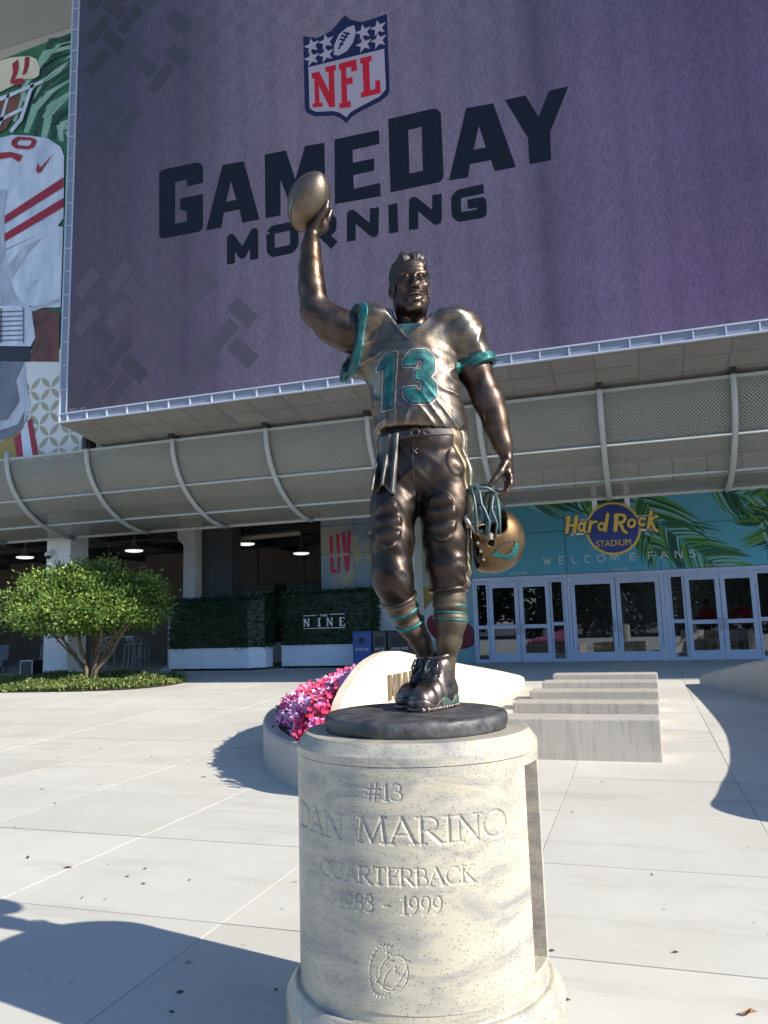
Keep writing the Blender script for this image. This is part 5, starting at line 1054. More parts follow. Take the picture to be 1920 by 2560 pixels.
tree = thing('umbrella_tree', 'clipped dome-headed tree with many bare stems in a green bed at left', 'tree', TB)
g = np.random.default_rng(5)
cc = np.array([TB.x-.14, TB.y, 2.10]); rx, ry, rt, rb_ = 2.02, 2.0, 1.30, .36
clumps = []
while len(clumps) < 420:
    d = g.normal(size=3); d /= np.linalg.norm(d); r = g.uniform(.45, .97)**.8*(1+.11*math.sin(d[0]*9+d[2]*4)*math.sin(d[1]*8+d[0]*5))
    p = d*np.array([rx, ry, rt if d[2] > 0 else rb_])*r; clumps.append((cc+p+np.array([0, 0, -.12*p[0]/rx*-1*.6 if p[0] < 0 else 0]), d))
C = []; D = []; Tn = []
for (p, d) in clumps:
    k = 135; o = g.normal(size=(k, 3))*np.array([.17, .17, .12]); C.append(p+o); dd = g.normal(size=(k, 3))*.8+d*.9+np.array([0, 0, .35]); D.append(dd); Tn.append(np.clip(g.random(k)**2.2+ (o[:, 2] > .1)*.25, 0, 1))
C = np.concatenate(C); D = np.concatenate(D); Tn = np.concatenate(Tn)
leaves('crown', C, D, .088, M_TLEAF, tree, 3, Tn, .55)
qs = random.Random(8)
for i, (ex, ey, ez, bx) in enumerate([(-1.05, -.1, 1.95, -.18), (-.62, .3, 2.1, -.10), (-.3, -.35, 2.1, -.05), (.25, .25, 2.0, .08), (.62, -.25, 1.95, .16), (1.05, .1, 1.9, .22), (1.5, -.3, 1.85, .28), (-.1, .5, 2.1, 0), (.9, .6, 1.95, .1)]):
    pts = [TB+Vector((bx*.5, qs.uniform(-.08, .08), -.05)), TB+Vector((bx*.9+qs.uniform(-.04, .04), ey*.15, .35))]
    for t in (.35, .6, .85, 1.1): pts.append(TB+Vector((bx+(ex-bx)*t+qs.uniform(-.07, .07), ey*t+qs.uniform(-.05, .05), .35+(ez-.35-TB.z)*t)))
    MB().tube(pts, [.068, .054, .045, .037, .027, .016], 7).build('trunk', M_BARK, tree, smooth=True)
    a, b = pts[3], Vector((pts[4].x+qs.uniform(-.5, .5), pts[4].y+qs.uniform(-.3, .3), pts[4].z+.25)); MB().tube([a, a.lerp(b, .5)+Vector((0, 0, -.05)), b], [.03, .022, .012], 6).build('limb', M_BARK, tree, smooth=True)
for (ex, ez) in ((-1.55, 1.62), (-.95, 1.35), (1.75, 1.75)): MB().tube([TB+Vector((ex*.25, -.2, .75)), TB+Vector((ex*.6, -.25, ez*.55+.35)), TB+Vector((ex, -.3, ez))], [.028, .02, .01], 6).build('limb', M_BARK, tree, smooth=True)
bed = smooth_line([(-16.6, 15.0), (-14.8, 15.05), (-12.6, 15.25), (-11.35, 15.65), (-10.75, 16.6), (-11.2, 17.6), (-13, 18.3), (-15.5, 18.2), (-17.5, 17.2), (-17.4, 15.6), (-16.6, 15.0)], 6)[:-1]
tree_bed_ = slab('bed_soil', [bed], lambda a, b, h: (a, b, zg(b)+h), M_SOIL, None, th=.03, base=.003, step=.6); tag(tree_bed_, kind='structure')
X = g.uniform(-17.6, -10.7, 26000); Y = g.uniform(14.9, 18.4, 26000); k = inpoly(bed, X, Y); X, Y = X[k], Y[k]
hgt = .10+.08*np.sin(X*3.1+Y*1.7)*np.sin(Y*2.9)+.04*g.random(len(X)); Cg = np.stack([X, Y, np.array([zg(a) for a in Y])+.02+np.abs(hgt)*g.random(len(X))], 1)
o = leaves('ground_cover', Cg, g.normal(size=(len(X), 3))+np.array([0, 0, 1.1]), .085, M_GCOV, None, 6, None, .5); tag(o, 'low leafy green ground cover around the foot of the clipped tree', 'ground cover', kind='stuff')

# ------------------------------------------------------------------ hedge screens on white boxes
M_WBOX = mat('white_planter_box', (.72, .78, .86), .45, col2=(.67, .73, .81), scale=2)
def hedge(label, x0, x1, y0, y1, zb, zt, chamfer=0, n=5200, seed=1):
    t = thing('hedge_planter', label, 'hedge', ((x0+x1)/2, (y0+y1)/2, RISE), 'boxed hedge screens at the concourse')
    def pl(e=0): return [(x0-e, y0-e), (x1-chamfer+e, y0-e), (x1+e, y0+chamfer-e*.4), (x1+e, y1+e), (x0-e, y1+e)] if chamfer else [(x0-e, y0-e), (x1+e, y0-e), (x1+e, y1+e), (x0-e, y1+e)]
    MB().prism(pl(), lambda p: (p[0], p[1], RISE+.07), lambda p: (p[0], p[1], zb)).build('planter_box', M_WBOX, t, bevel=.008)
    MB().prism(pl(.02), lambda p: (p[0], p[1], zb+.002), lambda p: (p[0], p[1], zb+.05)).build('planter_rim', M_WBOX, t)
    for fx in (x0+.15, x1-.2-chamfer):
        for fy in (y0+.12, y1-.12): MB().box(fx-.05, fx+.05, fy-.05, fy+.05, RISE, RISE+.069).build('foot', M_BLACK, t)
    MB().prism(pl(-.05), lambda p: (p[0], p[1], zb+.051), lambda p: (p[0], p[1], zt-.05)).build('hedge_core', M_HEDGE, t)
    gg = np.random.default_rng(seed); P_ = pl(); L_ = [math.dist(P_[i], P_[(i+1) % len(P_)]) for i in range(len(P_))]; tot = sum(L_); C = []; D = []
    for i in range(len(P_)):
        a, b = np.array(P_[i]), np.array(P_[(i+1) % len(P_)]); k = int(n*L_[i]/tot); u = gg.random(k)[:, None]; xy = a+(b-a)*u; nn = np.array([(b-a)[1], -(b-a)[0]])/L_[i]
        xy = xy-nn*gg.uniform(-.06, .05, k)[:, None]; C.append(np.column_stack([xy, gg.uniform(zb+.03, zt, k)])); D.append(np.column_stack([np.tile(nn, (k, 1)), np.full(k, .2)])*.7+gg.normal(size=(k, 3))*.6)
    k = int(n*.25); C.append(np.column_stack([gg.uniform(x0, x1, k), gg.uniform(y0, y1, k), zt-.05+gg.random(k)**2*.11])); D.append(gg.normal(size=(k, 3))+np.array([0, 0, 1]))
    leaves('hedge_foliage', np.concatenate(C), np.concatenate(D), .075, M_HEDGE, t, seed, None, .6); return t
hedge('dark green hedge on a long white box, left of the gap', -13.72, -10.62, 20.75, 21.6, .98, 2.50, .38, seed=2)
hn = hedge('dark green hedge on a white box carrying white serif lettering', -10.33, -7.45, 21.6, 22.4, 1.0, 2.62, seed=3)
hedge('shadowed hedge on a white box set back between the other two', -12.9, -9.75, 24.4, 25.2, 1.05, 2.75, seed=4, n=3000)
M_SIGNW = mat('white_sign_letters', (.78, .8, .8), .4)
ns_ = thing('hedge_sign', 'white serif lettering between thin white rules fixed to the right hedge', 'sign', (-8.9, 21.56, 1.8))
F9 = wallfn(21.53)
def srf(ch, x, z, w, h, tk=.028):
    S_ = {'N': [((.12, 0), (.12, 1), 1), ((.12, 1), (.88, 0), 1.5), ((.88, 0), (.88, 1), 1), ((0, 0), (.28, 0), .8), ((0, 1), (.2, 1), .8), ((.72, 1), (1, 1), .8)], 'I': [((.5, 0), (.5, 1), 1.5), ((.25, 0), (.75, 0), .8), ((.25, 1), (.75, 1), .8)],
          'E': [((.2, 0), (.2, 1), 1.5), ((.05, 1), (.85, 1), .9), ((.85, 1), (.85, .82), .8), ((.2, .52), (.65, .52), .8), ((.05, 0), (.9, 0), .9), ((.9, 0), (.9, .2), .8)], 'T': [((.5, 0), (.5, 1), 1.4), ((.05, 1), (.95, 1), .9)], 'H': [((.15, 0), (.15, 1), 1.3), ((.85, 0), (.85, 1), 1.3), ((.15, .5), (.85, .5), .8)]}[ch]
    out = []
    for a, b, k in S_: out += stroke([(x+a[0]*w, z+a[1]*h), (x+b[0]*w, z+b[1]*h)], tk*k)
    return out
for ch, xx in zip('NINE', (-9.55, -9.14, -8.80, -8.40)): slab('letter', srf(ch, xx, 1.60, .19, .23), F9, M_SIGNW, ns_, th=.025)
for ch, xx in zip('THE', (-9.02, -8.93, -8.84)): slab('letter', srf(ch, xx, 1.885, .06, .06, .014), F9, M_SIGNW, ns_, th=.02)
for a, b, z in ((-9.56, -9.12, 1.91), (-8.70, -8.22, 1.93), (-9.55, -8.22, 1.53)): slab('rule', [[(a, z), (b, z), (b, z+.02), (a, z+.02)]], F9, M_SIGNW, ns_, th=.02)

# ------------------------------------------------------------------ waste bins
def bin_(label, x0, x1, y, zt, col, hole, txt):
    t = thing('waste_bin', label, 'bin', ((x0+x1)/2, y+.25, RISE), 'waste bins by the white pier'); m_ = mat('bin_%s' % hole, col, .4, col2=[c*.85 for c in col], scale=3)
    MB().box(x0, x1, y, y+.5, RISE+.02, zt).build('body', m_, t, bevel=.015)
    MB().box(x0-.01, x1+.01, y-.01, y+.51, zt+.001, zt+.04).build('lid', m_, t, bevel=.01)
    cx = (x0+x1)/2; w = x1-x0
    sh = ring((cx, zt-.22), .095, 20) if hole == 'round' else [(cx-w*.33, zt-.36), (cx+w*.33, zt-.36), (cx+w*.33, zt-.12), (cx-w*.33, zt-.12)]
    slab('opening', [sh], wallfn(y), M_BLACK, t, th=.006)
    slab('lettering', None, wallfn(y), M_SIGNW, t, th=.003, tri=text_fit(txt, cx-w*.35, cx+w*.35, zt-.50, zt-.43)); return t
bin_('blue recycling bin with a round hole', -7.80, -7.24, 21.0, 1.38, (.035, .09, .33), 'round', 'BOTTLES CANS')
bin_('narrow grey-green bin with a square hole', -7.20, -6.80, 21.02, 1.38, (.06, .075, .07), 'square', 'ALL %')
bin_('wide dark bin with a long slot', -6.76, -6.05, 21.04, 1.38, (.035, .04, .045), 'slot', 'LANDFILL WASTE')

# ------------------------------------------------------------------ concourse furniture
M_WMET = mat('white_wire', (.55, .57, .62), .4); M_CUSH = mat('grey_cushion', (.17, .18, .20), .9, col2=(.14, .15, .17), scale=6)
def stool(label, x, y, rz):
    t = thing('bar_stool', label, 'stool', (x, y, RISE), 'white wire bar stools', rz); h = .78
    for sx in (-1, 1):
        for sy in (-1, 1): MB().tube([(sx*.24, sy*.24, 0), (sx*.17, sy*.17, h)], .016, 6).build('leg', M_WMET, t, local=True)
    MB().tube([(-.21, -.21, .3), (.21, -.21, .3), (.21, .21, .3), (-.21, .21, .3)], .012, 6, closed=True).build('footrest', M_WMET, t, local=True)
    MB().lathe([(0, h), (.2, h), (.21, h+.015), (.2, h+.03), (0, h+.03)], n=20).build('seat', M_WMET, t, local=True)
    for k, zz in enumerate((.24, .19, .14)): MB().tube([(.21*math.cos(a), .21*math.sin(a), h+.03+zz*math.sin(max(0, min(1, (a-.1)/.7))*1.57)*math.sin(max(0, min(1, (3.05-a)/.7))*1.57)) for a in [i*math.pi/14 for i in range(15)]], .012, 6).build('back_loop', M_WMET, t, local=True)
    return t
stool('white wire bar stool nearest the right leg of the high table', -17.05, 23.5, 2.6); stool('white wire bar stool half hidden behind the tree stems', -18.55, 23.7, .4); stool('white wire bar stool at the back of the high table', -17.5, 24.7, 3.4)
t = thing('high_table', 'tall white table between the bar stools', 'table', (-17.9, 24.1, RISE))
MB().box(-18.5, -17.2, 23.8, 24.4, 1.40, 1.44).build('table_top', M_WMET, t)
for x in (-18.42, -17.28):
    for y in (23.86, 24.34): MB().tube([(x, y, RISE), (x, y, 1.399)], .018, 6).build('leg', M_WMET, t)
def lounge(label, x, y, rz):
    t = thing('lounge_chair', label, 'chair', (x, y, RISE), 'grey lounge chairs', rz)
    MB().obox((0, 0, .32), (.75, .8, .22)).build('seat', M_CUSH, t, local=True, bevel=.05); MB().obox((0, .38, .62), (.75, .2, .6), (-.35, 0, 0)).build('backrest', M_CUSH, t, local=True, bevel=.06)
    for sx in (-1, 1):
        for sy in (-1, 1): MB().tube([(sx*.3, sy*.32, 0), (sx*.3, sy*.32, .209)], .02, 6).build('leg', M_BLACK, t, local=True)
lounge('grey lounge chair at the far left edge', -20.3, 20.6, .5); lounge('grey lounge chair beside the white pier', -18.4, 20.9, .35); lounge('dim grey lounge chair behind the tree, right of the stools', -15.3, 24.2, -.9)
t = thing('cube_table', 'small black cube table with white edges left of the pier', 'table', (-17.75, 19.5, RISE)); MB().box(-17.97, -17.53, 19.28, 19.72, RISE+.01, RISE+.45).build('body', M_BLACK, t)
e = MB()
for a, b in (((-17.97, RISE+.01), (-17.53, RISE+.01)), ((-17.97, RISE+.45), (-17.53, RISE+.45)), ((-17.97, RISE+.01), (-17.97, RISE+.45)), ((-17.53, RISE+.01), (-17.53, RISE+.45))): e.tube([(a[0], 19.275, a[1]), (b[0], 19.275, b[1])], .014, 6)
e.build('white_edge', M_SIGNW, t)
t = thing('patio_stand', 'white post on a wide foot beside the left hedge', 'stand', (-14.05, 21.3, RISE)); MB().tube([(-14.05, 21.3, RISE+.1), (-14.05, 21.3, 2.2)], .07, 8).build('post', M_WMET, t); MB().lathe([(0, 0), (.3, 0), (.3, .03), (.12, .14), (0, .14)], (-14.05, 21.3, RISE), 4, math.pi/4, math.pi/4+2*math.pi).build('foot', M_WMET, t)
M_LSH = mat('lamp_shade', (.16, .15, .14), .5); M_LGL = glow('lamp_glow', (1, .97, .90), 1.15)
for lab, x, y, z in (('lit warehouse lamp at the far left of the concourse', -20.5, 22, 4.3), ('lit warehouse lamp above the tree', -15.95, 22, 4.28), ('lit warehouse lamp under the white pipe', -12.8, 24, 4.5), ('lit warehouse lamp near the pink numeral', -11.6, 26, 4.26), ('lit warehouse lamp half hidden by the tree top', -18.9, 24.5, 4.1)):
    t = thing('warehouse_lamp', lab, 'lamp', (x, y, z), 'lit warehouse lamps')
    MB().tube([(x, y, z+.3), (x, y, 5.249)], .02, 6).build('rod', M_LSH, t); MB().lathe([(.07, .34), (.08, .2), (.16, .13), (.28, .05), (.30, .03)], (x, y, z), 24).build('lamp_shade', M_LSH, t, smooth=True)
    MB().lathe([(.295, .03), (.28, -.01), (.2, -.03), (0, -.035)], (x, y, z), 24).build('lens', M_LGL, t, smooth=True)
M_PIPE = mat('pale_pipe', (.42, .38, .31), .6)
t = thing('ceiling_pipe', 'pale insulated pipe hung under the concourse ceiling', 'pipe', (-12.5, 23.6, 4.5)); MB().tube([(-14.75, 23.6, 4.62), (-10.55, 23.6, 4.72)], .085, 10).build('pipe', M_PIPE, t, smooth=True); MB().tube([(-14.75, 23.6, 4.62), (-14.85, 23.7, 4.8), (-14.85, 24, 5.2)], .085, 10).build('elbow', M_PIPE, t, smooth=True)
for x in (-13.9, -12.3, -11.0): MB().box(x-.02, x+.02, 23.58, 23.62, 4.72, 5.249).build('hanger', M_BLACK, t)
for k, (y, z) in enumerate(((20.6, 4.95), (22.9, 4.75), (27, 4.7))): tag(MB().tube([(-33.8, y, z), (-9.8, y, z+.02)], .045, 8).build('ceiling_conduit', M_BLACK), ['thin black conduit nearest the canopy edge', 'black conduit crossing above the bar stools', 'black conduit deep in the concourse'][k], 'conduit', 'ceiling conduits')
M_TEALS = mat('teal_sign', (.012, .06, .075), .5); M_DIMW = mat('pale_lettering', (.35, .38, .38), .5)
for lab, x0, x1, txt, lx0, lx1 in (("dark teal WOMEN'S restroom sign in the concourse", -16.25, -14.65, "WOMEN'S", -16.05, -14.85), ("dark teal MEN'S restroom sign above the middle hedge", -14.1, -12.4, "MEN'S", -13.7, -12.9)):
    t = thing('restroom_sign', lab, 'sign', ((x0+x1)/2, 30, 2.7), 'restroom signs'); MB().box(x0, x1, 30, 30.06, 2.75, 3.42).build('board', M_TEALS, t); slab('lettering', None, wallfn(30), M_DIMW, t, th=.006, tri=text_fit(txt, lx0, lx1, 2.93, 3.16))
    MB().box((x0+x1)/2-.03, (x0+x1)/2+.03, 30.01, 30.05, 3.42, 5.249).build('hanger', M_BLACK, t)
def dome(lab, x, y, z):
    t = thing('security_camera', lab, 'camera', (x, y, z), 'dome cameras'); MB().obox((x, y-.06, z+.14), (.12, .16, .1)).build('bracket', M_WALLW, t, bevel=.01); MB().lathe([(0, .10), (.08, .10), (.10, .06), (.10, 0)], (x, y-.16, z), 18).build('housing', M_WALLW, t, smooth=True); MB().lathe([(.09, 0), (.08, -.06), (.045, -.09), (0, -.1)], (x, y-.16, z), 18).build('dome', M_BLACK, t, smooth=True)
dome('white dome camera on the left pier', -16.65, 18.95, 3.92); dome('white dome camera on the pier behind the statue', -7.6, 22.5, 4.35)

# ------------------------------------------------------------------ lobby: armchairs and two people in red
M_CHR = mat('cream_upholstery', (.42, .39, .32), .8); M_REDS = mat('red_shirt', (.55, .01, .03), .8); M_SKIN = mat('brown_skin', (.12, .055, .035), .5); M_TRS = mat('dark_trousers', (.02, .02, .025), .8); M_HAIR = mat('black_hair', (.012, .01, .01), .6)
for lab, x, y in (('cream tub armchair behind the middle left door', -1.2, 25.1), ('cream tub armchair behind the middle right door', .2, 25.4), ('cream tub armchair beside the person in red', 1.5, 25.0)):
    t = thing('armchair', lab, 'chair', (x, y, RISE+.012), 'cream lobby armchairs'); MB().lathe([(.36, .05), (.40, .4), (.42, .78), (.38, .80), (.33, .78), (.31, .42)], (x, y, RISE+.012), 18, R(-20), R(200)).build('backrest', M_CHR, t, smooth=True); MB().lathe([(0, .05), (.33, .05), (.33, .38), (.30, .42), (0, .43)], (x, y, RISE+.012), 18).build('seat', M_CHR, t, smooth=True); MB().lathe([(0, 0), (.25, 0), (.25, .049), (0, .049)], (x, y, RISE+.012), 14).build('base', M_BLACK, t)
def person(lab, x, y, rz, arm, hh=1.0):
    t = thing('person', lab, 'person', (x, y, RISE+.012), 'people in red shirts inside the lobby', rz); t.scale = (hh,)*3
    s = SDF((-.45, -.3, -.02), (.45, .3, 1.8), .014); s.ell((0, -.01, 1.62), (.075, .095, .115), .02).cap((0, 0, 1.42), (0, 0, 1.55), .055, .05, .02).ell((0, -.105, 1.60), (.012, .02, .02), .01).ell((.077, 0, 1.6), (.012, .02, .03), .005).ell((-.077, 0, 1.6), (.012, .02, .03), .005)
    s.ell((0, 0, 1.2), (.17, .1, .26), .03)
    for sx in (-1, 1):
        el = (sx*.27, -.02+arm*-.05, 1.08); wr = (sx*(.27-arm*.14), -.05-arm*.2, .88+arm*.2); s.chain([((sx*.19, 0, 1.38), .06), (el, .045), (wr, .032)], .03); hx = np.array(wr)+np.array([-sx*.02*arm, -.02-.04*arm, -.05+.04*arm]); s.ell(hx, (.035, .03, .045), .02)
        for k in range(4): s.cap(hx+np.array([(k-1.5)*.017, -.005, -.03]), hx+np.array([(k-1.5)*.018, -.02, -.085+.006*abs(k-1)]), .0095, .008, .006)
        s.cap(hx+np.array([-sx*.03, -.01, .0]), hx+np.array([-sx*.05, -.03, -.045]), .011, .009, .008); s.chain([((sx*.09, 0, .92), .095), ((sx*.1, -.01, .5), .06), ((sx*.1, .01, .1), .042)], .02); s.ell((sx*.1, -.05, .04), (.045, .13, .04), .02)
    V, F = s.mesh(); np_obj('body', V, F, M_SKIN, t)
    s = SDF((-.45, -.3, .85), (.45, .3, 1.55), .016); s.ell((0, 0, 1.2), (.19, .125, .27), .03).ell((0, 0, 1.0), (.18, .125, .14), .04).cap((-.17, 0, 1.38), (.17, 0, 1.38), .075, None, .05)
    for sx in (-1, 1): s.cap((sx*.19, 0, 1.38), (sx*.26, -.02, 1.12), .078, .068, .04)
    V, F = s.mesh(); np_obj('shirt', V, F, M_REDS, t)
    s = SDF((-.3, -.2, .05), (.3, .2, 1.0), .016)
    for sx in (-1, 1): s.chain([((sx*.085, 0, .9), .11), ((sx*.1, -.01, .5), .078), ((sx*.1, .01, .1), .065)], .03)
    V, F = s.mesh(); np_obj('trousers', V, F, M_TRS, t)
    s = SDF((-.12, -.14, 1.5), (.12, .16, 1.8), .01); s.ell((0, .015, 1.65), (.085, .1, .105), 0).plane((0, -.03, 1.66), (0, -.8, -.6), .01); V, F = s.mesh(); np_obj('hair', V, F, M_HAIR, t)
person('person in a red shirt standing behind the left leaf of the right-hand doors', 2.02, 25.0, 3.6, .2, .98); person('person in a red shirt holding a tablet behind the right leaf of the right-hand doors', 2.98, 25.2, .25, 1.0, .98)

# ------------------------------------------------------------------ trees across the road, seen in the glass
far_me = None
for i, (x, y, s) in enumerate(((-26, -30, 1.0), (-17, -33, 1.15), (-9, -29, .95), (-1, -32, 1.1), (8, -30, 1.0), (16, -34, 1.2), (25, -30, 1.05), (-32, -36, 1.2), (-21, -27, .9), (-5, -36, 1.25), (4, -27, .9), (12, -28, .95))):
    t = thing('street_tree', ['broad green tree', 'tall green tree', 'rounded green tree', 'wide dark tree', 'loose green tree', 'big dark tree', 'end green tree', 'far left green tree', 'short green tree', 'tallest dark tree', 'small green tree', 'leaning green tree'][i]+' across the plaza, mirrored in the entrance glass', 'tree', (x, y, 0), 'trees mirrored in the glass'); t.scale = (s,)*3
    if far_me is None:
        gg = np.random.default_rng(3); k = 5000; d = gg.normal(size=(k, 3)); d /= np.linalg.norm(d, axis=1, keepdims=True); c = d*np.array([4.4, 4.4, 4.2])*gg.uniform(.5, 1, k)[:, None]**.5*(1+.15*np.sin(d[:, :1]*7+d[:, 1:2]*5)); c[:, 2] = np.maximum(c[:, 2]+4.6, .3)
        ob = leaves('crown', c+np.array(wloc(t)), d+gg.normal(size=(k, 3)), .55, M_HEDGE, t, 2); ob2 = MB().tube([(0, 0, -.05), (.1, 0, 2.5), (0, .1, 5.5)], [.35, .28, .15], 8).build('trunk', M_BARK, t, local=True); far_me = (ob.data, ob2.data)
    else: add('crown', far_me[0], t, rot=(0, 0, i*1.3)); add('trunk', far_me[1], t)
# ------------------------------------------------------------------ bronze statue
def bronze(name, c1, c2, r1=.30, r2=.46, scale=7, metal=.92, bump=.12, c3=None):
    m = mat(name, c1, r1+.08, metal=metal, col2=c2, scale=scale*1.6, detail=8, rough2=r2+.10, bump=max(bump, .10)*1.6, bscale=30, lo=.38, hi=.60)
    if c3:
        nt = m.node_tree; N = nt.nodes; L = nt.links; p = N['Principled BSDF']; src = p.inputs['Base Color'].links[0].from_socket
        no = N.new('ShaderNodeTexNoise'); no.inputs['Scale'].default_value = 3.2; no.inputs['Detail'].default_value = 3; tc = N.new('ShaderNodeTexCoord'); L.new(tc.outputs['Object'], no.inputs['Vector'])
        mr = N.new('ShaderNodeMapRange'); mr.inputs[1].default_value = .5; mr.inputs[2].default_value = .68; L.new(no.outputs[0], mr.inputs[0]); mx = N.new('ShaderNodeMix'); mx.data_type = 'RGBA'; L.new(mr.outputs[0], mx.inputs[0]); L.new(src, mx.inputs[6]); mx.inputs[7].default_value = (*c3, 1); L.new(mx.outputs[2], p.inputs['Base Color'])
    # dark patina doubles as painted crease shading in hollows; rubbed raised parts go lighter
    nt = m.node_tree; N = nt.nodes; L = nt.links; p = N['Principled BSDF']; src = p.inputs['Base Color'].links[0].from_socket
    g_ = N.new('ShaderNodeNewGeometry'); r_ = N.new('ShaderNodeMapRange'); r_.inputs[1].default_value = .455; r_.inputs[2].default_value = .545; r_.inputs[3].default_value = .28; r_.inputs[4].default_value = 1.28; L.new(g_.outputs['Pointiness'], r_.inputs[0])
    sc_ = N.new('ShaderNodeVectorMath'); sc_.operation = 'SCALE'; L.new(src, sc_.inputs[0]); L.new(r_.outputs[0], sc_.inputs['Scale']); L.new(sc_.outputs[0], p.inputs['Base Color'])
    return m
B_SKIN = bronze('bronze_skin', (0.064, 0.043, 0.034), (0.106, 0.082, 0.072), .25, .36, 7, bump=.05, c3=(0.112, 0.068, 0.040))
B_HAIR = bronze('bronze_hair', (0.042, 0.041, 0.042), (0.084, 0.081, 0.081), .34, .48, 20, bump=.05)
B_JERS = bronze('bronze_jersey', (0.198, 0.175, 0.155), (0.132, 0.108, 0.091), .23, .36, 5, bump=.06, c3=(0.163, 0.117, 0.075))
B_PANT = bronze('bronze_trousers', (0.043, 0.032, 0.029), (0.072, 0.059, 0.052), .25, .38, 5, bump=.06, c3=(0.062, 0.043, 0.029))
B_SOCK = bronze('bronze_sock', (0.105, 0.079, 0.058), (0.149, 0.120, 0.089), .40, .55, 10, metal=.8, bump=.06)
B_SHOE = bronze('bronze_shoe', (0.080, 0.062, 0.058), (0.180, 0.155, 0.146), .22, .36, 10, bump=.06)
B_TEAL = bronze('teal_patina', (0.006, 0.076, 0.084), (0.020, 0.140, 0.140), .32, .5, 14, metal=.5, bump=.08, c3=(.035, .075, .07))
B_GREEN = bronze('green_patina', (.03, .085, .068), (.09, .13, .11), .35, .5, 12, metal=.5)
B_PALE = bronze('pale_bronze_trim', (0.324, 0.310, 0.279), (0.234, 0.216, 0.189), .34, .46, 12, metal=.85)
B_GOLD = bronze('gold_bronze', (0.141, 0.109, 0.069), (0.192, 0.156, 0.108), .34, .46, 10)
B_MASK = bronze('blue_grey_patina', (.035, .07, .078), (.085, .12, .122), .28, .46, 14, metal=.6)
B_HELM = bronze('helmet_gold', (0.190, 0.121, 0.061), (0.156, 0.103, 0.056), .28, .40, 5, bump=.03, c3=(0.106, 0.070, 0.043))
B_DARK = bronze('dark_bronze', (.05, .045, .045), (.09, .085, .085), .35, .5, 9)
B_BASE = bronze('black_bronze_base', (.05, .05, .055), (.10, .10, .105), .42, .60, 6, metal=.6, bump=.3)
B_BALL = bronze('bronze_ball', (0.171, 0.144, 0.115), (0.136, 0.108, 0.081), .30, .42, 9, bump=.08, c3=(0.151, 0.097, 0.054))
Z0 = 1.2605
loc = PC+PN*.07
stt = thing('football_statue', 'bronze football quarterback statue raising a ball, helmet hanging from the other hand', 'statue', (loc.x, loc.y, Z0), rotz=PA-math.pi/2); stt.scale = (1.02,)*3
def put(name, s, m, relaxn=0, par=None, M=None):
    V, F = s.mesh() if isinstance(s, SDF) else s
    if relaxn: V = relax(V, F, relaxn)
    if M is not None: V = V @ np.array(M.to_3x3()).T+np.array(M.translation)
    return np_obj(name, V, F, m, par or stt)
def bvh(o): return BVHTree.FromPolygons([tuple(v.co) for v in o.data.vertices], [tuple(p.vertices) for p in o.data.polygons])
def onto(tree_, y0=-1.0, fallback=0.0):
    def fn(a, b, h):
        hit = tree_.ray_cast(Vector((a, y0, b)), Vector((0, 1, 0))); y = hit[0].y if hit[0] else fallback; return (a, y-h, b)
    return fn
def decal(name, plus, tr, m, th, base=0, minus=(), step=.006, par=None):
    V, F = tri2d(plus, minus, step); fn = onto(tr); n = len(V); top = [fn(a, b, base+th) for a, b in V]; bot = [fn(a, b, base-.004) for a, b in V]; ec = {}; fs = [tuple(f) for f in F]
    for f in F:
        for i in range(3): ec[(int(f[i]), int(f[(i+1) % 3]))] = 1
    for (a, b) in ec:
        if (b, a) not in ec: fs.append((b, a, n+a, n+b))
    return add(name, mesh_data(name, top+bot, fs, m), par or stt)

# ---- skin: arms and hands (coarse grid) + head and neck (fine grid), one mesh
s = SDF((-.50, -.16, .78), (.50, .16, 2.16), .0045)
s.chain([((-.08, 0, 1.50), .08), ((-.24, -.015, 1.562), .072), ((-.31, -.025, 1.605), .060), ((-.368, -.03, 1.655), .050), ((-.379, -.04, 1.755), .046), ((-.382, -.042, 1.84), .039), ((-.381, -.042, 1.93), .031), ((-.378, -.04, 1.995), .0265)], .055)
s.ell((-.285, -.01, 1.555), (.07, .055, .034), .03)                      # triceps hanging below
s.ell((-.392, -.03, 1.64), (.03, .04, .035), .02)                       # elbow
s.ell((-.366, -.03, 2.03), (.038, .03, .042), .025).ell((-.35, .0, 2.055), (.045, .035, .045), .025)
s.chain([((-.358, -.05, 2.025), .021), ((-.334, -.066, 2.058), .019), ((-.311, -.075, 2.088), .0155), ((-.303, -.078, 2.118), .0125)], .008)   # thumb
for k, (bx, by, tx) in enumerate(((-.325, .005, -.30), (-.345, .022, -.335), (-.37, .028, -.375), (-.395, .02, -.41))):
    s.chain([((bx, by, 2.06), .017), ((bx+(tx-bx)*.4, by+.028, 2.10), .014), ((tx, by+.036, 2.145-.006*k), .012)], .006)
# straight arm
s.chain([((.22, 0, 1.50), .085), ((.29, .0, 1.38), .060), ((.335, .002, 1.27), .050), ((.352, 0, 1.225), .047), ((.374, -.004, 1.13), .040), ((.395, -.012, 1.05), .029), ((.408, -.016, 1.0), .0235)], .055)
s.ell((.322, .008, 1.33), (.045, .052, .085), .03).ell((.374, .0, 1.17), (.043, .044, .065), .03)
s.ell((.408, -.018, .955), (.024, .042, .048), .02).ell((.405, -.02, .92), (.022, .045, .025), .015)
s.chain([((.395, -.05, .965), .019), ((.372, -.068, .925), .016), ((.345, -.074, .892), .0135), ((.327, -.07, .872), .0115)], .008)
for k in range(4):
    y = -.052+.024*k; s.chain([((.412-.002*k, y, .91), .0145), ((.410, y-.006, .876), .013), ((.392, y-.010, .846), .012), ((.366, y-.010, .838), .0105), ((.352, y-.006, .850), .0095)], .005)
V1, F1 = s.mesh(); V1 = relax(V1, F1, 4)
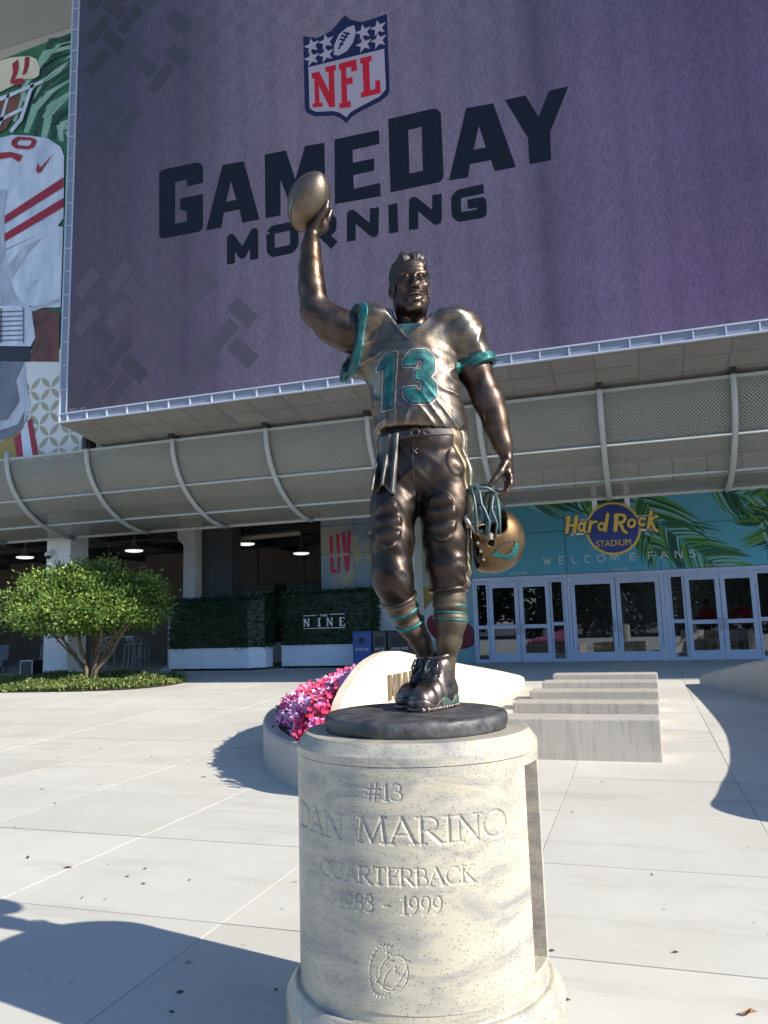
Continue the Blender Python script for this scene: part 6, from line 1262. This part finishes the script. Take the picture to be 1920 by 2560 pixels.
HM = Matrix.Translation((.038, -.012, 1.742)) @ Euler((R(3), R(-2.0), R(9))).to_matrix().to_4x4() @ Matrix.Diagonal((.97, 1.02, 1.03, 1))
h = SDF((-.11, -.15, -.30), (.11, .16, .17), .0026)
h.ell((0, .018, .045), (.077, .097, .088), .0).ell((0, -.022, -.035), (.063, .072, .092), .03)
for sx in (-1, 1):
    h.cap((sx*.052, .0, -.055), (sx*.022, -.062, -.105), .027, .021, .03).ell((sx*.045, -.064, -.014), (.024, .02, .018), .025).ell((sx*.050, -.02, -.06), (.018, .04, .035), .02)
h.ell((0, -.080, -.108), (.024, .019, .018), .022).ell((0, -.075, .062), (.055, .022, .035), .03)
h.cap((-.044, -.080, .032), (-.012, -.090, .027), .0115, .0105, .014).cap((.044, -.080, .032), (.012, -.090, .027), .0115, .0105, .014)
for sx in (-1, 1): h.ell((sx*.031, -.100, .008), (.019, .017, .0115), .012, 's')
for sx in (-1, 1):
    h.ell((sx*.031, -.0765, .007), (.0150, .0130, .0115), .004)
    h.cap((sx*.046, -.080, .009), (sx*.030, -.0905, .0175), .0042, .0045, .004).cap((sx*.030, -.0905, .0175), (sx*.017, -.088, .010), .0045, .0035, .004).cap((sx*.045, -.079, .002), (sx*.018, -.086, -.003), .0035, .0035, .004)
h.cap((0, -.086, .026), (0, -.112, -.024), .0085, .0125, .014).ell((0, -.116, -.027), (.0125, .012, .0105), .008)
for sx in (-1, 1): h.ell((sx*.0145, -.101, -.030), (.0085, .0115, .0085), .007)
for sx in (-1, 1): h.ell((sx*.007, -.109, -.0385), (.0042, .006, .0035), .002, 's')
h.ell((0, -.088, -.066), (.033, .016, .026), .018)
h.chain([((-.026, -.088, -.064), .0045), ((-.010, -.1015, -.0575), .006), ((0, -.103, -.059), .0055), ((.010, -.1015, -.0575), .006), ((.026, -.088, -.064), .0045)], .005)
h.chain([((-.022, -.090, -.077), .005), ((0, -.100, -.081), .0075), ((.022, -.090, -.077), .005)], .006)
h.chain([((-.031, -.091, -.0635), .0030), ((0, -.1065, -.0690), .0052), ((.031, -.091, -.0635), .0030)], .003, 1.0, 's')
h.box((0, -.096, -.0672), (.019, .004, .0042), .002, .001)
for sx in (-1, 1): h.chain([((sx*.019, -.100, -.034), .0028), ((sx*.034, -.088, -.052), .0032), ((sx*.037, -.078, -.075), .0025)], .010, 1.0, 's')
h.cap((-.014, -.100, -.092), (.014, -.100, -.092), .0028, None, .008, 's')
for z_, w_ in ((.055, .03), (.072, .026)): h.chain([((-w_, -.098, z_), .0018), ((0, -.102, z_-.003), .0022), ((w_, -.098, z_), .0018)], .006, 1.0, 's')
for sx in (-1, 1):
    h.ell((sx*.081, .018, -.006), (.012, .024, .034), .006, rot=(R(-12), 0, sx*R(-18))); h.ell((sx*.090, .012, -.004), (.008, .012, .02), .005, 's', rot=(R(-12), 0, sx*R(-18))); h.ell((sx*.079, .002, -.034), (.007, .009, .009), .005)
h.cap((0, .022, -.07), (0, .035, -.24), .060, .066, .03)
for sx in (-1, 1): h.cap((sx*.055, .03, -.07), (sx*.02, -.035, -.215), .014, .016, .02)
h.ell((0, -.038, -.13), (.012, .016, .016), .02)
V2, F2 = h.mesh(); V2 = relax(V2, F2, 1); V2 = V2 @ np.array(HM.to_3x3()).T+np.array(HM.translation)
np_obj('body', np.concatenate([V1, V2]), np.concatenate([F1, F2+len(V1)]), B_SKIN, stt)
# hair, brushed back in locks
h = SDF((-.12, -.13, -.10), (.12, .16, .18), .0027)
h.ell((0, .022, .052), (.0895, .107, .096), 0).cap((-.035, -.062, .098), (.035, -.062, .098), .026, .026, .03)
h.ell((0, -.135, -.01), (.072, .09, .094), .012, 's').box((0, -.06, -.06), (.2, .075, .055), .02, .02, 's')
h.plane((0, .02, -.062), (0, -.35, -1), .01)
for sx in (-1, 1): h.ell((sx*.074, -.008, .008), (.012, .018, .042), .015); h.ell((sx*.090, .02, -.01), (.02, .024, .032), .006, 's')
def locks(X, Y, Z):
    a = np.arctan2(X, Z+.02); f = np.sin(a*17+np.sin(Y*38+a*3)*1.3+np.sin(Z*50)*.7); f2 = np.sin(a*31+Y*60); m = np.clip((.075-np.abs(X))/.03, .15, 1); return (-.0040*f*(np.clip((.10-Y)/.12, .25, 1))-.0012*f2)*m
h.warp(locks); put('hair', h, B_HAIR, 0, None, HM)

# ---- jersey
def jersey_base(infl=0.0, arms=True):
    s = SDF((-.36, -.22, 1.04), (.46, .22, 1.73), .0052)
    s.ell((.030, .0, 1.42), (.205+infl, .148+infl, .20+infl), 0).ell((.05, -.002, 1.25), (.188+infl, .142+infl, .22+infl), .05).ell((.067, 0, 1.14), (.190+infl, .138+infl, .12+infl), .05)
    s.cap((-.02, .0, 1.555), (-.185, .0, 1.592), .082, .080, .06, sy=1.25).cap((.09, 0, 1.545), (.245, 0, 1.53), .088, .086, .05, sy=1.25)
    s.ell((-.12, -.03, 1.60), (.10, .10, .06), .04).ell((.20, -.03, 1.585), (.105, .10, .046), .03)
    s.cap((.036, .03, 1.56), (.036, .03, 1.53), .09, .11, .04)
    s.cap((.25, 0, 1.515), (.322, -.008, 1.385), .094, .068, .04, sy=1.15)       # hanging sleeve
    s.ell((-.185, -.005, 1.50), (.075, .105, .135), .05).cap((-.20, .05, 1.45), (-.262, .06, 1.40), .05, .03, .04)   # raised sleeve
    return s
def ridge(x): return (1-np.abs(np.sin(x)))**2
def folds(X, Y, Z):
    fr = np.clip(-Y*9+.35, 0, 1)
    low = np.clip((1.30-Z)/.16, 0, 1)
    f = -.008*ridge(26*(Z-1.1)+22*(X-.06)*np.sign(X-.05)+3*np.sin(X*18+Z*9))*low*(.4+.6*fr)
    f += -.007*ridge(24*(X*.75+Z*.62)+2.2*np.sin(Z*25))*np.clip((X-.13)/.06, 0, 1)*np.clip((1.50-Z)/.1, 0, 1)*np.clip((Z-1.15)/.1, 0, 1)
    f += -.006*ridge(24*(-X*.8+Z*.5)+1.8*np.sin(Z*22))*np.clip((-.06-X)/.05, 0, 1)*np.clip((1.57-Z)/.1, 0, 1)
    f += -.006*ridge(26*(X*.9-Z*.35))*np.clip((X-.2)/.05, 0, 1)*np.clip((Z-1.42)/.05, 0, 1)
    f += .0013*np.sin(70*X+40*Z+3*np.sin(31*Z))*np.sin(50*Z-20*X)
    return f
s = jersey_base(); s.warp(folds)
s.plane((.065, 0, 1.108), (-.075, 0, -1), .012)
s.plane((.318, 0, 1.383), (.30, 0, -1)) if False else None
# sleeve mouths
def cut_half(s, p, n, lo, hi, k=.004):
    q = s.sl(lo, hi); X, Y, Z = s.grid(q); n = np.array(n, float); n /= np.linalg.norm(n); e = ((X-p[0])*n[0]+(Y-p[1])*n[1]+(Z-p[2])*n[2]).astype(np.float32); s.d[q] = np.maximum(s.d[q], e)
SRP, SRN = (.318, 0, 1.384), (.33, 0, -1.0); SLP, SLN = (-.232, 0, 1.50), (-1.0, -.42, .10)
cut_half(s, SRP, SRN, (.235, -.2, 1.25), (.46, .2, 1.46)); cut_half(s, SLP, SLN, (-.36, -.22, 1.30), (-.19, .10, 1.73))
s.cap((.318, 0, 1.30), (.312, 0, 1.40), .057, .060, .004, 's'); s.ell((-.25, -.005, 1.50), (.06, .085, .112), .004, 's')
s.ell((.040, -.005, 1.645), (.080, .105, .085), .006, 's')
ud = s.d.copy()
X, Y, Z = s.grid((slice(None),)*3); ci, co = ST['colin'], ST['collar']; (ax_, az_), (bx_, bz_), (cx_, cz_) = co
e1 = ((Z-bz_)*(ax_-bx_)-(X-bx_)*(az_-bz_))/math.hypot(ax_-bx_, az_-bz_); e2 = -((Z-bz_)*(cx_-bx_)-(X-bx_)*(cz_-bz_))/math.hypot(cx_-bx_, cz_-bz_)
vd = np.maximum(np.maximum(e1, e2), Y+.02)      # inside the V where negative
s.d = np.maximum(s.d, -vd).astype(np.float32)
us = SDF((-.36, -.22, 1.04), (.46, .22, 1.73), .0052); us.d = np.maximum(ud+.010, np.maximum(vd-.012, Z-1.548)).astype(np.float32); put('collar_insert', us, B_TEAL)
jv = s.mesh(); jersey = put('jersey', jv, B_JERS, 0); jt = bvh(jersey)
# sleeve bands
for P_, N_, lo, hi, w in ((SRP, SRN, (.22, -.2, 1.25), (.46, .2, 1.50), .036), (SLP, SLN, (-.36, -.22, 1.28), (-.12, .2, 1.73), .026)):
    b = jersey_base(.0); b.warp(folds); b.d -= .0045; q = b.sl(lo, hi); X, Y, Z = b.grid(q); n = np.array(N_, float); n /= np.linalg.norm(n); e = ((X-P_[0])*n[0]+(Y-P_[1])*n[1]+(Z-P_[2])*n[2]).astype(np.float32)
    sub = SDF((0, 0, 0), (.01, .01, .01), .0052); sub.lo = np.array([b.ax[i][q[i]][0] for i in range(3)]); sub.n = np.array(e.shape); sub.ax = [b.ax[i][q[i]] for i in range(3)]; sub.d = np.maximum(np.maximum(b.d[q], e-.002), -(e+w)).astype(np.float32)
    if P_ is SRP: sub.cap((.318, 0, 1.28), (.312, 0, 1.42), .056, .060, .004, 's')
    else: sub.ell((-.25, -.005, 1.50), (.06, .083, .110), .004, 's')
    put('sleeve_band', sub, B_TEAL)
# collar, numbers, seams
for l in ([(co[0][0]-.008, co[0][1]), (co[1][0], co[1][1]-.011)], [(co[1][0], co[1][1]-.011), (co[2][0]+.009, co[2][1])]): decal('collar', stroke(l, .013), jt, B_JERS, .005)
grow = lambda P, w: [P]+stroke(P, w, closed=True)+[ring(p, w/2, 10) for p in P]
for nm in ('one', 'three'):
    P = ST[nm]; decal('numeral_border', grow(P, .020), jt, B_PALE, .003); decal('numeral_edge', grow(P, .011), jt, B_DARK, .0035, .0015); decal('numeral', [P], jt, B_TEAL, .007)
w0, w1 = ST['word']; V, F = text_fit('Dolphins', w0[0], w1[0], w0[1]+.004, w0[1]+.022); fn = onto(jt); V[:, 1] += (V[:, 0]-w0[0])*.06
add('lettering', mesh_data('lettering', [fn(a, b, .003) for a, b in V], [tuple(f) for f in F], B_TEAL), stt)
for pts in ([(-.13, 1.47), (-.05, 1.475), (.017, 1.478)], [(.017, 1.478), (.08, 1.49), (.155, 1.505)], [(.178, 1.40), (.185, 1.25), (.190, 1.12)]): decal('seam', stroke(pts, .0035), jt, B_DARK, .001, step=.008)

# ---- trousers
def pants_base(infl=0.0):
    s = SDF((-.20, -.21, .38), (.30, .21, 1.16), .0052); i = infl
    s.ell((.065, .0, 1.07), (.186+i, .132+i, .12+i), 0).ell((.062, .008, .945), (.193+i, .142+i, .12+i), .05)
    s.chain([((.152, 0, .93), .108+i), ((.150, -.015, .80), .103+i), ((.147, -.022, .66), .090+i), ((.147, -.028, .555), .082+i), ((.149, -.02, .465), .0745+i)], .03, 1.12)
    s.chain([((-.035, 0, .93), .100+i), ((-.062, -.025, .80), .090+i), ((-.070, -.05, .66), .083+i), ((-.075, -.072, .545), .077+i)], .03, 1.12)
    s.chain([((-.075, -.072, .545), .077+i), ((-.070, -.072, .50), .078+i), ((-.052, -.04, .43), .066+i)], .02, 1.05)
    return s
def pfold(X, Y, Z):
    f = .0014*np.sin(80*Z+30*X+3*np.sin(25*X))*np.sin(40*X+20*Z)
    R1 = ((X-.125)/.062)**2+((Z-.745)/.105)**2; m1 = np.clip((1.0-R1)*6, 0, 1)*np.clip(-Y*20, 0, 1); f -= m1*(.006+.0045*np.sin((Z-.745)*112))
    R2 = ((X+.085)/.055)**2+((Z-.72)/.105)**2; m2 = np.clip((1.0-R2)*6, 0, 1)*np.clip(-Y*20, 0, 1); f -= m2*(.006+.0045*np.sin((Z-.72)*112))
    R3 = ((X-.20)/.045)**2+((Z-.97)/.065)**2; f -= np.clip((1-R3)*5, 0, 1)*np.clip(-Y*20, 0, 1)*.003
    f -= .003*ridge(30*Z-22*X+1.5*np.sin(24*X))*np.clip((.64-Z)/.06, 0, 1)*np.clip((-.055-X)*-40+.5, 0, 1)*(X < .05)
    f -= .0032*ridge(34*Z+16*X+1.5*np.sin(20*X))*np.clip((.66-Z)/.06, 0, 1)*np.clip((X-.11)/.03, 0, 1)
    cr = np.exp(-((X-.03)/.075)**2); f += -.008*ridge(30*(Z+np.abs(X-.025)*.9))*cr*np.clip((Z-.80)/.05, 0, 1)*np.clip((1.02-Z)/.08, 0, 1)
    kn = np.clip((.60-Z)/.08, 0, 1)*np.clip((X-.17)/.03+ (X < 0)*np.clip((X+.05)/.03, 0, 1), 0, 1); f += .004*np.sin(120*Z+40*X)*kn
    return f
pb = pants_base(); pb.warp(pfold); pb.plane((.0, 0, 1.125), (0, 0, 1))
cut_half(pb, (.149, 0, .462), (-.06, 0, -1), (.05, -.21, .30), (.30, .21, .60)); cut_half(pb, (-.052, -.04, .435), (.50, .55, -1.0), (-.20, -.21, .30), (.03, .21, .62))
pants = put('trousers', pb, B_PANT); pt_ = bvh(pants)
full = pb.d.copy()
for y0, y1, m_, e_ in ((-.098, -.062, B_GOLD, .0045), (-.060, -.036, B_PALE, .0055), (-.034, .004, B_GOLD, .0045)):
    t_ = SDF((-.20, -.21, .38), (.30, .21, 1.16), .0052); X, Y, Z = t_.grid((slice(None),)*3); wv_ = .0015*np.sin(Z*45)
    sh_ = np.clip((1.0-Z)*.05, -.01, .03)
    t_.d = np.maximum(np.maximum(full-e_, np.maximum(y0+sh_+wv_-Y, Y-y1-sh_-wv_)), .175-X).astype(np.float32); t_.d = np.maximum(t_.d, (Z-1.112).astype(np.float32)); put('side_stripe', t_, m_)
# cuffs
def ringtube(c, r, nrm, rad, n=28, sy=1.1):
    nrm = Vector(nrm).normalized(); u = nrm.cross(Vector((0, 1, 0))).normalized(); w = nrm.cross(u); return [tuple(Vector(c)+u*r*math.cos(2*math.pi*i/n)+w*r*sy*math.sin(2*math.pi*i/n)) for i in range(n)]
for c, r, nn in (((.149, -.021, .463), .0735, (-.06, 0, 1)), ((-.050, -.037, .432), .066, (-.35, -.40, 1))): MB().tube(ringtube(c, r, nn, 0), .0095, 8, closed=True).build('cuff', B_PANT, stt, local=True, smooth=True)
# belt, laces, towel
b_ = SDF((-.20, -.21, 1.03), (.30, .21, 1.12), .0045); b_.ell((.065, .0, 1.07), (.190, .136, .12), 0); X, Y, Z = b_.grid((slice(None),)*3); sl_ = 1.083+.06*(X-.065); b_.d = np.maximum(b_.d, np.abs(Z-sl_)-.016).astype(np.float32); put('belt', b_, B_DARK)
bt = bvh(bpy.data.objects['belt'])
fb_ = onto(bt, fallback=-.13)
for cx in (.035, .085): 
    yb = fb_(cx, 1.082, .008)[1]; MB().tube([(cx+.017*math.cos(a), yb, 1.083+.016*math.sin(a)) for a in [i*2*math.pi/14 for i in range(14)]], .0022, 6, closed=True).build('belt_ring', B_SKIN, stt, local=True, smooth=True)
fp = onto(pt_, fallback=-.12)
for a, b in (((.022, 1.0), (.042, 1.02)), ((.040, .998), (.022, 1.018))): MB().tube([Vector(fp(*a, .003)), Vector(fp((a[0]+b[0])/2, (a[1]+b[1])/2, .007)), Vector(fp(*b, .003))], .0020, 6).build('lace', B_SOCK, stt, local=True)
decal('fly_seam', stroke([(.03, 1.06), (.022, .98), (.024, .90)], .004), pt_, B_DARK, .0008, step=.01)
tv = []; tf = []; nx_, nz_ = 40, 22
for j in range(nz_+1):
    t = j/nz_; z = 1.088-t*.225; xl = -.112-.042*t**1.2; xr = -.030-.020*t
    for i in range(nx_+1):
        u = i/nx_; x = xl+(xr-xl)*u; f_ = math.sin(u*math.pi*5.0+.4)*(.004+.012*t)
        y = fp(min(max(x, -.115), .03), max(z, .90), .010)[1]-.006-.012*t-f_; tv.append((x, y, z-.012*math.sin(u*9)*t-.02*t*(u > .6)*(u-.6)*2.5))
for j in range(nz_):
    for i in range(nx_): a = j*(nx_+1)+i; tf.append((a, a+1, a+nx_+2, a+nx_+1))
nb = len(tv); tv2 = tv+[(x, y+.006, z) for x, y, z in tv]; tf2 = [tuple(reversed(f)) for f in tf]+[tuple(k+nb for k in f) for f in tf]
bd = [i for i in range(nx_+1)]+[j*(nx_+1)+nx_ for j in range(1, nz_+1)]+[nz_*(nx_+1)+i for i in range(nx_-1, -1, -1)]+[j*(nx_+1) for j in range(nz_-1, 0, -1)]
for i in range(len(bd)): a, b = bd[i], bd[(i+1) % len(bd)]; tf2.append((a, b, b+nb, a+nb))
add('towel', mesh_data('towel', tv2, tf2, bronze('bronze_towel', (.10, .096, .092), (.18, .172, .16), .42, .55, 5), True), stt)

# ---- lower legs and shoes
s = SDF((-.16, -.18, .10), (.28, .22, .52), .005); s.chain([((.149, -.02, .50), .062), ((.150, -.012, .42), .063), ((.153, 0, .345), .062), ((.143, .012, .26), .048), ((.128, .03, .185), .036), ((.126, .035, .12), .037)], .02, 1.08)
s.warp(lambda X, Y, Z: .0028*np.sin(150*Z+12*X)*np.clip((Z-.33)/.02, 0, 1)*np.clip((.42-Z)/.02, 0, 1)); put('sock', s, B_SOCK)
s = SDF((-.16, -.18, .10), (.28, .26, .52), .005); s.chain([((-.058, -.05, .47), .058), ((-.040, -.02, .40), .056), ((-.006, .025, .325), .051), ((.029, .065, .26), .041), ((.056, .10, .20), .034), ((.066, .115, .12), .036)], .02, 1.08)
s.warp(lambda X, Y, Z: .002*np.sin(130*Z-70*X)*np.clip((Z-.30)/.02, 0, 1)*np.clip((.42-Z)/.02, 0, 1)); put('sock', s, B_SOCK)
for c, r, nn, rr in (((.151, -.008, .402), .0635, (.10, 0, 1), .0085), ((.152, -.003, .372), .0625, (.10, 0, 1), .006), ((.153, 0, .345), .0625, (.12, 0, 1), .0085), ((-.033, -.010, .385), .0575, (-.42, -.42, 1), .008), ((-.010, .015, .335), .055, (-.42, -.42, 1), .0075)):
    MB().tube(ringtube(c, r, nn, 0, 32, 1.07), rr, 8, closed=True).build('sock_band', B_TEAL, stt, local=True, smooth=True)
def shoe(heel, toe, ank):
    """shoe built heel->toe along +Y local, then turned into place"""
    h0 = Vector((heel[0], heel[1])); d = Vector((toe[0], toe[1]))-h0; L = d.length; ang = math.atan2(d.y, d.x)-math.pi/2; M = Matrix.Translation((h0.x, h0.y, 0)) @ Matrix.Rotation(ang, 4, 'Z')
    s = SDF((-.08, -.06, -.01), (.08, L+.05, .24), .0042)
    s.chain([((0, .045, .06), .043), ((0, L*.45, .062), .045), ((.006, L*.76, .045), .046), ((.004, L-.045, .042), .040)], .03).cap((0, .055, .07), (0, .075, .17), .045, .047, .03, sy=1.15).cap((0, .10, .15), (0, L*.55, .085), .036, .034, .03)
    s.warp(lambda X, Y, Z: .0016*np.sin(Y*150+np.sin(X*60))*np.clip((Y-.1)/.05, 0, 1)); s.plane((0, 0, .022), (0, 0, -1)); s.cap((0, .07, .15), (0, .075, .23), .037, .040, .004, 's', 1.15)
    put('shoe', s, B_SHOE, 0, None, M)
    b = SDF((-.09, -.06, -.01), (.09, L+.06, .08), .0042); b.chain([((0, .045, .03), .050), ((0, L*.45, .03), .050), ((.006, L*.76, .03), .053), ((.004, L-.042, .032), .045)], .03); b.plane((0, 0, .002), (0, 0, -1))
    X, Y, Z = b.grid((slice(None),)*3); b.d = np.maximum(b.d, Z-(.036+.012*np.sin(Y*55)+.02*np.clip((.08-Y)/.06, 0, 1))).astype(np.float32); put('sole', b, B_SHOE, 0, None, M)
    b.d = np.maximum(b.d-.002, np.maximum(Y-L*.58, .014-Z)).astype(np.float32); put('sole_stripe', b, B_GREEN, 0, None, M)
    w = SDF((-.09, -.06, -.01), (.09, L+.06, .05), .0042); w.chain([((0, .045, .012), .0525), ((0, L*.45, .012), .0515), ((.006, L*.76, .012), .055), ((.004, L-.042, .014), .047)], .03); w.plane((0, 0, 0), (0, 0, -1)); X, Y, Z = w.grid((slice(None),)*3); w.d = np.maximum(w.d, Z-.016).astype(np.float32)-.0; w.warp(lambda X, Y, Z: .0016*np.sign(np.sin(Y*330))); put('tread', w, B_SHOE, 0, None, M)
    for k in range(5):
        t = k/4; y = .125+t*(L*.62-.125); z = .150-t*.058; pts = [M @ Vector((.034*math.cos(a), y+.006*math.sin(a*2), z+.012+.018*math.sin(a)-.01)) for a in [math.pi*i/10 for i in range(11)]]; MB().tube(pts, .0042, 6).build('shoelace', B_DARK, stt, local=True, smooth=True)
    for sx in (-1, 1):
        pts = [M @ Vector((sx*.004, .118, .182)), M @ Vector((sx*.022, .135, .185)), M @ Vector((sx*.028, .148, .155)), M @ Vector((sx*.02, .155, .135)), M @ Vector((sx*.010, .145, .155)), M @ Vector((sx*.002, .118, .18))]; MB().tube(pts, .0052, 6).build('shoelace', B_SHOE, stt, local=True, smooth=True)
    MB().tube([M @ Vector((.046*math.cos(a), .072+.052*math.sin(a), .20+.006*math.cos(a*2))) for a in [i*2*math.pi/20 for i in range(20)]], .0085, 8, closed=True).build('shoe_collar', B_SHOE, stt, local=True, smooth=True)
shoe((.150, .085), (.000, -.135), None); shoe((.112, .165), (-.055, -.015), None)

# ---- football
ax = Vector((.46, -.58, .68)).normalized(); FBM = Matrix.Translation((-.386, -.045, 2.140)) @ ax.to_track_quat('Z', 'Y').to_matrix().to_4x4()
prof_ = [(.0885*max(0, (1-abs(t)**2.1))**.62, t*.132) for t in [math.sin(math.pi/2*(i/14-1)) for i in range(29)]]
v = MB().lathe(prof_, n=40); fo = MB().raw([FBM @ Vector(p) for p in v.v], v.f).build('football', B_BALL, stt, local=True, smooth=True)
for k in range(4):
    an = math.radians(20+90*k); pts = [FBM @ Vector(((r_+.0006)*math.cos(an), (r_+.0006)*math.sin(an), z_)) for r_, z_ in prof_[3:-3]]; MB().tube(pts, .0016, 5).build('seam', B_DARK, fo, local=True)

# ---- helmet, hung by its face guard
Fv = Vector((.03, -.33, .94)).normalized(); Cv = Vector((.98, .10, .02)); Cv = (Cv-Fv*Cv.dot(Fv)).normalized(); Sv = Cv.cross(Fv)
HMX = Matrix(((Fv.x, Sv.x, Cv.x, .350), (Fv.y, Sv.y, Cv.y, .018), (Fv.z, Sv.z, Cv.z, .662), (0, 0, 0, 1))) @ Matrix.Scale(.96, 4)
s = SDF((-.16, -.15, -.16), (.17, .15, .14), .0034)
s.ell((-.004, 0, .0), (.138, .115, .122), 0).ell((-.02, 0, -.05), (.115, .112, .09), .03).cap((.045, .092, -.06), (.06, .088, -.095), .03, .025, .03).cap((.045, -.092, -.06), (.06, -.088, -.095), .03, .025, .03)
s.ell((-.004, 0, -.005), (.124, .101, .108), .0, 's').ell((-.02, 0, -.06), (.10, .099, .095), .0, 's')
s.box((.135, 0, -.045), (.085, .2, .068), .03, .008, 's'); s.box((.12, 0, -.06), (.10, .078, .09), .02, .006, 's'); s.plane((0, 0, -.112), (.12, 0, -1)); s.box((-.09, 0, -.155), (.08, .2, .07), .03, .01, 's')
for sy in (-1, 1): s.cap((.012, sy*.08, -.045), (.012, sy*.13, -.045), .0135, None, 0, 's')
s.box((.13, 0, -.10), (.09, .085, .08), .01, .006, 's')
helm = put('helmet', s, B_HELM, 1, None, HMX); hp = helm
# padding inside
s = SDF((-.14, -.12, -.13), (.14, .12, .12), .005); s.ell((-.008, 0, -.005), (.122, .099, .106), 0).ell((.0, 0, -.012), (.106, .083, .09), 0, 's').box((.10, 0, -.06), (.09, .2, .09), .02, 0, 's').box((0, 0, -.14), (.2, .2, .06), .02, 0, 's'); put('padding', s, B_DARK, 0, helm, HMX)
T = lambda p: HMX @ Vector(p)
def bar(z, tipx, y0=.112, x0=.03, droop=0, r=.0062):
    pts = []
    for i in range(17):
        a = -math.pi/2+math.pi*i/16; pts.append(T((x0+(tipx-x0)*math.cos(a)**.75 if math.cos(a) > 0 else x0, y0*math.sin(a), z-droop*math.cos(a))))
    MB().tube(pts, r, 8).build('face_bar', B_MASK, helm, local=True, smooth=True)
bar(-.008, .204, .106, .05, .004); bar(-.100, .232, .102, .045, .014); bar(-.062, .150, .112, .02, .0)
MB().tube([T((.198, -.03, .002)), T((.228, -.03, -.045)), T((.235, -.03, -.108)), T((.215, -.03, -.138))], .0056, 8).build('face_bar', B_MASK, helm, local=True, smooth=True)
MB().tube([T((.198, .03, .002)), T((.228, .03, -.045)), T((.235, .03, -.108)), T((.215, .03, -.138))], .0056, 8).build('face_bar', B_MASK, helm, local=True, smooth=True)
for sy in (-1, 1):
    MB().tube([T((.236, sy*.03, -.10)), T((.215, sy*.055, -.085)), T((.17, sy*.075, -.08)), T((.14, sy*.088, -.066)), T((.10, sy*.108, -.052)), T((.04, sy*.118, -.058))], .0056, 8).build('face_bar', B_MASK, helm, local=True, smooth=True)
    MB().tube([T((.204, sy*.02, -.008)), T((.19, sy*.06, -.03)), T((.15, sy*.085, -.04)), T((.09, sy*.108, -.02)), T((.035, sy*.118, -.028))], .0056, 8).build('face_bar', B_MASK, helm, local=True, smooth=True)
for sy in (-1, 1):
    MB().obox((0, 0, 0), (.03, .008, .016)); MB().tube([T((.055, sy*.116, -.05)), T((.03, sy*.120, -.048))], .009, 8).build('clip', B_PALE, helm, local=True)
    for zz, xx in ((-.088, -.02), (-.10, .015), (-.075, -.055)): MB().tube([T((xx, sy*.108, zz)), T((xx, sy*.119, zz))], .0055, 10).build('rivet', B_PALE, helm, local=True)
MB().tube([T((.05, .09, -.10)), T((.10, .085, -.14)), T((.14, .03, -.155)), T((.14, -.03, -.155)), T((.10, -.085, -.14)), T((.05, -.09, -.10))], .011, 8).build('chin_strap', B_PALE, helm, local=True, smooth=True)
ht = bvh(helm)
P = ST['fish']; decal('emblem', [P], ht, B_TEAL, .003, step=.005, par=helm); decal('emblem_edge', stroke(P, .0026, closed=True)+stroke(ST['rays'], .0026), ht, B_DARK, .0034, step=.006, par=helm)

# ---- round cast base under the feet
bs = []; nb_ = 120; qb = random.Random(4); jit = [[qb.gauss(0, 1) for _ in range(nb_)] for _ in range(7)]
prf = [(.0, 0), (.20, 0), (.33, 0.0), (.343, -.003), (.349, -.012), (.350, -.030), (.347, -.048), (.344, -.0602), (.0, -.0602)]
v = []; f = []
for i, (r, z) in enumerate(prf):
    for k in range(nb_):
        a = 2*math.pi*k/nb_; rr = r+(.0014*jit[i % 7][k]+.0015*math.sin(a*9)+.0015*math.sin(a*23+i)) * (1 if .33 < r else 0); v.append((rr*math.cos(a), rr*math.sin(a)-.068, z))
for i in range(len(prf)-1):
    for k in range(nb_): l = (k+1) % nb_; f.append((i*nb_+k, (i+1)*nb_+k, (i+1)*nb_+l, i*nb_+l))
add('cast_base', mesh_data('cast_base', v, f, B_BASE, True), stt)
